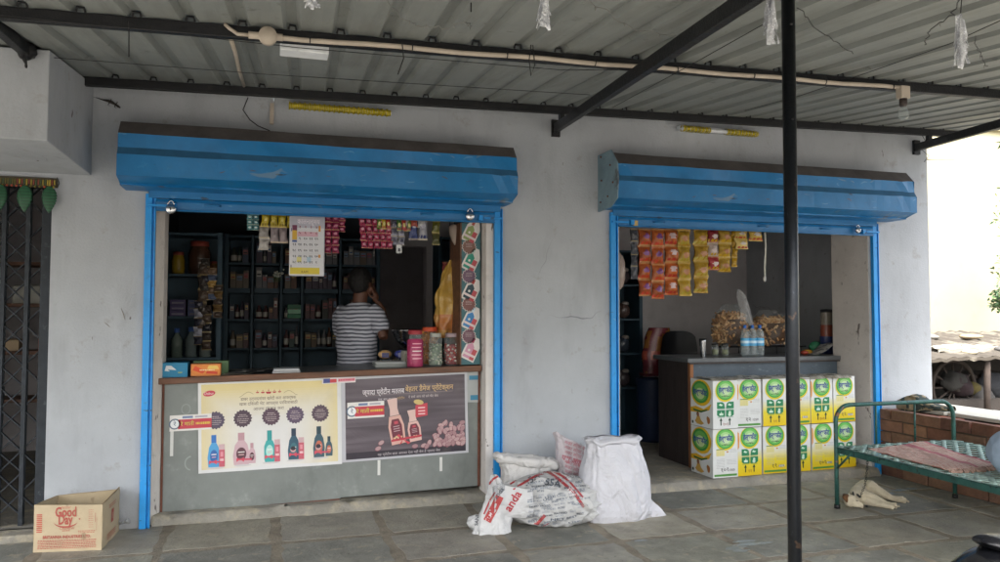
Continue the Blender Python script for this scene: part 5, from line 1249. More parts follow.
water_bottle(745, 'left water bottle of the three with blue labels on the snack counter')
water_bottle(752.5, 'middle water bottle of the three with blue labels on the snack counter')
water_bottle(760, 'right water bottle of the three with blue labels on the snack counter')
p = at(703, 356, y=.55)
s = MB(); s.lathe([(0, .006), (.022, 0), (.023, .005), (.033, .15), (.036, .175), (.032, .17), (.02, .01), (0, .008)], (p.x, .55, 1.086), 24); tag(s.build('steel_tumbler', 'steel'), 'tall steel tumbler at the left end of the snack counter', 'tumbler')
# stand with crates carrying snack bags
t = empty('wire_stand', (4.9, .95, 1.086), 'low black wire stand under the two snack bags', 'stand')
s = MB()
for x in (4.42, 4.72, 5.02, 5.32):
    s.tube([(x, .8, 1.087), (x, .8, 1.16), (x, 1.02, 1.16), (x, 1.02, 1.087)], .005, 6)
for y in (.8, .9, 1.02): s.tube([(4.4, y, 1.163), (5.38, y, 1.163)], .006, 6)
s.build('wire_frame', 'black_iron', t)
for px, lb in ((715, 'small glass jar under the left snack bag'), (725, 'second small glass jar under the left snack bag')):
    p = at(px, 350, y=.72); j = empty('small_jar', (p.x, .72, 1.086), lb, 'jar'); s = MB(); s.lathe([(0, 0), (.035, 0), (.036, .08), (.03, .1)], (p.x, .72, 1.086), 14); s.build('glass_body', 'glass', j); s = MB(); s.lathe([(0, .01), (.031, .01), (.031, .06), (0, .062)], (p.x, .72, 1.086), 12, '7c8058'); s.build('contents', 'plain', j); s = MB(); s.lathe([(.034, .1), (.034, .12), (0, .122)], (p.x, .72, 1.086), 14, '2c2c2c'); s.build('lid', 'plain', j)
def snackbag(cx, cy, cz, rx, h, label, seed, tied):
    q = random.Random(seed); t = empty('snack_bag', (cx, cy, cz), label, 'snack bag', 'bags of fried snacks on the snack counter')
    s = MB()
    for k in range(420):
        u = q.random(); th = q.uniform(0, 6.283); zz = q.random()
        R = rx*(.75+.35*math.sin(math.pi*min(1, zz*.9+.15)))*(.78+.22*u); 
        c = Vector((cx+R*math.cos(th), cy+R*.75*math.sin(th), cz+.03+h*.72*zz)); d = Vector((q.uniform(-1, 1), q.uniform(-.5, .5), q.uniform(-.7, .7))).normalized()*q.uniform(.03, .055)
        s.tube([c-d, c, c+d], [.009, .013, .009], 6, q.choice(['b88a5c', 'c89e6c', 'a4784c', 'd0ac80', '906840']))
    s.lathe([(0, .01), (rx*.75, .02), (rx*.95, h*.3), (rx*.8, h*.65), (0, h*.7)], (cx, cy, cz), 16, '4c3420')
    s.build('fried_rings', 'plain', t)
    s = MB()
    def fn(a, b):
        th = 2*math.pi*a; R = rx*(1.04+.12*math.sin(math.pi*min(1, b*1.2)))*(1 if b < .7 else max(.25, 1-(b-.7)*2.0))
        n_ = .03*noise.noise(Vector((math.cos(th)*3, math.sin(th)*3, b*4+seed)))*(1+b)
        return (cx+(R+n_)*math.cos(th), cy+(R*.78+n_)*math.sin(th), cz+.012+h*b+.03*noise.noise(Vector((th, seed, 1)))*b)
    s.grid(fn, 36, 24, closeu=True); s.build('plastic_bag', 'bagthin', t)
    if tied:
        s = MB()
        s.grid(lambda a, b: (cx+.02+.2*a+.02*math.sin(b*6), cy-.12-.02*math.sin(a*5), cz+h*1.0-.24*a*a+(.11*(1-a)+.06)*(b-.5)*2+.02*noise.noise(Vector((a*4, b*4, 2)))), 14, 8, 'a8a8a8')
        s.build('bag_flap', 'bagfilm', t)
snackbag(4.56, .93, 1.168, .165, .42, 'left bag of brown fried snacks with a loose clear top', 1, True)
snackbag(5.04, .93, 1.168, .19, .36, 'right bag of brown fried snacks behind the water bottles', 2, False)
# tall tube container, green thing, papers
p = at(828.5, 352, y=.75)
t = empty('snack_tower', (p.x, .75, 1.086), 'tall banded container at the right end of the snack counter', 'container')
s = MB(); s.lathe([(0, 0), (.07, 0), (.068, .18)], (p.x-.02, .75, 1.086), 20, '34406c'); s.lathe([(.062, .18), (.062, .27), (.06, .3)], (p.x-.02, .75, 1.086), 20, '8c4c3c'); s.build('lower_band', 'ink_gloss', t)
s = MB(); s.lathe([(.058, .3), (.058, .43)], (p.x-.02, .75, 1.086), 20, '8c8478'); s.build('upper_band', 'ink_gloss', t); s = MB(); s.lathe([(.06, .43), (.06, .46), (0, .465)], (p.x-.02, .75, 1.086), 20, '28282c'); s.build('lid', 'plain', t)
p = at(816, 345, y=.85); s = MB(); s.ball((p.x, .85, 1.15), .075, 14, '3c8c64', sc=(1.1, .8, .85)); s.lathe([(0, .0), (.05, 0), (.055, .03)], (p.x, .85, 1.086), 14, '2c6c4c'); tag(s.build('green_pouch', 'ink_gloss'), 'round green pouch beside the banded container', 'pouch')
s = MB(); s.grid(lambda a, b: (5.22+.26*a, .5+.2*b, 1.088+.11*a*a+.01*math.sin(b*5)), 12, 6, colfn=lambda a, b: lin('a8a8a4') if int(a*9+b*3) % 3 else lin('6c6c70')); tag(s.build('loose_paper', 'ink'), 'curled newspaper leaning on the banded container', 'paper')
s = MB(); s.ball((5.28, .66, 1.115), .04, 10, 'b88a30', sc=(1.5, 1, .6)); s.ball((5.2, .6, 1.11), .035, 10, '9c4030', sc=(1.3, 1, .6)); tag(s.build('snack_packets', 'ink_gloss'), 'small orange and red packets lying before the green pouch', 'packets')
p = at(799.5, 340, y=.5); s = MB(); s.box(p.x-.012, p.x+.012, .52, .535, 1.086, at(799, 313, y=.5).z, 'b8b4a4')
for k in range(9): s.box(p.x-.008, p.x+.008, .518, .52, 1.1+.035*k, 1.12+.035*k, ['9c4030', '3c6c50', 'b89c40'][k % 3])
tag(s.build('paper_strip', 'ink'), 'narrow printed strip standing just right of the dark post on the counter', 'paper')
# hanging packets
yq = .12; G2 = 'packet strips hanging in the right shop front'
for px, p1, n, cs, w_, nm, lb in ((634, 279, 4, ['44464c', '505258'], 7, None, 'dark grey packet strip hanging at the left end of the row'),
    (644.5, 296, 4, ['a4562c', '9c4e2a'], 13, ('7c4c84', 'c04830', .55), 'first orange chips strip from the left'),
    (657.5, 299, 4, ['a85a2c', 'a0522a'], 13, ('7c4c84', 'c04830', .55), 'second orange chips strip from the left'),
    (671, 295, 4, ['b46030', 'b06030'], 14, ('c8b0b0', 'b03c30', .6), 'third orange chips strip from the left'),
    (684, 296, 4, ['a8842c', 'ac8c30'], 13, ('b07c58', 'a8983c', .45), 'first golden yellow chips strip next to the orange ones'),
    (700.5, 293, 4, ['b08c30', 'a8842c'], 15, ('b88868', 'b0a048', .45), 'wider golden yellow chips strip, second of that colour'),
    (712.5, 270, 3, ['8c2c34', 'b8a8a0', '9c3038'], 11, ('c8b8b4', 'b8941c', .45), 'red and white packet strip between the golden strips'),
    (724, 272, 3, ['a88834', 'b09038'], 13, ('b07c58', 'b8941c', .45), 'last golden yellow strip, right of the red and white one'),
    (734, 267, 4, ['a88420'], 6, None, 'narrow mustard strip seen edge on'),
    (741, 249, 2, ['b89c48', 'c0a860'], 13, ('c8c0b8', 'a83c34', .55), 'short pale yellow packet strip near the right end'),
    (755, 241, 1, ['c0a040'], 14, ('d0c8c0', 'a83c34', .55), 'single yellow and white packet hanging last in the row')):
    sachet_strip('chips_strip' if n == 4 else 'packet_strip', px, 229, p1, w_, yq+.012*(int(px) % 3), n, 1, cs, lb, 'packets', nums=nm)
p0 = at(765, 229, y=.15); p1 = at(765, 279, y=.15)
s = MB(); s.grid(lambda a, b: (p0.x+.018*(a-.5)+.006*math.sin(b*6), .15+.004*math.sin(a*6+b*9), p0.z+(p1.z-p0.z)*b), 3, 20, 'b8b8ac'); s.ball((p1.x-.004, .15, p1.z), .02, 10, 'b8b4b0', sc=(.8, .5, 1.3)); tag(s.build('hanging_ribbon', 'ink'), 'white ribbon with a knotted end hanging right of the packets', 'ribbon')
# clear bag at left rail
s = MB(); p = at(618, 278, y=.2)
s.grid(lambda a, b: (p.x+.02+(.05*math.sin(math.pi*b)**.6+.012*noise.noise(Vector((a*6, b*5, 0))))*math.cos(6.283*a), .2+.05*math.sin(math.pi*b)*math.sin(6.283*a), p.z-.1+.32*b), 16, 14, 'a89890', closeu=True)
tag(s.build('small_bag', 'ink_gloss'), 'small crumpled pale bag hanging by the left rail of the right shop', 'bag')
s = MB(); p = at(635.5, 223, y=-.06); s.box(p.x-.02, p.x+.02, -.066, -.06, p.z-.025, p.z+.02, 'b89c60'); tag(s.build('paper_tag', 'ink'), 'small tan paper tag under the shutter rail of the right shop', 'tag')
# shelf + chair etc. in room 2
rk = rack('display_rack', [2.42, at(641, 300, y=2.2).x], [.07, .62, 1.02, 1.42, 1.82, 2.22], 2.2, 2.6, 'dark blue rack just inside the left rail of the right shop', 'shelfblue')
xr = at(641, 300, y=2.2).x
for j, z in enumerate((.62, 1.02, 1.42, 1.82)):
    for k in range(3):
        x = xr-.16-.2*k; s = MB(); s.ball((x, 2.35, z+.12), .1, 10, ['4c4448', '3c4450', '544440'][(j+k) % 3], sc=(.9, .7, .95)); s.ball((x+.02, 2.33, z+.2), .05, 8, '8c8480', sc=(1, .7, .6))
        tag(s.build('goods_sack', 'ink_gloss'), 'dim plastic sack on the %s shelf of the right shop rack' % ['lowest', 'second', 'third', 'top'][j], 'sack', 'dim sacks on the %s shelf of the right shop rack' % ['lowest', 'second', 'third', 'top'][j])
# chair back (black plastic) behind counter 2
ch = empty('plastic_chair', (4.5, 1.75, .07), 'black chair with rounded backrest behind the snack counter', 'chair')
a = at(662, 352, y=1.7); b = at(698, 352, y=1.7); zt = at(680, 331, y=1.7).z; cx = (a.x+b.x)/2; hw = (b.x-a.x)/2
s = MB()
s.grid(lambda u, v: (cx+hw*math.copysign(min(1, abs(2*u-1)), 2*u-1)*(1-.35*max(0, v-.55)**1.2), 1.7+.05*math.cos(math.pi*(u-.5)), .75+(zt-.75)*(v*(1-.12*abs(2*u-1)**4*v))), 20, 12)
s.grid(lambda u, v: (cx+hw*(2*u-1)*(1-.35*max(0, v-.55)**1.2), 1.735+.05*math.cos(math.pi*(u-.5)), .75+(zt-.75)*(v*(1-.12*abs(2*u-1)**4*v))), 20, 12)
s.build('backrest', 'vinylseat', ch)
s = MB(); s.box(cx-hw*.9, cx+hw*.9, 1.74, 2.15, .48, .53); s.build('seat', 'vinylseat', ch, bevel=.015)
for sx in (-1, 1):
    s = MB(); s.tube([(cx+sx*hw*.85, 1.74, .07), (cx+sx*hw*.85, 1.73, .5), (cx+sx*hw*.85, 1.72, .85)], .014, 8); s.build('leg', 'black_iron', ch)
    s = MB(); s.tube([(cx+sx*hw*.85, 2.12, .07), (cx+sx*hw*.82, 2.1, .5)], .014, 8); s.build('leg', 'black_iron', ch)
# red bag and blue drum beside the rack
p = at(652, 352, y=1.9)
s = MB(); T = Matrix.Translation((p.x, 1.9, .78))
s.grid(lambda a, b: (p.x+.02+(.17+.02*noise.noise(Vector((a*5, b*4, 1))))*math.cos(6.283*a)*(.75+.25*math.sin(3.14*b))+.07*b, 1.9+.09*math.sin(6.283*a), .82+.52*b), 20, 16, closeu=True, colfn=lambda a, b: lin('a04c3c') if .3 < b < .5 and int(a*20) % 3 else (lin('6c2c34') if noise.noise(Vector((a*6, b*4, 0))) < .2 else lin('8c5c30')))
s.box(p.x-.12, p.x+.18, 1.82, 1.98, .8, .83, '5c2c30')
tag(s.build('red_bag', 'ink_gloss'), 'dull red printed bag leaning beside the snack counter end', 'bag')
s = MB(); s.lathe([(0, 0), (.16, 0), (.17, .02), (.165, .3), (.17, .32), (.165, .6), (.175, .68), (.17, .7), (0, .71)], (p.x, 1.92, .07), 24, '1a2a48'); tag(s.build('blue_drum', 'plain'), 'dark blue drum under the red bag beside the snack counter', 'drum')
# ============================================================ CARDBOARD BOX
bxr = empty('cardboard_box', (-1.19, -.2, 0), 'open brown biscuit carton with red printing on the ground before the wall', 'carton')
A, B, Cc, D = Vector((-1.385, -.41, 0)), Vector((-.985, -.475, 0)), Vector((-.96, -.035, 0)), Vector((-1.345, -.02, 0)); Hh = .285
def wallp(p, q, name, H0, H1, deco=None, thick=.007):
    s = MB(); d = (q-p); W = d.length; d.normalize(); n = Vector((d.y, -d.x, 0))
    s.grid(lambda a, b: p+d*W*a+n*(.006*math.sin(a*3.14)*b+.003*noise.noise(Vector((a*4, b*4, p.x))))+Vector((0, 0, (H0+(H1-H0)*a)*b)), 14, 8, 'b8a78a')
    s.grid(lambda a, b: p+d*W*a-n*thick+n*(.006*math.sin(a*3.14)*b+.003*noise.noise(Vector((a*4, b*4, p.x))))+Vector((0, 0, (H0+(H1-H0)*a)*b)), 14, 8, 'b09f82')
    s.add([p+Vector((0, 0, H0)), q+Vector((0, 0, H1)), q-n*thick+Vector((0, 0, H1)), p-n*thick+Vector((0, 0, H0))], [(0, 1, 2, 3)], '9a8460')
    fl = Flat(s, p, d, (0, 0, 1), warp=lambda u, v: .006*math.sin(u/W*3.14)*min(1, v/H0)+.0035, step=.0006)
    if deco: deco(fl, W, H0)
    s.build(name, 'card', bxr)
RED = 'a8564c'
def front(fl, W, H):
    fl.text('Good', W*.47, H*.83, .085, RED, 1, width=W*.31, bold=.03); fl.text('Day', W*.47, H*.67, .085, RED, 1, width=W*.21, bold=.03)
    pts = [(W*.47+W*.17*math.cos(a), H*.63+H*.09*math.sin(a)) for a in [math.pi*(1.02+.96*i/16) for i in range(17)]]
    for i, (a, b) in enumerate(zip(pts, pts[1:])):
        th = .008*math.sin(math.pi*(i+.5)/16)+.002; fl.poly([(a[0], a[1]-th), (b[0], b[1]-th), b, a], RED, 1)
    fl.poly([(W*.655, H*.69), (W*.685, H*.70), (W*.675, H*.66)], RED, 1)
    fl.rect(W*.40, H*.945, W*.55, H*.952, 'b86c58', 1); fl.bars(W*.41, W*.54, H*.915, 1, .004, .01, 'b86c58', 1, 2)
    fl.text('CASHEW', W*.49, H*.49, .022, 'b06050', 1); fl.bars(W*.42, W*.53, H*.435, 1, .005, .01, 'b06050', 1, 3)
    fl.text('BRITANNIA INDUSTRIES LTD.', W*.49, H*.31, .026, RED, 1, width=W*.70, bold=.03)
    for i in range(6): fl.bars(W*.06, W*.92, H*(.235-.033*i), 1, .0045, .01, 'b46a5a' if i % 2 else 'a85048', 1, 20+i)
    for i in range(10): fl.rect(W*.045, H*(.42+.04*i), W*.125, H*(.42+.04*i)+.007, 'b4584c', 1)
    for i in range(9): fl.bars(W*.80, W*.87, H*(.5+.045*i), 1, .003, .01, 'b87868', 1, 40+i)
    fl.rect(W*.90, H*.6, W*.905, H*.8, RED, 1); fl.rect(W*.92, H*.42, W*.923, H*.7, RED, 1); fl.bars(W*.65, W*.9, H*.42, 2, .004, .01, 'b06050', 1, 60)
def side(fl, W, H):
    fl.rect(W*.45, H*.42, W*.58, H*.72, RED, 1); fl.bars(W*.3, W*.7, H*.85, 2, .006, .014, 'b06050', 1, 7); fl.bars(W*.25, W*.75, H*.2, 3, .006, .014, 'b06050', 1, 8)
    fl.rect(W*.485, H*.5, W*.50, H*.64, 'b8a78a', 2); fl.rect(W*.53, H*.5, W*.545, H*.64, 'b8a78a', 2)
wallp(A, B, 'front_side', Hh+.01, Hh-.0, front); wallp(B, Cc, 'right_side', Hh, Hh+.015, side); wallp(Cc, D, 'back_side', Hh+.0, Hh-.02); wallp(D, A, 'left_side', Hh-.02, Hh+.01)
s = MB(); s.add([p+Vector((0, 0, .006)) for p in (A, B, Cc, D)], [(0, 1, 2, 3)], 'a08a66'); s.build('base', 'card', bxr)
s = MB(); s.add([A+Vector((0, 0, .005)), A+Vector((.0, .0, .012))], []); 
# crumpled scrap by the blue rail
s = MB(); p = at(130, 518, z=0); s.grid(lambda a, b: (p.x-.05+.1*a, -.03-.03*b, .05+.025*noise.noise(Vector((a*5, b*5, 1)))+.02*b), 8, 4, 'c8ccd0'); tag(s.build('paper_scrap', 'ink'), 'small white scrap against the wall beside the left blue rail', 'paper')

# ============================================================ SACKS
def ridge(x, y, z): return 1-2*abs(noise.noise(Vector((x, y, z))))
def sack_fn(cx, cy, lean, prof, ry, H, seed, tip=None, rim=.025, tilt=0., crump=.016):
    def fn(a, b):
        th = 2*math.pi*a
        bb = min(1, b/.88)                    # outside wall then the fold inwards
        k = bb*(len(prof)-1); i = min(int(k), len(prof)-2); w_ = prof[i]+(prof[i+1]-prof[i])*(k-i)
        yy = ry*(.75+.3*math.sin(math.pi*min(1, bb*.8+.2)))*(1 if bb < .6 else 1-(bb-.6)*.75)
        z = H*bb**.95
        z = max(0, z)
        c, q = math.cos(th), math.sin(th); p = 2.6
        X = w_*math.copysign(abs(c)**(2/p), c); Y = yy*math.copysign(abs(q)**(2/p), q)
        cx_, sx_ = math.cos(th), math.sin(th); fold = crump*1.2*(ridge(cx_*1.3+bb*1.1, sx_*1.3+seed, bb*1.2)-.45)*(.35+.8*bb)+crump*.8*(abs(noise.noise(Vector((cx_*2.6+bb*1.6, sx_*2.6, seed+bb*1.1))))**.6-.4)+crump*.12*noise.noise(Vector((cx_*7, sx_*7, bb*9)))
        s_ = 1+fold/max(.1, w_)
        X *= s_; Y *= 1+fold*1.5/max(.1, yy)
        if tip and bb < .22: X += tip[0]*math.exp(-((a-tip[1])/.03)**2)*(1-bb/.22)**1.4
        if b < .06: X *= .93+.07*b/.06*1; Y *= .9+.1*b/.06
        rimw = .0
        if .86 > bb > .8: X *= 1.02
        if bb >= .93: X *= 1+rim*1.6*math.sin((bb-.93)/.07*math.pi*.5); Y *= 1+rim*3*math.sin((bb-.93)/.07*math.pi*.5)
        z += (tilt*X/max(w_, .01)*.5+.02*noise.noise(Vector((th*1.3, seed, 0))))*bb*bb
        if b > .88:
            t = (b-.88)/.12; X *= 1-t*.9; Y *= 1-t*.9; z -= .11*math.sin(t*1.57)-.012*math.sin(min(1, t*3)*3.14)
        return (cx+lean*bb+X, cy+Y+.02*bb, z)
    return fn
PROJ = []
def proj_text(mb, t, px, py, hpx, col, rot=0., wpx=None, bold=.02, off=.004, bvh=None, fliph=False):
    vs, fs = text_mesh(t, bold)
    if not vs: return
    xs = [v[0] for v in vs]; w_ = max(xs)-min(xs); cxx = (max(xs)+min(xs))/2; kx = (wpx/w_) if wpx else hpx
    out = []; ok = []
    for v in vs:
        x, y = (v[0]-cxx)*kx, v[1]*hpx; c, q = math.cos(rot), math.sin(rot)
        u, w2 = px+x*c-y*q, py-(x*q+y*c)
        d = Vector(FW*F0+RT*(u-500)-UP*(w2-281)).normalized(); h = bvh.ray_cast(Vector(CAM), d)
        if h[0] is None: out.append((0, 0, -1)); ok.append(False)
        else: out.append(tuple(h[0]-d*off)); ok.append(True)
    mb.add(out, [f for f in fs if all(ok[i] for i in f)], col)
def proj_band(mb, pts, wpx, col, bvh, off=.0035, n=10):
    """a printed stripe following pixel polyline on the surface"""
    P = [Vector(p) for p in pts]; path = []
    for i in range(len(P)-1):
        for k in range(n): path.append(P[i].lerp(P[i+1], k/n))
    path.append(P[-1]); L_, ok = [], []
    M_ = 3
    for i, p in enumerate(path):
        t = (path[min(i+1, len(path)-1)]-path[max(0, i-1)]).normalized(); nrm = Vector((-t.y, t.x))
        for j in range(M_+1):
            e = p+nrm*wpx*(j/M_-.5); d = Vector(FW*F0+RT*(e.x-500)-UP*(e.y-281)).normalized(); h = bvh.ray_cast(Vector(CAM), d)
            ok.append(h[0] is not None); L_.append(tuple(h[0]-d*off) if h[0] is not None else (0, 0, -1))
    fs = []
    for i in range(len(path)-1):
        for j in range(M_):
            f = (i*4+j, i*4+j+1, i*4+5+j, i*4+4+j)
            if all(ok[k] for k in f):
                c = [Vector(L_[k]) for k in f]
                if max((c[k]-c[(k+1) % 4]).length for k in range(4)) < .06: fs.append(f)
    mb.add(L_, fs, col, smooth=True)
def finish_sack(s, name, label, deco, grp=None):
    bvh = BVHTree.FromPolygons([Vector(v) for v in s.v], [tuple(f) for f in s.f])
    if deco: deco(s, bvh)
    o = s.build(name, 'sack'); tag(o, label, 'sack', grp); return o
GS = 'sacks leaning against the wall between the shop fronts'
W1 = 'c4c4ca'
s = MB(); s.grid(sack_fn(2.462, -.72, .0, [.25, .272, .272, .262, .25, .235, .216, .2, .19], .15, .585, 3, tip=(.19, .965), crump=.02), 150, 90, W1, closeu=True)
# cuff folded over the mouth
f0 = sack_fn(2.462, -.72, .0, [.25, .272, .272, .262, .25, .235, .216, .2, .19], .15, .585, 3, crump=.016)
s.grid(lambda a, b: (lambda p, th: (p[0]+(.022+.012*noise.noise(Vector((th*2, b*2, 0))))*math.cos(th)*math.sin(b*3.14), p[1]+.03*math.sin(th)*math.sin(b*3.14), p[2]-.05*b*(1+.7*noise.noise(Vector((math.cos(th)*2, math.sin(th)*2, 4))))+.008))(f0(a, .878), 6.283*a), 90, 8, W1, closeu=True)
finish_sack(s, 'white_sack', 'tall plain white sack standing at the right of the group', None)
# pink printed sack behind
def pinkd(s, bvh):
    for k in range(11):
        y = 446+k*4.8; proj_text(s, 'मका सोया दाणे', 577, y, 4.6, 'b87c84', -.32, wpx=26, bvh=bvh, bold=.01)
    proj_text(s, 'पशु आहार', 574, 461, 7, 'b0606c', -.32, wpx=26, bvh=bvh)
s = MB(); s.grid(sack_fn(2.36, -.33, -.04, [.17, .18, .18, .175, .17, .165, .16, .15, .17], .12, .50, 8, crump=.013, tilt=-.16), 110, 70, 'c0b8bc', closeu=True)
finish_sack(s, 'printed_sack', 'narrow sack with faded pink lettering behind the tall white sack', pinkd)
# open white sack behind the heap
s = MB(); s.grid(sack_fn(1.90, -.34, .01, [.17, .2, .205, .2, .195, .19, .19, .2, .22], .14, .385, 5, rim=.05, tilt=-.07, crump=.016), 110, 70, 'c2c0be', closeu=True)
f1 = sack_fn(1.90, -.34, .01, [.17, .2, .205, .2, .195, .19, .19, .2, .22], .14, .385, 5, rim=.05, tilt=-.07, crump=.016)
s.grid(lambda a, b: (lambda p, th, r: (p[0]+r*math.cos(th)*math.cos(6.283*b), p[1]+r*math.sin(th)*math.cos(6.283*b), p[2]-.006+r*1.1*math.sin(6.283*b)))(f1(a, .878), 6.283*a, .03+.014*noise.noise(Vector((math.cos(6.283*a)*3, math.sin(6.283*a)*3, b*2)))), 90, 14, 'c8c6c4', closeu=True)
finish_sack(s, 'white_sack', 'short white sack with rolled rim behind the crumpled printed sack', None)
# lying printed sack
s = MB()
def lie(a, b):
    th = 2*math.pi*a; ph = math.pi*b        # b: along body axis left -> right
    ax = -math.cos(ph); w_ = math.sin(ph)**.62
    xx = 1.96+.335*ax; taper = 1-.18*max(0, -ax)
    c, q = math.cos(th), math.sin(th)
    rz = .185*w_*taper*(1.06-.1*ax); ry_ = .245*w_*taper
    cr = .022*(ridge(ax*2+c*.8, q*1.6, 2)-.4)+.012*(ridge(ax*5, c*3, q*3)-.4)+.006*noise.noise(Vector((ax*12, c*9, q*9)))
    y = -.66+ry_*c+cr*c; z = .165+rz*q*(1.0 if q > 0 else .95)+cr*q-.03*ax*0
    z = max(.002+.004*abs(noise.noise(Vector((ax*9, c*9, 0)))), z-.02)
    return (xx+cr*ax, y-.06*ax, z)
s.grid(lie, 130, 110, 'b9b9b8', closeu=True)
# gathered mouth to the left, standing up like an ear
def ear(a, b):
    th = 2*math.pi*a; c, q = math.cos(th), math.sin(th)
    cx = 1.50+.03*b+.03*math.sin(b*3); cy = -.80+.06*b
    rx = .125*(1-b)**.75+.012; ryy = .06*(1-b)**.6+.012
    cr = .02*(ridge(c*1.5+b*2, q*1.5, 6)-.4)+.008*noise.noise(Vector((c*6, q*6, b*10)))
    return (cx+(rx+cr)*c, cy+(ryy+cr)*q, .0+.375*b)
s.grid(ear, 80, 60, 'c2c2c2', closeu=True)
s.grid(lambda a, b: (lambda c_, q_: (1.43+(.085*math.sin(3.14*b)+.02*(ridge(c_*2, b*4, q_)-.4))*c_, -.74+(.06*math.sin(3.14*b))*q_, max(.002, .055-.055*math.cos(3.14*b)+.02*noise.noise(Vector((c_*4, q_*4, b*5))))))(math.cos(6.283*a), math.sin(6.283*a)), 40, 24, 'bcbcbc', closeu=True)
def band_s(a, b):   # the flattened neck between ear and body
    x = 1.50+.27*a; return (x, -.87+.02*math.sin(a*5)+.012*(ridge(a*3, b*3, 9)-.4)+.05*(b-.5)**2*2-.0*a, .33-.05*a-(.20-.02*a)*b-.02*math.sin(a*3.1)*b)
s.grid(band_s, 40, 24, 'c0c0c0'); s.grid(lambda a, b: (lambda p: (p[0], p[1]+.012, p[2]))(band_s(a, b)), 20, 12, 'b8b8b8')
def lied(s, bvh):
    R1, K = 'a0383c', '54585e'
    for k in range(20):
        y = 476+k*2.5; rq = random.Random(k); x = 526+rq.uniform(0, 6)
        while x < 578:
            wl = rq.uniform(5, 15)
            if rq.random() < .78: proj_text(s, rq.choice(['NET', 'PACKED', 'WT KG', 'BEST', 'USE', 'MFD', 'BATCH NO']), x+wl/2, y+(x-550)*-.12+3+rq.uniform(-.6, .6), rq.uniform(1.8, 3.2), rq.choice(['6c7480', '8a9098', '5c6470', '9aa0a8']), .14+rq.uniform(-.1, .1), wpx=wl, bvh=bvh, bold=.02)
            x += wl+rq.uniform(1, 4)
    for pts, wd, c in (([(513, 489), (535, 476), (552, 470), (566, 478)], 2.2, R1), ([(510, 484), (530, 472), (548, 467)], 1.6, R1), ([(546, 470), (560, 480), (574, 492), (584, 507)], 2.8, R1), ([(556, 471), (570, 482), (583, 497)], 2.0, R1),
                       ([(512, 527), (524, 528), (537, 524), (545, 515)], 3.2, 'b05050'), ([(520, 532), (535, 531), (549, 523)], 1.2, R1), ([(487, 521), (494, 508), (500, 496)], 8, 'ac4848'), ([(484, 514), (490, 500), (495, 492)], 1.6, R1), ([(489, 484), (493, 479), (498, 476)], 2, R1)):
        proj_band(s, pts, wd, c, bvh)
    proj_text(s, '55A', 553, 483, 10, K, -.18, wpx=16, bvh=bvh); proj_text(s, '55A', 532, 479, 9, K, .6, wpx=17, bvh=bvh)
    proj_text(s, 'anda', 513, 501, 12, 'a83c44', 1.0, wpx=22, bvh=bvh); proj_text(s, 'TEX', 571, 492, 6, 'e0d8d8', -.9, bvh=bvh)
    proj_text(s, 'SAND', 477, 519, 5, K, 1.45, bvh=bvh); proj_text(s, 'CEM', 489, 517, 5, 'd8d0d0', 1.0, bvh=bvh); proj_text(s, 'anda', 499, 493, 7, K, .9, bvh=bvh); proj_text(s, 'TNT', 484, 489, 6, K, 1.3, bvh=bvh)
    for k in range(6): proj_text(s, 'KEEP DRY', 499, 484+k*1.7, 1.8, '6c7078', .5, wpx=14, bvh=bvh, bold=0)
finish_sack(s, 'printed_sack', 'crumpled sack with red and black printing lying in front of the others', lied)

# ============================================================ BRICK PARAPET
bw = empty('brick_parapet', (5.85, -1.8, 0), 'low brick parapet with pale stone slabs on top behind the cot', 'wall')
s = MB(); s.box(5.545, 6.15, -4.2, -.02, 0, .575); s.build('core', 'brick_joint', bw)
s = MB(); q = random.Random(6); z = .006; r = 0
while z < .56:
    h = .103; y = -.02-(.14 if r % 2 else .0)
    if r % 2: y = -.02
    first = .14 if r % 2 else .27
    L_ = first
    while y > -4.2:
        y1 = max(-4.2, y-L_); cc = q.choice(['85604e', '8c6350', '775040', '946b54', '6f4c40', '80604f']); j = q.uniform(-.012, .006)
        vs_j = lambda: q.uniform(-.004, .004)
        x0 = 5.535+j
        vs = [(x0+vs_j(), y-.006+vs_j(), z+vs_j()), (x0+vs_j(), y1+.006+vs_j(), z+vs_j()), (x0+vs_j(), y1+.006+vs_j(), z+h-.012+vs_j()), (x0+vs_j(), y-.006+vs_j(), z+h-.012+vs_j())]
        vs += [(5.6, v[1], v[2]) for v in vs]
        s.add(vs, [(0, 1, 2, 3), (0, 4, 5, 1), (1, 5, 6, 2), (2, 6, 7, 3), (3, 7, 4, 0)], cc); y = y1; L_ = q.uniform(.24, .3)
    z += h; r += 1
s.build('brick_face', 'brick', bw, bevel=.004)
s = MB(); q = random.Random(2)
y = -.03
s2 = MB()
for k in range(8):
    s2.box(5.54, 5.72+q.uniform(-.02, .02), y-.22, y, .566, .60+q.uniform(-.004, .004), q.choice(['8a5240', '94583f', '7c4636'])); y -= .26
s2.build('top_bricks', 'brick', bw, bevel=.004)
for k, (y0, y1) in enumerate(((-.55, -.05), (-1.25, -.57), (-2.0, -1.27), (-2.9, -2.02), (-3.9, -2.92))):
    s = MB(); x0 = 5.74+.02*(k % 2); s.box(x0, 6.3, y0, y1, .602, .632+.003*(k % 2)); s.build('stone_slab', 'marble', bw, bevel=.004)
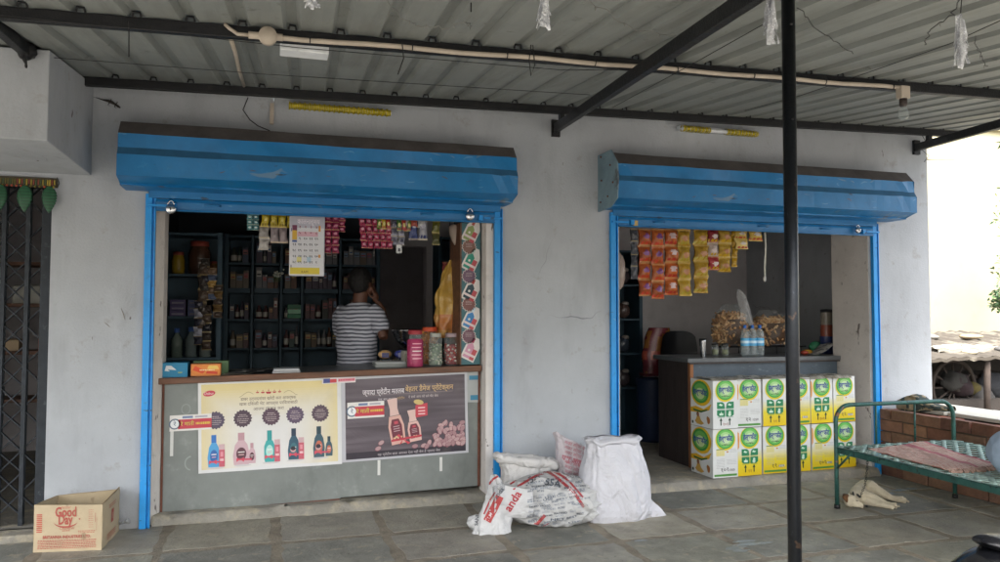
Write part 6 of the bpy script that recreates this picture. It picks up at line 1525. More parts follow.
# folded blanket
s = MB()
def bl(a, b):
    th = 2*math.pi*a; c, q_ = math.cos(th), math.sin(th); p = 3
    env = math.sin(math.pi*(.08+.84*b))**.3
    X = .075*math.copysign(abs(c)**(2/p), c)*env*(1+.2*noise.noise(Vector((b*4, th, 0)))); Z = .05*math.copysign(abs(q_)**(2/p), q_)*env*(1+.5*math.sin(b*5+.6))
    cr = .014*noise.noise(Vector((c*3, q_*3, b*7)))
    return (5.68+X+cr+.16*b, -.12-.42*b+cr, .655+max(-.052, Z)+cr*.5+.04*math.exp(-((b-.35)/.18)**2)*(q_ > 0))
s.grid(bl, 40, 60, closeu=True, colfn=lambda a, b: mixc(lin('8c7f66'), lin('37423f'), 1 if noise.noise(Vector((math.cos(6.28*a)*2.2, math.sin(6.28*a)*2.2, b*9))) > (.22 if b < .35 else -.05) else 0))
tag(s.build('folded_blanket', 'cloth_attr'), 'khaki and dark patterned blanket folded on the end of the brick parapet', 'blanket')
# stray bricks beyond
s = MB(); s.box(5.2, 5.42, -2.15, -2.04, .001, .075, '94583f'); s.box(5.24, 5.47, -1.72, -1.6, .001, .075, '864c3a')
tag(s.build('loose_bricks', 'brick', bevel=.006), 'two loose bricks on the paving under the cot', 'bricks')

# ============================================================ COT
ZB = .47
a0, b0 = Vector((4.235, -.955, 0)), Vector((5.40, -.955, 0)); dn = Vector((-.036, -1.0, 0)).normalized()
a1, b1 = a0+dn*1.9, b0+dn*1.9
cot = empty('iron_cot', tuple((a0+b1)/2), 'green iron cot with arched headrail and woven band base over the sleeping dog', 'bed')
Z = lambda p, z: Vector((p.x, p.y, z))
def arch(p, q, zt):
    s = MB(); r = .13; ux = (q-p).normalized(); pts = [Z(p, .0), Z(p, .3), Z(p, zt-r)]
    for k in range(1, 7): t = math.pi/2*k/6; pts.append(Z(p+ux*(r-r*math.cos(t)), zt-r+r*math.sin(t)))
    for k in range(0, 7): t = math.pi/2*(1-k/6); pts.append(Z(q-ux*(r-r*math.cos(t)), zt-r+r*math.sin(t)))
    pts += [Z(q, .3), Z(q, .0)]
    s.tube(pts, .0165, 12); s.build('headrail', 'cot', cot)
    for f_ in (.33, .66):
        s = MB(); e = p.lerp(q, f_); s.tube([Z(e, ZB-.02), Z(e, zt-.01)], .0085, 8); s.build('upright', 'cot', cot)
arch(a0, b0, .79); arch(a1, b1, .62)
def rail(p, q, name='side_rail'):
    s = MB(); d = (q-p).normalized(); n = Vector((-d.y, d.x, 0))
    for (o1, o2, z0, z1) in ((-.003, .003, ZB-.045, ZB), (-.003, .04, ZB-.006, ZB)):
        sg = 1 if name else 1
        vs = [Z(e+n*o, z) for e in (p, q) for o in (o1, o2) for z in (z0, z1)]
        s.add(vs, [(0, 1, 3, 2), (4, 6, 7, 5), (0, 4, 5, 1), (2, 3, 7, 6), (0, 2, 6, 4), (1, 5, 7, 3)])
    s.build(name, 'cot', cot, bevel=.0015)
rail(a0, a1); rail(a1, b1, 'end_rail'); rail(b1, b0); rail(b0, a0, 'end_rail')
for p, d in ((a0, dn), (b0, dn), (a1, -dn), (b1, -dn)):
    s = MB(); s.tube([Z(p, .30), Z(p+d*.17, ZB-.02)], .009, 6); s.build('brace', 'cot', cot)
    s = MB(); s.tube([Z(p, .0), Z(p, .03)], .022, 10); s.build('foot', 'black_iron', cot)
# woven bands, diagonal both ways
s = MB(); Wd = (b0-a0).length; Ld = 1.9; ux = (b0-a0).normalized()
def bpt(u, v): return a0+ux*u+dn*v
sp = .112; wd = .034
for sg in (1, -1):
    c = -Ld if sg == 1 else 0
    cs = [(-Ld+.05+k*sp) for k in range(int((Wd+Ld)/sp)+1)] if sg == 1 else [(.05+k*sp) for k in range(int((Wd+Ld)/sp)+1)]
    for kk, c in enumerate(cs):
        # line: u = c + v  (sg 1)  or u = c - v
        pts = []
        for v in np.linspace(0, Ld, 39):
            u = c+v if sg == 1 else c-v
            if 0 <= u <= Wd: pts.append((u, v))
        if len(pts) < 2: continue
        tw = Vector((1, -sg, 0)).normalized()*wd/2
        L2 = []
        for i, (u, v) in enumerate(pts):
            zz = ZB+.002-.03*math.sin(math.pi*u/Wd)*math.sin(math.pi*v/Ld)+.0014*(1 if (i+kk) % 2 == (sg > 0) else -1)
            for e in (-1, 1): L2.append(Z(bpt(u+tw.x*e, v+tw.y*e), zz))
        s.add(L2, [(2*i, 2*i+1, 2*i+3, 2*i+2) for i in range(len(pts)-1)], smooth=True)
o = s.build('woven_base', 'webbing', cot); o['kind'] = 'stuff' if False else ''
del o['kind']
so_ = o.modifiers.new('t', 'SOLIDIFY'); so_.thickness = .003
# towel
q1, q2, q3, q4 = [at(*p, z=ZB+.005) for p in ((868, 449), (926, 442), (996, 465), (948, 471))]
s = MB()
def tw_(a, b, l=0):
    p = (q1*(1-a)+q4*a)*(1-b)+(q2*(1-a)+q3*a)*b
    edge = .03*noise.noise(Vector((a*5, b*5, 7)))
    z = ZB-.002+.012*max(0, noise.noise(Vector((a*4, b*3, 1)))+.2)+.008*(ridge(a*3+b*2, b*1.5, 3)-.3)+.004*noise.noise(Vector((a*13, b*13, 0)))
    dx = .03*noise.noise(Vector((b*4, a*1.5, 9)))*(1 if a in (0, 1) or True else 0)
    return (p.x+dx, p.y+.03*noise.noise(Vector((a*4, b*1.5, 5))), max(z, ZB-.01))
def twc(a, b):
    st = (b*34+1.2*noise.noise(Vector((a*2, b*2, 0)))) % 1
    base = lin('bca797') if st < .58 else lin('a4685e')
    if .58 < b < .7 or b > .93: base = mixc(base, lin('9c3c50'), .75)
    return base
s.grid(tw_, 80, 90, colfn=twc)
q = random.Random(8)
for k in range(26):
    b = k/25
    for a_, sg in ((1.0, 1),):
        p = Vector(tw_(a_, b)); d = (q4-q1).normalized(); s.tube([p, p+d*.02+Vector((0, 0, -.004)), p+d*.035+Vector((q.uniform(-.01, .01), q.uniform(-.01, .01), -.012))], .002, 4, 'b09080')
o = s.build('striped_towel', 'cloth_attr'); tag(o, 'faded red and white striped towel spread on the green cot', 'towel')
sm = o.modifiers.new('t', 'SOLIDIFY'); sm.thickness = .006; sm.offset = 1

# ============================================================ DOG
s = MB(); V = Vector
s.tube([(4.40, -.93, .06), (4.47, -.90, .082), (4.55, -.84, .088), (4.64, -.76, .078), (4.73, -.68, .074), (4.79, -.62, .05)], [.045, .062, .07, .062, .07, .045], 14)
s.tube([(4.42, -.93, .065), (4.36, -.97, .055)], [.05, .042], 12)                       # neck
s.ball((4.335, -.975, .058), .052, 14, sc=(1.05, 1, .95)); s.tube([(4.345, -.99, .05), (4.385, -1.035, .036), (4.405, -1.06, .028)], [.038, .024, .019], 12)   # head, muzzle
s.tube([(4.50, -.90, .05), (4.545, -.985, .045), (4.60, -1.045, .03), (4.645, -1.10, .022), (4.67, -1.125, .02)], [.05, .038, .027, .023, .028], 10)      # forelegs
s.tube([(4.49, -.88, .10), (4.58, -.97, .08), (4.655, -1.04, .035), (4.71, -1.075, .02), (4.735, -1.09, .02)], [.048, .036, .025, .021, .027], 10)
s.tube([(4.74, -.68, .10), (4.74, -.78, .115), (4.81, -.87, .06), (4.865, -.915, .03), (4.925, -.955, .022), (4.95, -.975, .021)], [.062, .058, .038, .024, .022, .028], 10)   # hind legs
s.tube([(4.75, -.68, .05), (4.78, -.79, .045), (4.86, -.85, .03), (4.93, -.885, .02), (4.98, -.92, .02)], [.06, .05, .03, .022, .026], 10)
s.tube([(4.79, -.62, .05), (4.84, -.55, .03), (4.92, -.52, .018), (5.0, -.53, .014)], [.022, .016, .011, .006], 8)
for (x, y) in ((4.67, -1.125), (4.735, -1.09), (4.95, -.975), (4.98, -.92)):
    for k in (-1, 0, 1): s.ball((x+.014+.006*k, y-.012+.009*k, .016), .0095, 8)
dogroot = empty('dog', (4.6, -.85, 0), 'cream puppy asleep on its side by the leg of the green cot', 'dog')
s.v = [(4.34+(v[0]-4.34)*.88, -.98+(v[1]+.98)*.86, v[2]*(.9 if v[0] > 4.4 else 1)) for v in s.v]
vs, fs = remesh(s, .005, 2, lambda v: .003*noise.noise(v*70)+.002*noise.noise(v*25)); s = MB(); s.add(vs, fs, smooth=True); s.build('body', 'fur', dogroot)
s = MB(); s.tube([(4.31, -.965, .10), (4.285, -.985, .085), (4.28, -1.01, .055)], [.024, .022, .006], 8, flat=.45); s.build('ear', 'fur_brown', dogroot)
s = MB(); s.tube([(4.365, -.955, .10), (4.36, -.945, .075), (4.385, -.935, .05)], [.02, .019, .006], 8, flat=.45); s.build('ear', 'fur_brown', dogroot)
s = MB(); s.ball((4.41, -1.068, .03), .011, 10, sc=(1, .8, .8)); s.build('nose', 'wire', dogroot)
s = MB(); s.tube([(4.352, -1.022, .068), (4.358, -1.026, .064), (4.365, -1.027, .063)], .003, 6); s.build('closed_eye', 'wire', dogroot)
s = MB(); s.tube([V((4.395, -.945, .062))+V((.048*math.cos(t)*.6, .048*math.cos(t)*.8, .048*math.sin(t))) for t in [2*math.pi*k/16 for k in range(17)]], .006, 6); s.build('collar', 'black_iron', dogroot)
# chain
s = MB(); e0 = V((4.41, -.97, .10)); e1 = at(868, 446, y=-1.1); path = [e0, at(860, 497, y=-1.02), at(865, 485, y=-1.05), at(867, 470, y=-1.08), e1]
P = []
for i in range(len(path)-1):
    for k in range(8): P.append(path[i].lerp(path[i+1], k/8))
P.append(path[-1])
for i in range(len(P)-1):
    a, b = P[i], P[i+1]; c = (a+b)/2; t = (b-a); ln = t.length*.62; t.normalize(); n = t.orthogonal().normalized() if i % 2 else t.cross(t.orthogonal()).normalized()
    s.tube([c+t*ln*math.cos(u)+n*.0065*math.sin(u) for u in [2*math.pi*k/10 for k in range(11)]], .0022, 5)
tag(s.build('dog_chain', 'black_iron'), 'thin dark chain from the puppy up to the cot rail', 'chain')

# ============================================================ SHOPKEEPER (seen from behind, hand at his ear)
man = empty('person', (.815, 1.0, .2), 'man in a grey striped T-shirt seen from behind, hand raised to his ear', 'person')
mx, my = .815, 1.0
s = MB()
s.tube([(mx+.0, my+.02, 1.54), (mx+.01, my+.02, 1.62), (mx+.015, my+.03, 1.72)], [.075, .066, .066], 14)
hd = Vector((mx+.02, my+.03, 1.80)); s.ball(hd, .106, 20, sc=(.84, .98, 1.16)); s.ball(hd+Vector((.03, .05, -.06)), .065, 14)
s.tube([hd+Vector((-.01, .09, 0)), hd+Vector((.02, .118, -.02)), hd+Vector((.02, .1, -.04))], [.012, .014, .01], 8)
for sg in (-1, 1): s.ball(hd+Vector((.082*sg, .01, -.015)), .026, 10, sc=(.4, .8, 1.2))
# right arm raised to the ear
s.tube([(mx+.17, my+.02, 1.530), (mx+.24, my-.0, 1.430), (mx+.285, my-.01, 1.305)], [.052, .046, .040], 12)
s.tube([(mx+.285, my-.01, 1.305), (mx+.25, my+.07, 1.430), (mx+.19, my+.11, 1.560), (mx+.15, my+.10, 1.620)], [.04, .036, .029, .024], 12)
# left arm reaching forward
s.tube([(mx-.19, my+.02, 1.44), (mx-.21, my+.12, 1.25), (mx-.13, my+.32, 1.18)], [.05, .042, .032], 12); s.ball((mx-.1, my+.38, 1.17), .04, 10, sc=(1, 1.2, .6))
# palm
s.ball((mx+.135, my+.085, 1.665), .043, 12, sc=(.6, .9, 1.15))
for k in range(4):
    b_ = Vector((mx+.13-.004*k, my+.055+.02*k, 1.70)); s.tube([b_, b_+Vector((-.008, .0, .035-.003*abs(k-1.5))), b_+Vector((-.028, .002, .062-.004*abs(k-1.5)))], [.0095, .009, .0075], 8)
s.tube([(mx+.14, my+.05, 1.65), (mx+.115, my+.025, 1.675), (mx+.105, my+.02, 1.70)], [.011, .01, .008], 8)
# hips, legs, feet
s.ring_loft([(mx, my, .86, .16, .12), (mx, my, .98, .165, .12), (mx, my, 1.1, .15, .11), (mx, my, 1.3, .17, .1), (mx, my, 1.45, .16, .09)], 20)
for sg in (-1, 1):
    s.tube([(mx+.085*sg, my, .9), (mx+.095*sg, my+.01, .66), (mx+.1*sg, my, .42), (mx+.1*sg, my-.02, .25)], [.09, .07, .05, .038], 12); s.tube([(mx+.1*sg, my-.03, .235), (mx+.105*sg, my+.07, .225), (mx+.11*sg, my+.15, .215)], [.034, .034, .022], 10)
vs, fs = remesh(s, .008, 3); s = MB(); s.add(vs, fs, smooth=True); s.build('body', 'skin', man)
s = MB(); s.ball(hd+Vector((-.004, -.014, .012)), .116, 20, sc=(.86, .98, 1.12)); vs, fs = remesh(s, .008, 1, lambda v: .004*noise.noise(v*70)-.0 if v.z > 1.79 or v.y < 1.02 else -.03); s = MB(); s.add(vs, fs, smooth=True); s.build('hair', 'hair', man)
s = MB()
s.ring_loft([(mx+.005, my, .98, .175, .135), (mx, my, 1.060, .172, .13), (mx-.005, my, 1.160, .175, .125), (mx-.01, my, 1.350, .19, .128), (mx-.005, my, 1.450, .205, .125), (mx, my+.0, 1.520, .205, .112), (mx, my+.01, 1.570, .15, .095), (mx+.005, my+.015, 1.605, .085, .078)], 28, p=2.3)
s.tube([(mx+.14, my+.01, 1.530), (mx+.20, my+.01, 1.490), (mx+.25, my-.0, 1.410), (mx+.268, my-.005, 1.360)], [.08, .074, .07, .066], 16)
s.tube([(mx-.14, my+.01, 1.530), (mx-.19, my+.02, 1.490), (mx-.215, my+.06, 1.390), (mx-.213, my+.08, 1.340)], [.08, .074, .07, .066], 16)
vs, fs = remesh(s, .008, 3, lambda v: .008+.016*(ridge(v.x*4+v.z*4, v.y*4, v.z*7)-.45)*(1 if v.z < 1.42 else .5)); s = MB(); s.add(vs, fs, smooth=True); s.build('striped_shirt', 'shirt', man)
s = MB()
s.ring_loft([(mx, my, .80, .165, .13), (mx, my, .9, .17, .13), (mx, my, 1.0, .166, .126)], 20)
for sg in (-1, 1): s.tube([(mx+.085*sg, my, .86), (mx+.095*sg, my+.01, .66), (mx+.1*sg, my, .42), (mx+.1*sg, my-.02, .26)], [.105, .088, .07, .06], 12)
vs, fs = remesh(s, .01, 2, lambda v: .006*noise.noise(v*9)); s = MB(); s.add(vs, fs, smooth=True); s.build('trousers', 'greyboard', man)

man.rotation_euler = (0, 0, R_(-42)); man.location.x -= .045; man.location.z -= .02

# ============================================================ PERSON ON THE COT (only hip and knee in view)
hp = at(985, 451, y=-2.25); hx = hp.x+.31
pr = empty('person', (hx+.15, -2.25, ZB), 'person in pale blue trousers sitting on the cot at the right edge', 'person')
s = MB(); bz = ZB+.13
s.ball((hx, -2.25, bz+.02), .17, 20, sc=(.95, 1.1, .86)); s.tube([(hx+.02, -2.25, bz+.03), (hx+.25, -2.25, bz+.22), (hx+.44, -2.25, bz+.4)], [.14, .13, .15], 16)
tx, tz = hx+.2, bz-.1
s.tube([(tx+.25, -2.25, tz+.52), (tx+.31, -2.25, tz+.62)], [.055, .05], 12); s.ball((tx+.36, -2.25, tz+.72), .1, 16, sc=(1, .82, 1.15))
s.ball((tx+.46, -2.25, tz+.71), .018, 8)
for sg in (-1, 1):
    s.ball((tx+.36, -2.25+.083*sg, tz+.71), .024, 8, sc=(.8, .4, 1.2))
    s.tube([(tx+.25, -2.25+.17*sg, tz+.47), (tx+.38, -2.25+.23*sg, tz+.27), (tx+.45, -2.25+.17*sg, bz+.08)], [.05, .042, .033], 12)
    for k in range(4): s.tube([(tx+.46, -2.25+.17*sg+(.016*k-.024), bz+.07), (tx+.50, -2.25+.17*sg+(.016*k-.024), bz+.06), (tx+.525, -2.25+.17*sg+(.016*k-.024), bz+.04)], [.0095, .009, .008], 8)
    s.tube([(tx+.44, -2.25+.14*sg, bz+.075), (tx+.48, -2.25+.115*sg, bz+.065)], [.011, .009], 8); s.ball((tx+.45, -2.25+.17*sg, bz+.072), .036, 10, sc=(1.1, 1, .5))
    s.tube([(hx+.02, -2.25+.1*sg, bz-.02), (hx+.22, -2.25+.3*sg, bz-.0), (hx+.40, -2.25+.28*sg, bz-.05), (hx+.36, -2.25-.05*sg, bz-.085)], [.1, .078, .055, .042], 12)
    s.tube([(hx+.36, -2.25-.05*sg, bz-.09), (hx+.38, -2.25-.16*sg, bz-.1)], [.034, .026], 10)
vs, fs = remesh(s, .012, 3); s = MB(); s.add(vs, fs, smooth=True); s.build('body', 'skin', pr)
s = MB(); s.ball((hx, -2.25, bz+.025), .19, 20, sc=(.95, 1.12, .86))
s.tube([(hx+.02, -2.25, bz+.03), (hx+.12, -2.25, bz+.1), (hx+.22, -2.25, bz+.18)], [.16, .15, .145], 16)
for sg in (-1, 1): s.tube([(hx+.02, -2.25+.1*sg, bz-.0), (hx+.22, -2.25+.3*sg, bz+.01), (hx+.40, -2.25+.28*sg, bz-.04), (hx+.36, -2.25-.0*sg, bz-.075)], [.115, .092, .072, .06], 12)
vs, fs = remesh(s, .012, 3, lambda v: .008*(ridge(v.x*7, v.y*7, v.z*10)-.4)); vs = [Vector((v.x, v.y, max(v.z, ZB+.006))) for v in vs]; s = MB(); s.add(vs, fs, smooth=True); s.build('trousers', 'denim', pr)
s = MB(); s.tube([(hx+.2, -2.25, bz+.17), (hx+.27, -2.25, bz+.23), (hx+.44, -2.25, bz+.39)], [.14, .145, .165], 18)
for sg in (-1, 1): s.tube([(tx+.24, -2.25+.12*sg, tz+.5), (tx+.32, -2.25+.22*sg, tz+.35)], [.08, .062], 12)
vs, fs = remesh(s, .012, 3, lambda v: .008*noise.noise(v*9)); s = MB(); s.add(vs, fs, smooth=True); s.build('shirt', 'white_plastic', pr)
s = MB(); s.ball((tx+.35, -2.25, tz+.745), .104, 16, sc=(1, .86, 1.05)); s.v = [(v[0]-(.02 if v[0] > tx+.4 else 0), v[1], max(v[2], tz+.70)) for v in s.v]; s.build('hair', 'hair', pr)

# ============================================================ MOTORCYCLE (its tail enters at the lower right)
mt = empty('motorcycle', (0, 0, 0), 'black motorcycle whose rounded tail enters at the lower right corner', 'motorcycle')
def mp(name, s, m, bev=0, par=None): return s.build(name, m, par or mt, bevel=bev)
# bike runs along +x from tail (x=0) to front
s = MB(); s.grid(lambda a, b: ((lambda t, th: (.02+.62*t, .125*(max(0, math.sin(math.pi*t))**.35)*math.cos(th), .775-.05*math.sin(math.pi*t)+.02*(1-t)+.05*(max(0, math.sin(math.pi*t))**.35)*math.sin(th)*(1 if math.sin(th) > 0 else .5)))(b, 2*math.pi*a)), 24, 24, closeu=True); mp('seat', s, 'vinylseat')
s = MB(); s.grid(lambda a, b: ((lambda t, th: (-.16+.42*t, (.09*max(0, math.sin(math.pi*min(1, t*.9+.0)))**.5)*math.cos(th), .69+.07*t**.8+.04*math.sin(th)*max(0, math.sin(math.pi*min(1, t*.9)))**.5))(b, 2*math.pi*a)), 20, 16, closeu=True); tl = mp('tail_fairing', s, 'bikepaint')
s = MB(); s.ball((-.14, 0, .69), .035, 12, sc=(.6, 1.5, .9)); mp('tail_lamp', s, M.setdefault('red_lens', pm('red_lens', '8c1414', rough=.15)))
s = MB(); s.grid(lambda a, b: ((lambda t, th: (.6+.42*t, .13*(math.sin(math.pi*(.12+.76*t))**.6)*math.cos(th), .86+.02*t+.1*math.sin(th)*(math.sin(math.pi*(.1+.8*t))**.6)))(b, 2*math.pi*a)), 24, 20, closeu=True); mp('fuel_tank', s, 'bikepaint')
s = MB(); s.tube([(.15, 0, .68), (.55, 0, .70), (1.02, 0, .82)], .028, 10); s.tube([(.55, 0, .70), (.6, 0, .32), (.85, 0, .3), (1.0, 0, .78)], .022, 10); s.tube([(.1, -.11, .3), (.58, -.1, .42)], .025, 8); s.tube([(.1, .11, .3), (.58, .1, .42)], .025, 8); mp('frame', s, 'black_iron')
s = MB(); s.box(.6, .86, -.11, .11, .27, .5); s.tube([(.72, 0, .45), (.78, 0, .68)], .07, 12); mp('engine', s, 'steel', .01)
for cx in (.1, 1.3):
    w_ = empty('wheel', (cx, 0, .3), '', ''); 
    for k_ in ('label', 'category'): del w_[k_]
    w_.parent = mt; 
    s = MB(); s.tube([(cx+.255*math.cos(t), 0, .3+.255*math.sin(t)) for t in [2*math.pi*k/40 for k in range(41)]], .048, 12, caps=False); mp('tyre', s, 'rubber', 0, w_)
    s = MB(); s.tube([(cx+.21*math.cos(t), 0, .3+.21*math.sin(t)) for t in [2*math.pi*k/40 for k in range(41)]], .016, 8, caps=False)
    for k in range(6): a = k*math.pi/3; s.tube([(cx, 0, .3), (cx+.205*math.cos(a), 0, .3+.205*math.sin(a))], .012, 6)
    s.ball((cx, 0, .3), .04, 12); mp('rim', s, 'steel', 0, w_)
for sg in (-1, 1):
    s = MB(); s.tube([(1.03, .07*sg, .92), (1.15, .08*sg, .62), (1.3, .09*sg, .3)], .02, 10); mp('fork', s, 'chrome')
    s = MB(); s.tube([(.1, .1*sg, .3), (.28, .12*sg, .66)], .022, 10); mp('shock_absorber', s, 'chrome')
s = MB(); s.tube([(1.0, -.02, .98), (.98, -.18, 1.03), (.9, -.34, 1.0)], .013, 8); s.tube([(1.0, .02, .98), (.98, .18, 1.03), (.9, .34, 1.0)], .013, 8); mp('handlebar', s, 'chrome')
s = MB(); s.ball((1.15, 0, .86), .09, 16, sc=(.8, 1, 1)); mp('headlight', s, 'chrome')
s = MB(); s.tube([(.7, -.13, .28), (.3, -.15, .26), (-.15, -.16, .3)], [.025, .035, .045], 12); mp('exhaust', s, 'chrome')
s = MB(); s.tube([(.62, .14, .02), (.66, .08, .3)], .01, 8); mp('side_stand', s, 'black_iron')
mt.location = (2.12, -4.05, -.004); mt.rotation_euler = (0, 0, R_(8))

# ============================================================ BEYOND THE BUILDING
s = MB(); s.box(6.6, 40, 9, 9.3, -.14, 6.2); s.v = s.v
nb = empty('neighbour_house', (20, 9.1, -.14), 'cream washed house wall rising behind the low shed', 'house'); s.build('wall', 'cream', nb)
s = MB(); s.box(6.5, 40.1, 8.9, 9.4, 6.2, 6.35); s.build('parapet', 'cream', nb)
sd_ = empty('low_shed', (11, 4.4, -.14), 'low dark shed with stones and rags weighing down its roof', 'shed')
s = MB()
def roof(a, b): return (8.7+6.5*a, 3.35+2.3*b, .83+.33*b+.035*noise.noise(Vector((a*9, b*4, 0)))+.015*math.sin(a*150))
s.grid(roof, 120, 20); s.grid(lambda a, b: (lambda p: (p[0], p[1], p[2]-.05))(roof(a, b)), 40, 8); s.grid(lambda a, b: (lambda p: (p[0], p[1]-.004, p[2]-.05*b))(roof(a, 0)), 60, 2); s.build('roof', 'tarp', sd_)
for x in (8.75, 10.9, 12.9, 15.1):
    s = MB(); s.tube([(x, 3.45, -.14), (x+.02, 3.45, .8)], .05, 8); s.build('post', 'dark_wood', sd_)
s = MB(); s.box(8.7, 15.2, 5.5, 5.65, -.14, 1.05); s.box(8.6, 8.7, 3.5, 5.6, -.14, .85); s.build('back_wall', 'mud', sd_)
q = random.Random(4)
rc = [('large pale stone', 'b0a890'), ('grey stone', '7c7870'), ('dark grey stone', '54524e'), ('tan stone', '9c8c70')]
for k in range(14):
    a = .08+.062*k+q.uniform(-.01, .01); b = q.uniform(.05, .8); p = Vector(roof(a, b)); nm, c = rc[k % 4]; s = MB()
    s.ball((0, 0, 0), .11, 10, c, sc=(q.uniform(1, 2.2), 1, .45)); s.v = [tuple(Vector(v)*(1+.25*noise.noise(Vector(v)*9+Vector((k, 0, 0))))+p+Vector((0, 0, .04))) for v in s.v]
    tag(s.build('roof_stone', 'plain'), nm+' lying on the low shed roof', 'stone', nm+'s on the shed roof')
for k, (px, py, w_, c, lb) in enumerate(((952, 346, .5, '8a8578', 'long pale cloth spread on the left of the shed roof'), (985, 349, .35, '8c8478', 'dull brown cloth on the right of the shed roof'), (965, 352, .3, '9a968a', 'small white cloth near the roof edge of the shed'))):
    p = at(px, py, y=3.9); p.z = .83+.33*(3.9-3.35)/2.3+.05; s = MB()
    s.grid(lambda a, b: (p.x+w_*(2*a-1), 3.7+.15*k+.3*b, p.z+.1*(b-.5)*.3+.04*noise.noise(Vector((a*5, b*4, k)))), 18, 8, c); s.grid(lambda a, b: (p.x+w_*(2*a-1), 3.7+.15*k, p.z-.02-.05*b+.04*noise.noise(Vector((a*5, 0, k)))), 18, 2, c)
    tag(s.build('roof_cloth', 'cloth_attr'), lb, 'cloth')
# cart with spoked wheel
wc = at(951, 397, y=4.0); wc.y = 4.0; R0 = .44
cart = empty('bullock_cart', (wc.x+.3, 4.2, -.14), 'old wooden cart with a spoked wheel under the low shed roof', 'cart')
wz = R0-.14
wh = bpy.data.objects.new('wheel', None); COL.objects.link(wh); wh.parent = cart; wh.location = Vector((wc.x, 3.95, wz))-cart.location
s = MB(); s.tube([(wc.x+R0*math.cos(t), 3.95, wz+R0*math.sin(t)) for t in [2*math.pi*k/48 for k in range(49)]], .038, 8, caps=False); s.build('rim', M.setdefault('cartwood', pm('cart_timber', '302822', rough=.9, var=.3, vscale=12, bump=.5)), wh)
s = MB()
for k in range(12): t = 2*math.pi*k/12; s.tube([(wc.x+.05*math.cos(t), 3.95, wz+.05*math.sin(t)), (wc.x+R0*.97*math.cos(t), 3.95, wz+R0*.97*math.sin(t))], .016, 6)
s.build('spokes', 'cartwood', wh)
s = MB(); s.tube([(wc.x, 3.85, wz), (wc.x, 4.05, wz)], .07, 12); s.build('hub', 'cartwood', wh)
s = MB(); s.box(wc.x-.5, wc.x+1.8, 4.05, 4.9, wz+.1, wz+.18); s.build('bed', 'cartwood', cart); s = MB(); s.tube([(wc.x, 3.9, wz), (wc.x, 5.0, wz)], .04, 8); s.build('axle', 'cartwood', cart)
for k, (px, py, r, c, lb) in enumerate(((970, 385, .24, '1e0e12', 'dark maroon cloth heap under the shed roof'), (982, 389, .13, '40380f', 'yellow bundle under the shed roof'), (992, 398, .22, '343332', 'grey white sack under the shed roof'), (962, 382, .2, '242320', 'dull grey bundle beside the cart wheel'), (1001, 385, .25, '1e2024', 'slate bundle at the right edge under the shed roof'))):  # cloth colours taken near black to stand for shade under the roof
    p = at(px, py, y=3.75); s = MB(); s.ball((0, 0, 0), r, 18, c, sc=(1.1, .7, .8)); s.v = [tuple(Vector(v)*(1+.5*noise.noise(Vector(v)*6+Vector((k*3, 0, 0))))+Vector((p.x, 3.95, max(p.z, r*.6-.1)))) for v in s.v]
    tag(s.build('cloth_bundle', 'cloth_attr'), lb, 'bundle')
# something for the bundles to rest on
s = MB(); s.box(10.1, 12.6, 3.7, 4.3, -.14, .12); tag(s.build('stone_bench', 'mud'), 'low dark bench under the shed roof carrying the bundles', 'bench')
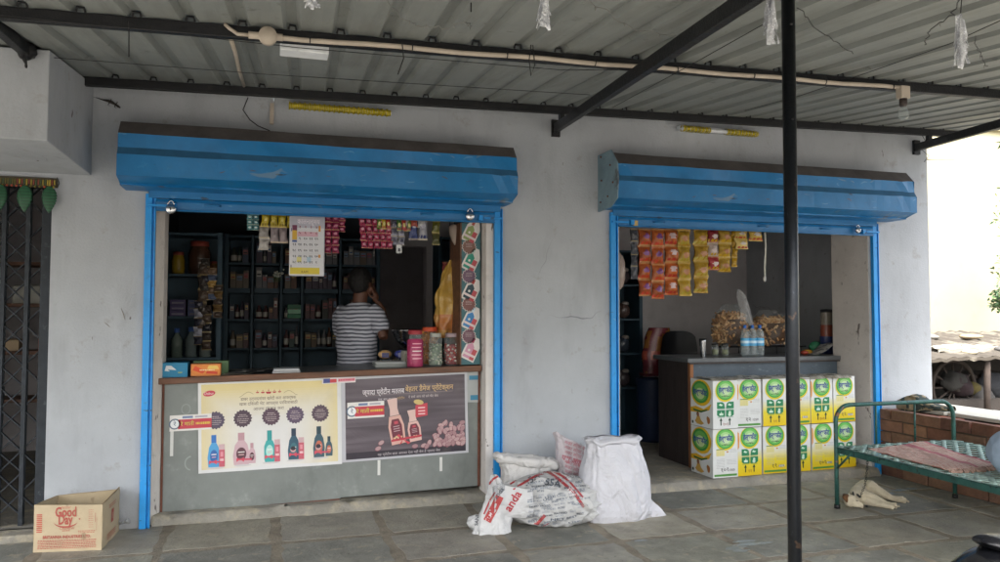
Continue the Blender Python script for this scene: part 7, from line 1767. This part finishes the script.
# tree at the right edge
def leaves(s, c, rad, n, seed, size=.07):
    q = random.Random(seed)
    for k in range(n):
        d = Vector((q.gauss(0, 1), q.gauss(0, 1), q.gauss(0, 1))).normalized()*q.random()**.45; p = Vector((c[0]+d.x*rad[0], c[1]+d.y*rad[1], c[2]+d.z*rad[2]))
        if noise.noise(p*2.2) < -.12: continue
        a = Vector((q.uniform(-1, 1), q.uniform(-1, 1), q.uniform(-.8, .3))).normalized(); b = a.cross(Vector((q.uniform(-1, 1), q.uniform(-1, 1), 1))).normalized(); L_ = size*q.uniform(.6, 1.3)
        s.add([p, p+a*L_*.5+b*L_*.22, p+a*L_, p+a*L_*.5-b*L_*.22], [(0, 1, 2, 3)], q.choice(['3c5a34', '4a6a3c', '2f4a2c', '5a7a48', '35553a']))
tr = empty('tree', (15.3, 6.4, -.14), 'leafy green tree reaching in at the right edge before the cream wall', 'tree')
lc = at(999, 300, y=6.0)
s = MB(); leaves(s, (lc.x+.22, 6.0, lc.z), (.3, .35, .3), 900, 1, .1); leaves(s, (lc.x+2.0, 6.3, lc.z+.7), (1.2, 1.2, 1.0), 2600, 2, .12); leaves(s, (lc.x+2.6, 6.6, lc.z+2.1), (1.4, 1.3, 1.1), 2400, 3, .12)
hl = at(1003, 141, y=6.0); leaves(s, (hl.x+.3, 6.0, hl.z), (.3, .25, .12), 120, 5, .2)
s.build('crown', 'leaf', tr)
s = MB(); tx = lc.x+1.9; s.tube([(tx, 6.4, -.14), (tx+.1, 6.4, 1.2), (tx, 6.45, 2.6), (tx+.3, 6.5, 4.4)], [.2, .16, .12, .05], 12); s.build('trunk', 'bark', tr)
for e in ((lc.x, 6.0, lc.z), (lc.x+1.2, 6.2, lc.z+1.2), (lc.x+2.6, 6.6, lc.z+2.0), (hl.x+.1, 6.0, hl.z)):
    s = MB(); s.tube([(tx, 6.42, min(1.5, e[2]*.7)), ((tx+e[0])/2, 6.3, e[2]*.9), e], [.07, .04, .012], 8); s.build('limb', 'bark', tr)
s = MB(); a, b = at(925, 159, y=.0), at(1010, 157, y=6); s.tube([Vector((6.2, 0.02, a.z)), (a+b)/2+Vector((0, 0, -.02)), b, b+(b-a)], .006, 5); tag(s.build('overhead_wire', 'wire_pale'), 'thin overhead wire leaving the building corner to the right', 'wire')
s = MB(); s.tube([at(920, 132, y=-.02), at(926, 142, y=-.02), at(922, 150, y=-.02), at(929, 156, y=-.02), at(924, 162, y=-.02)], .003, 5); tag(s.build('loose_cable', 'wire'), 'loose black cable end curling on the wall corner under the canopy', 'cable')
# far trees and houses behind the camera side are not in view; a plain far wall line keeps the horizon honest
s = MB(); s.box(40, 60, 20, 30, -.14, 5); t = empty('far_house', (50, 25, -.14), 'far pale house beyond the cream wall', 'house'); s.build('wall', 'cream', t); bpy.data.objects.remove(t.children[0]); bpy.data.objects.remove(t)
bpy.context.view_layer.update()
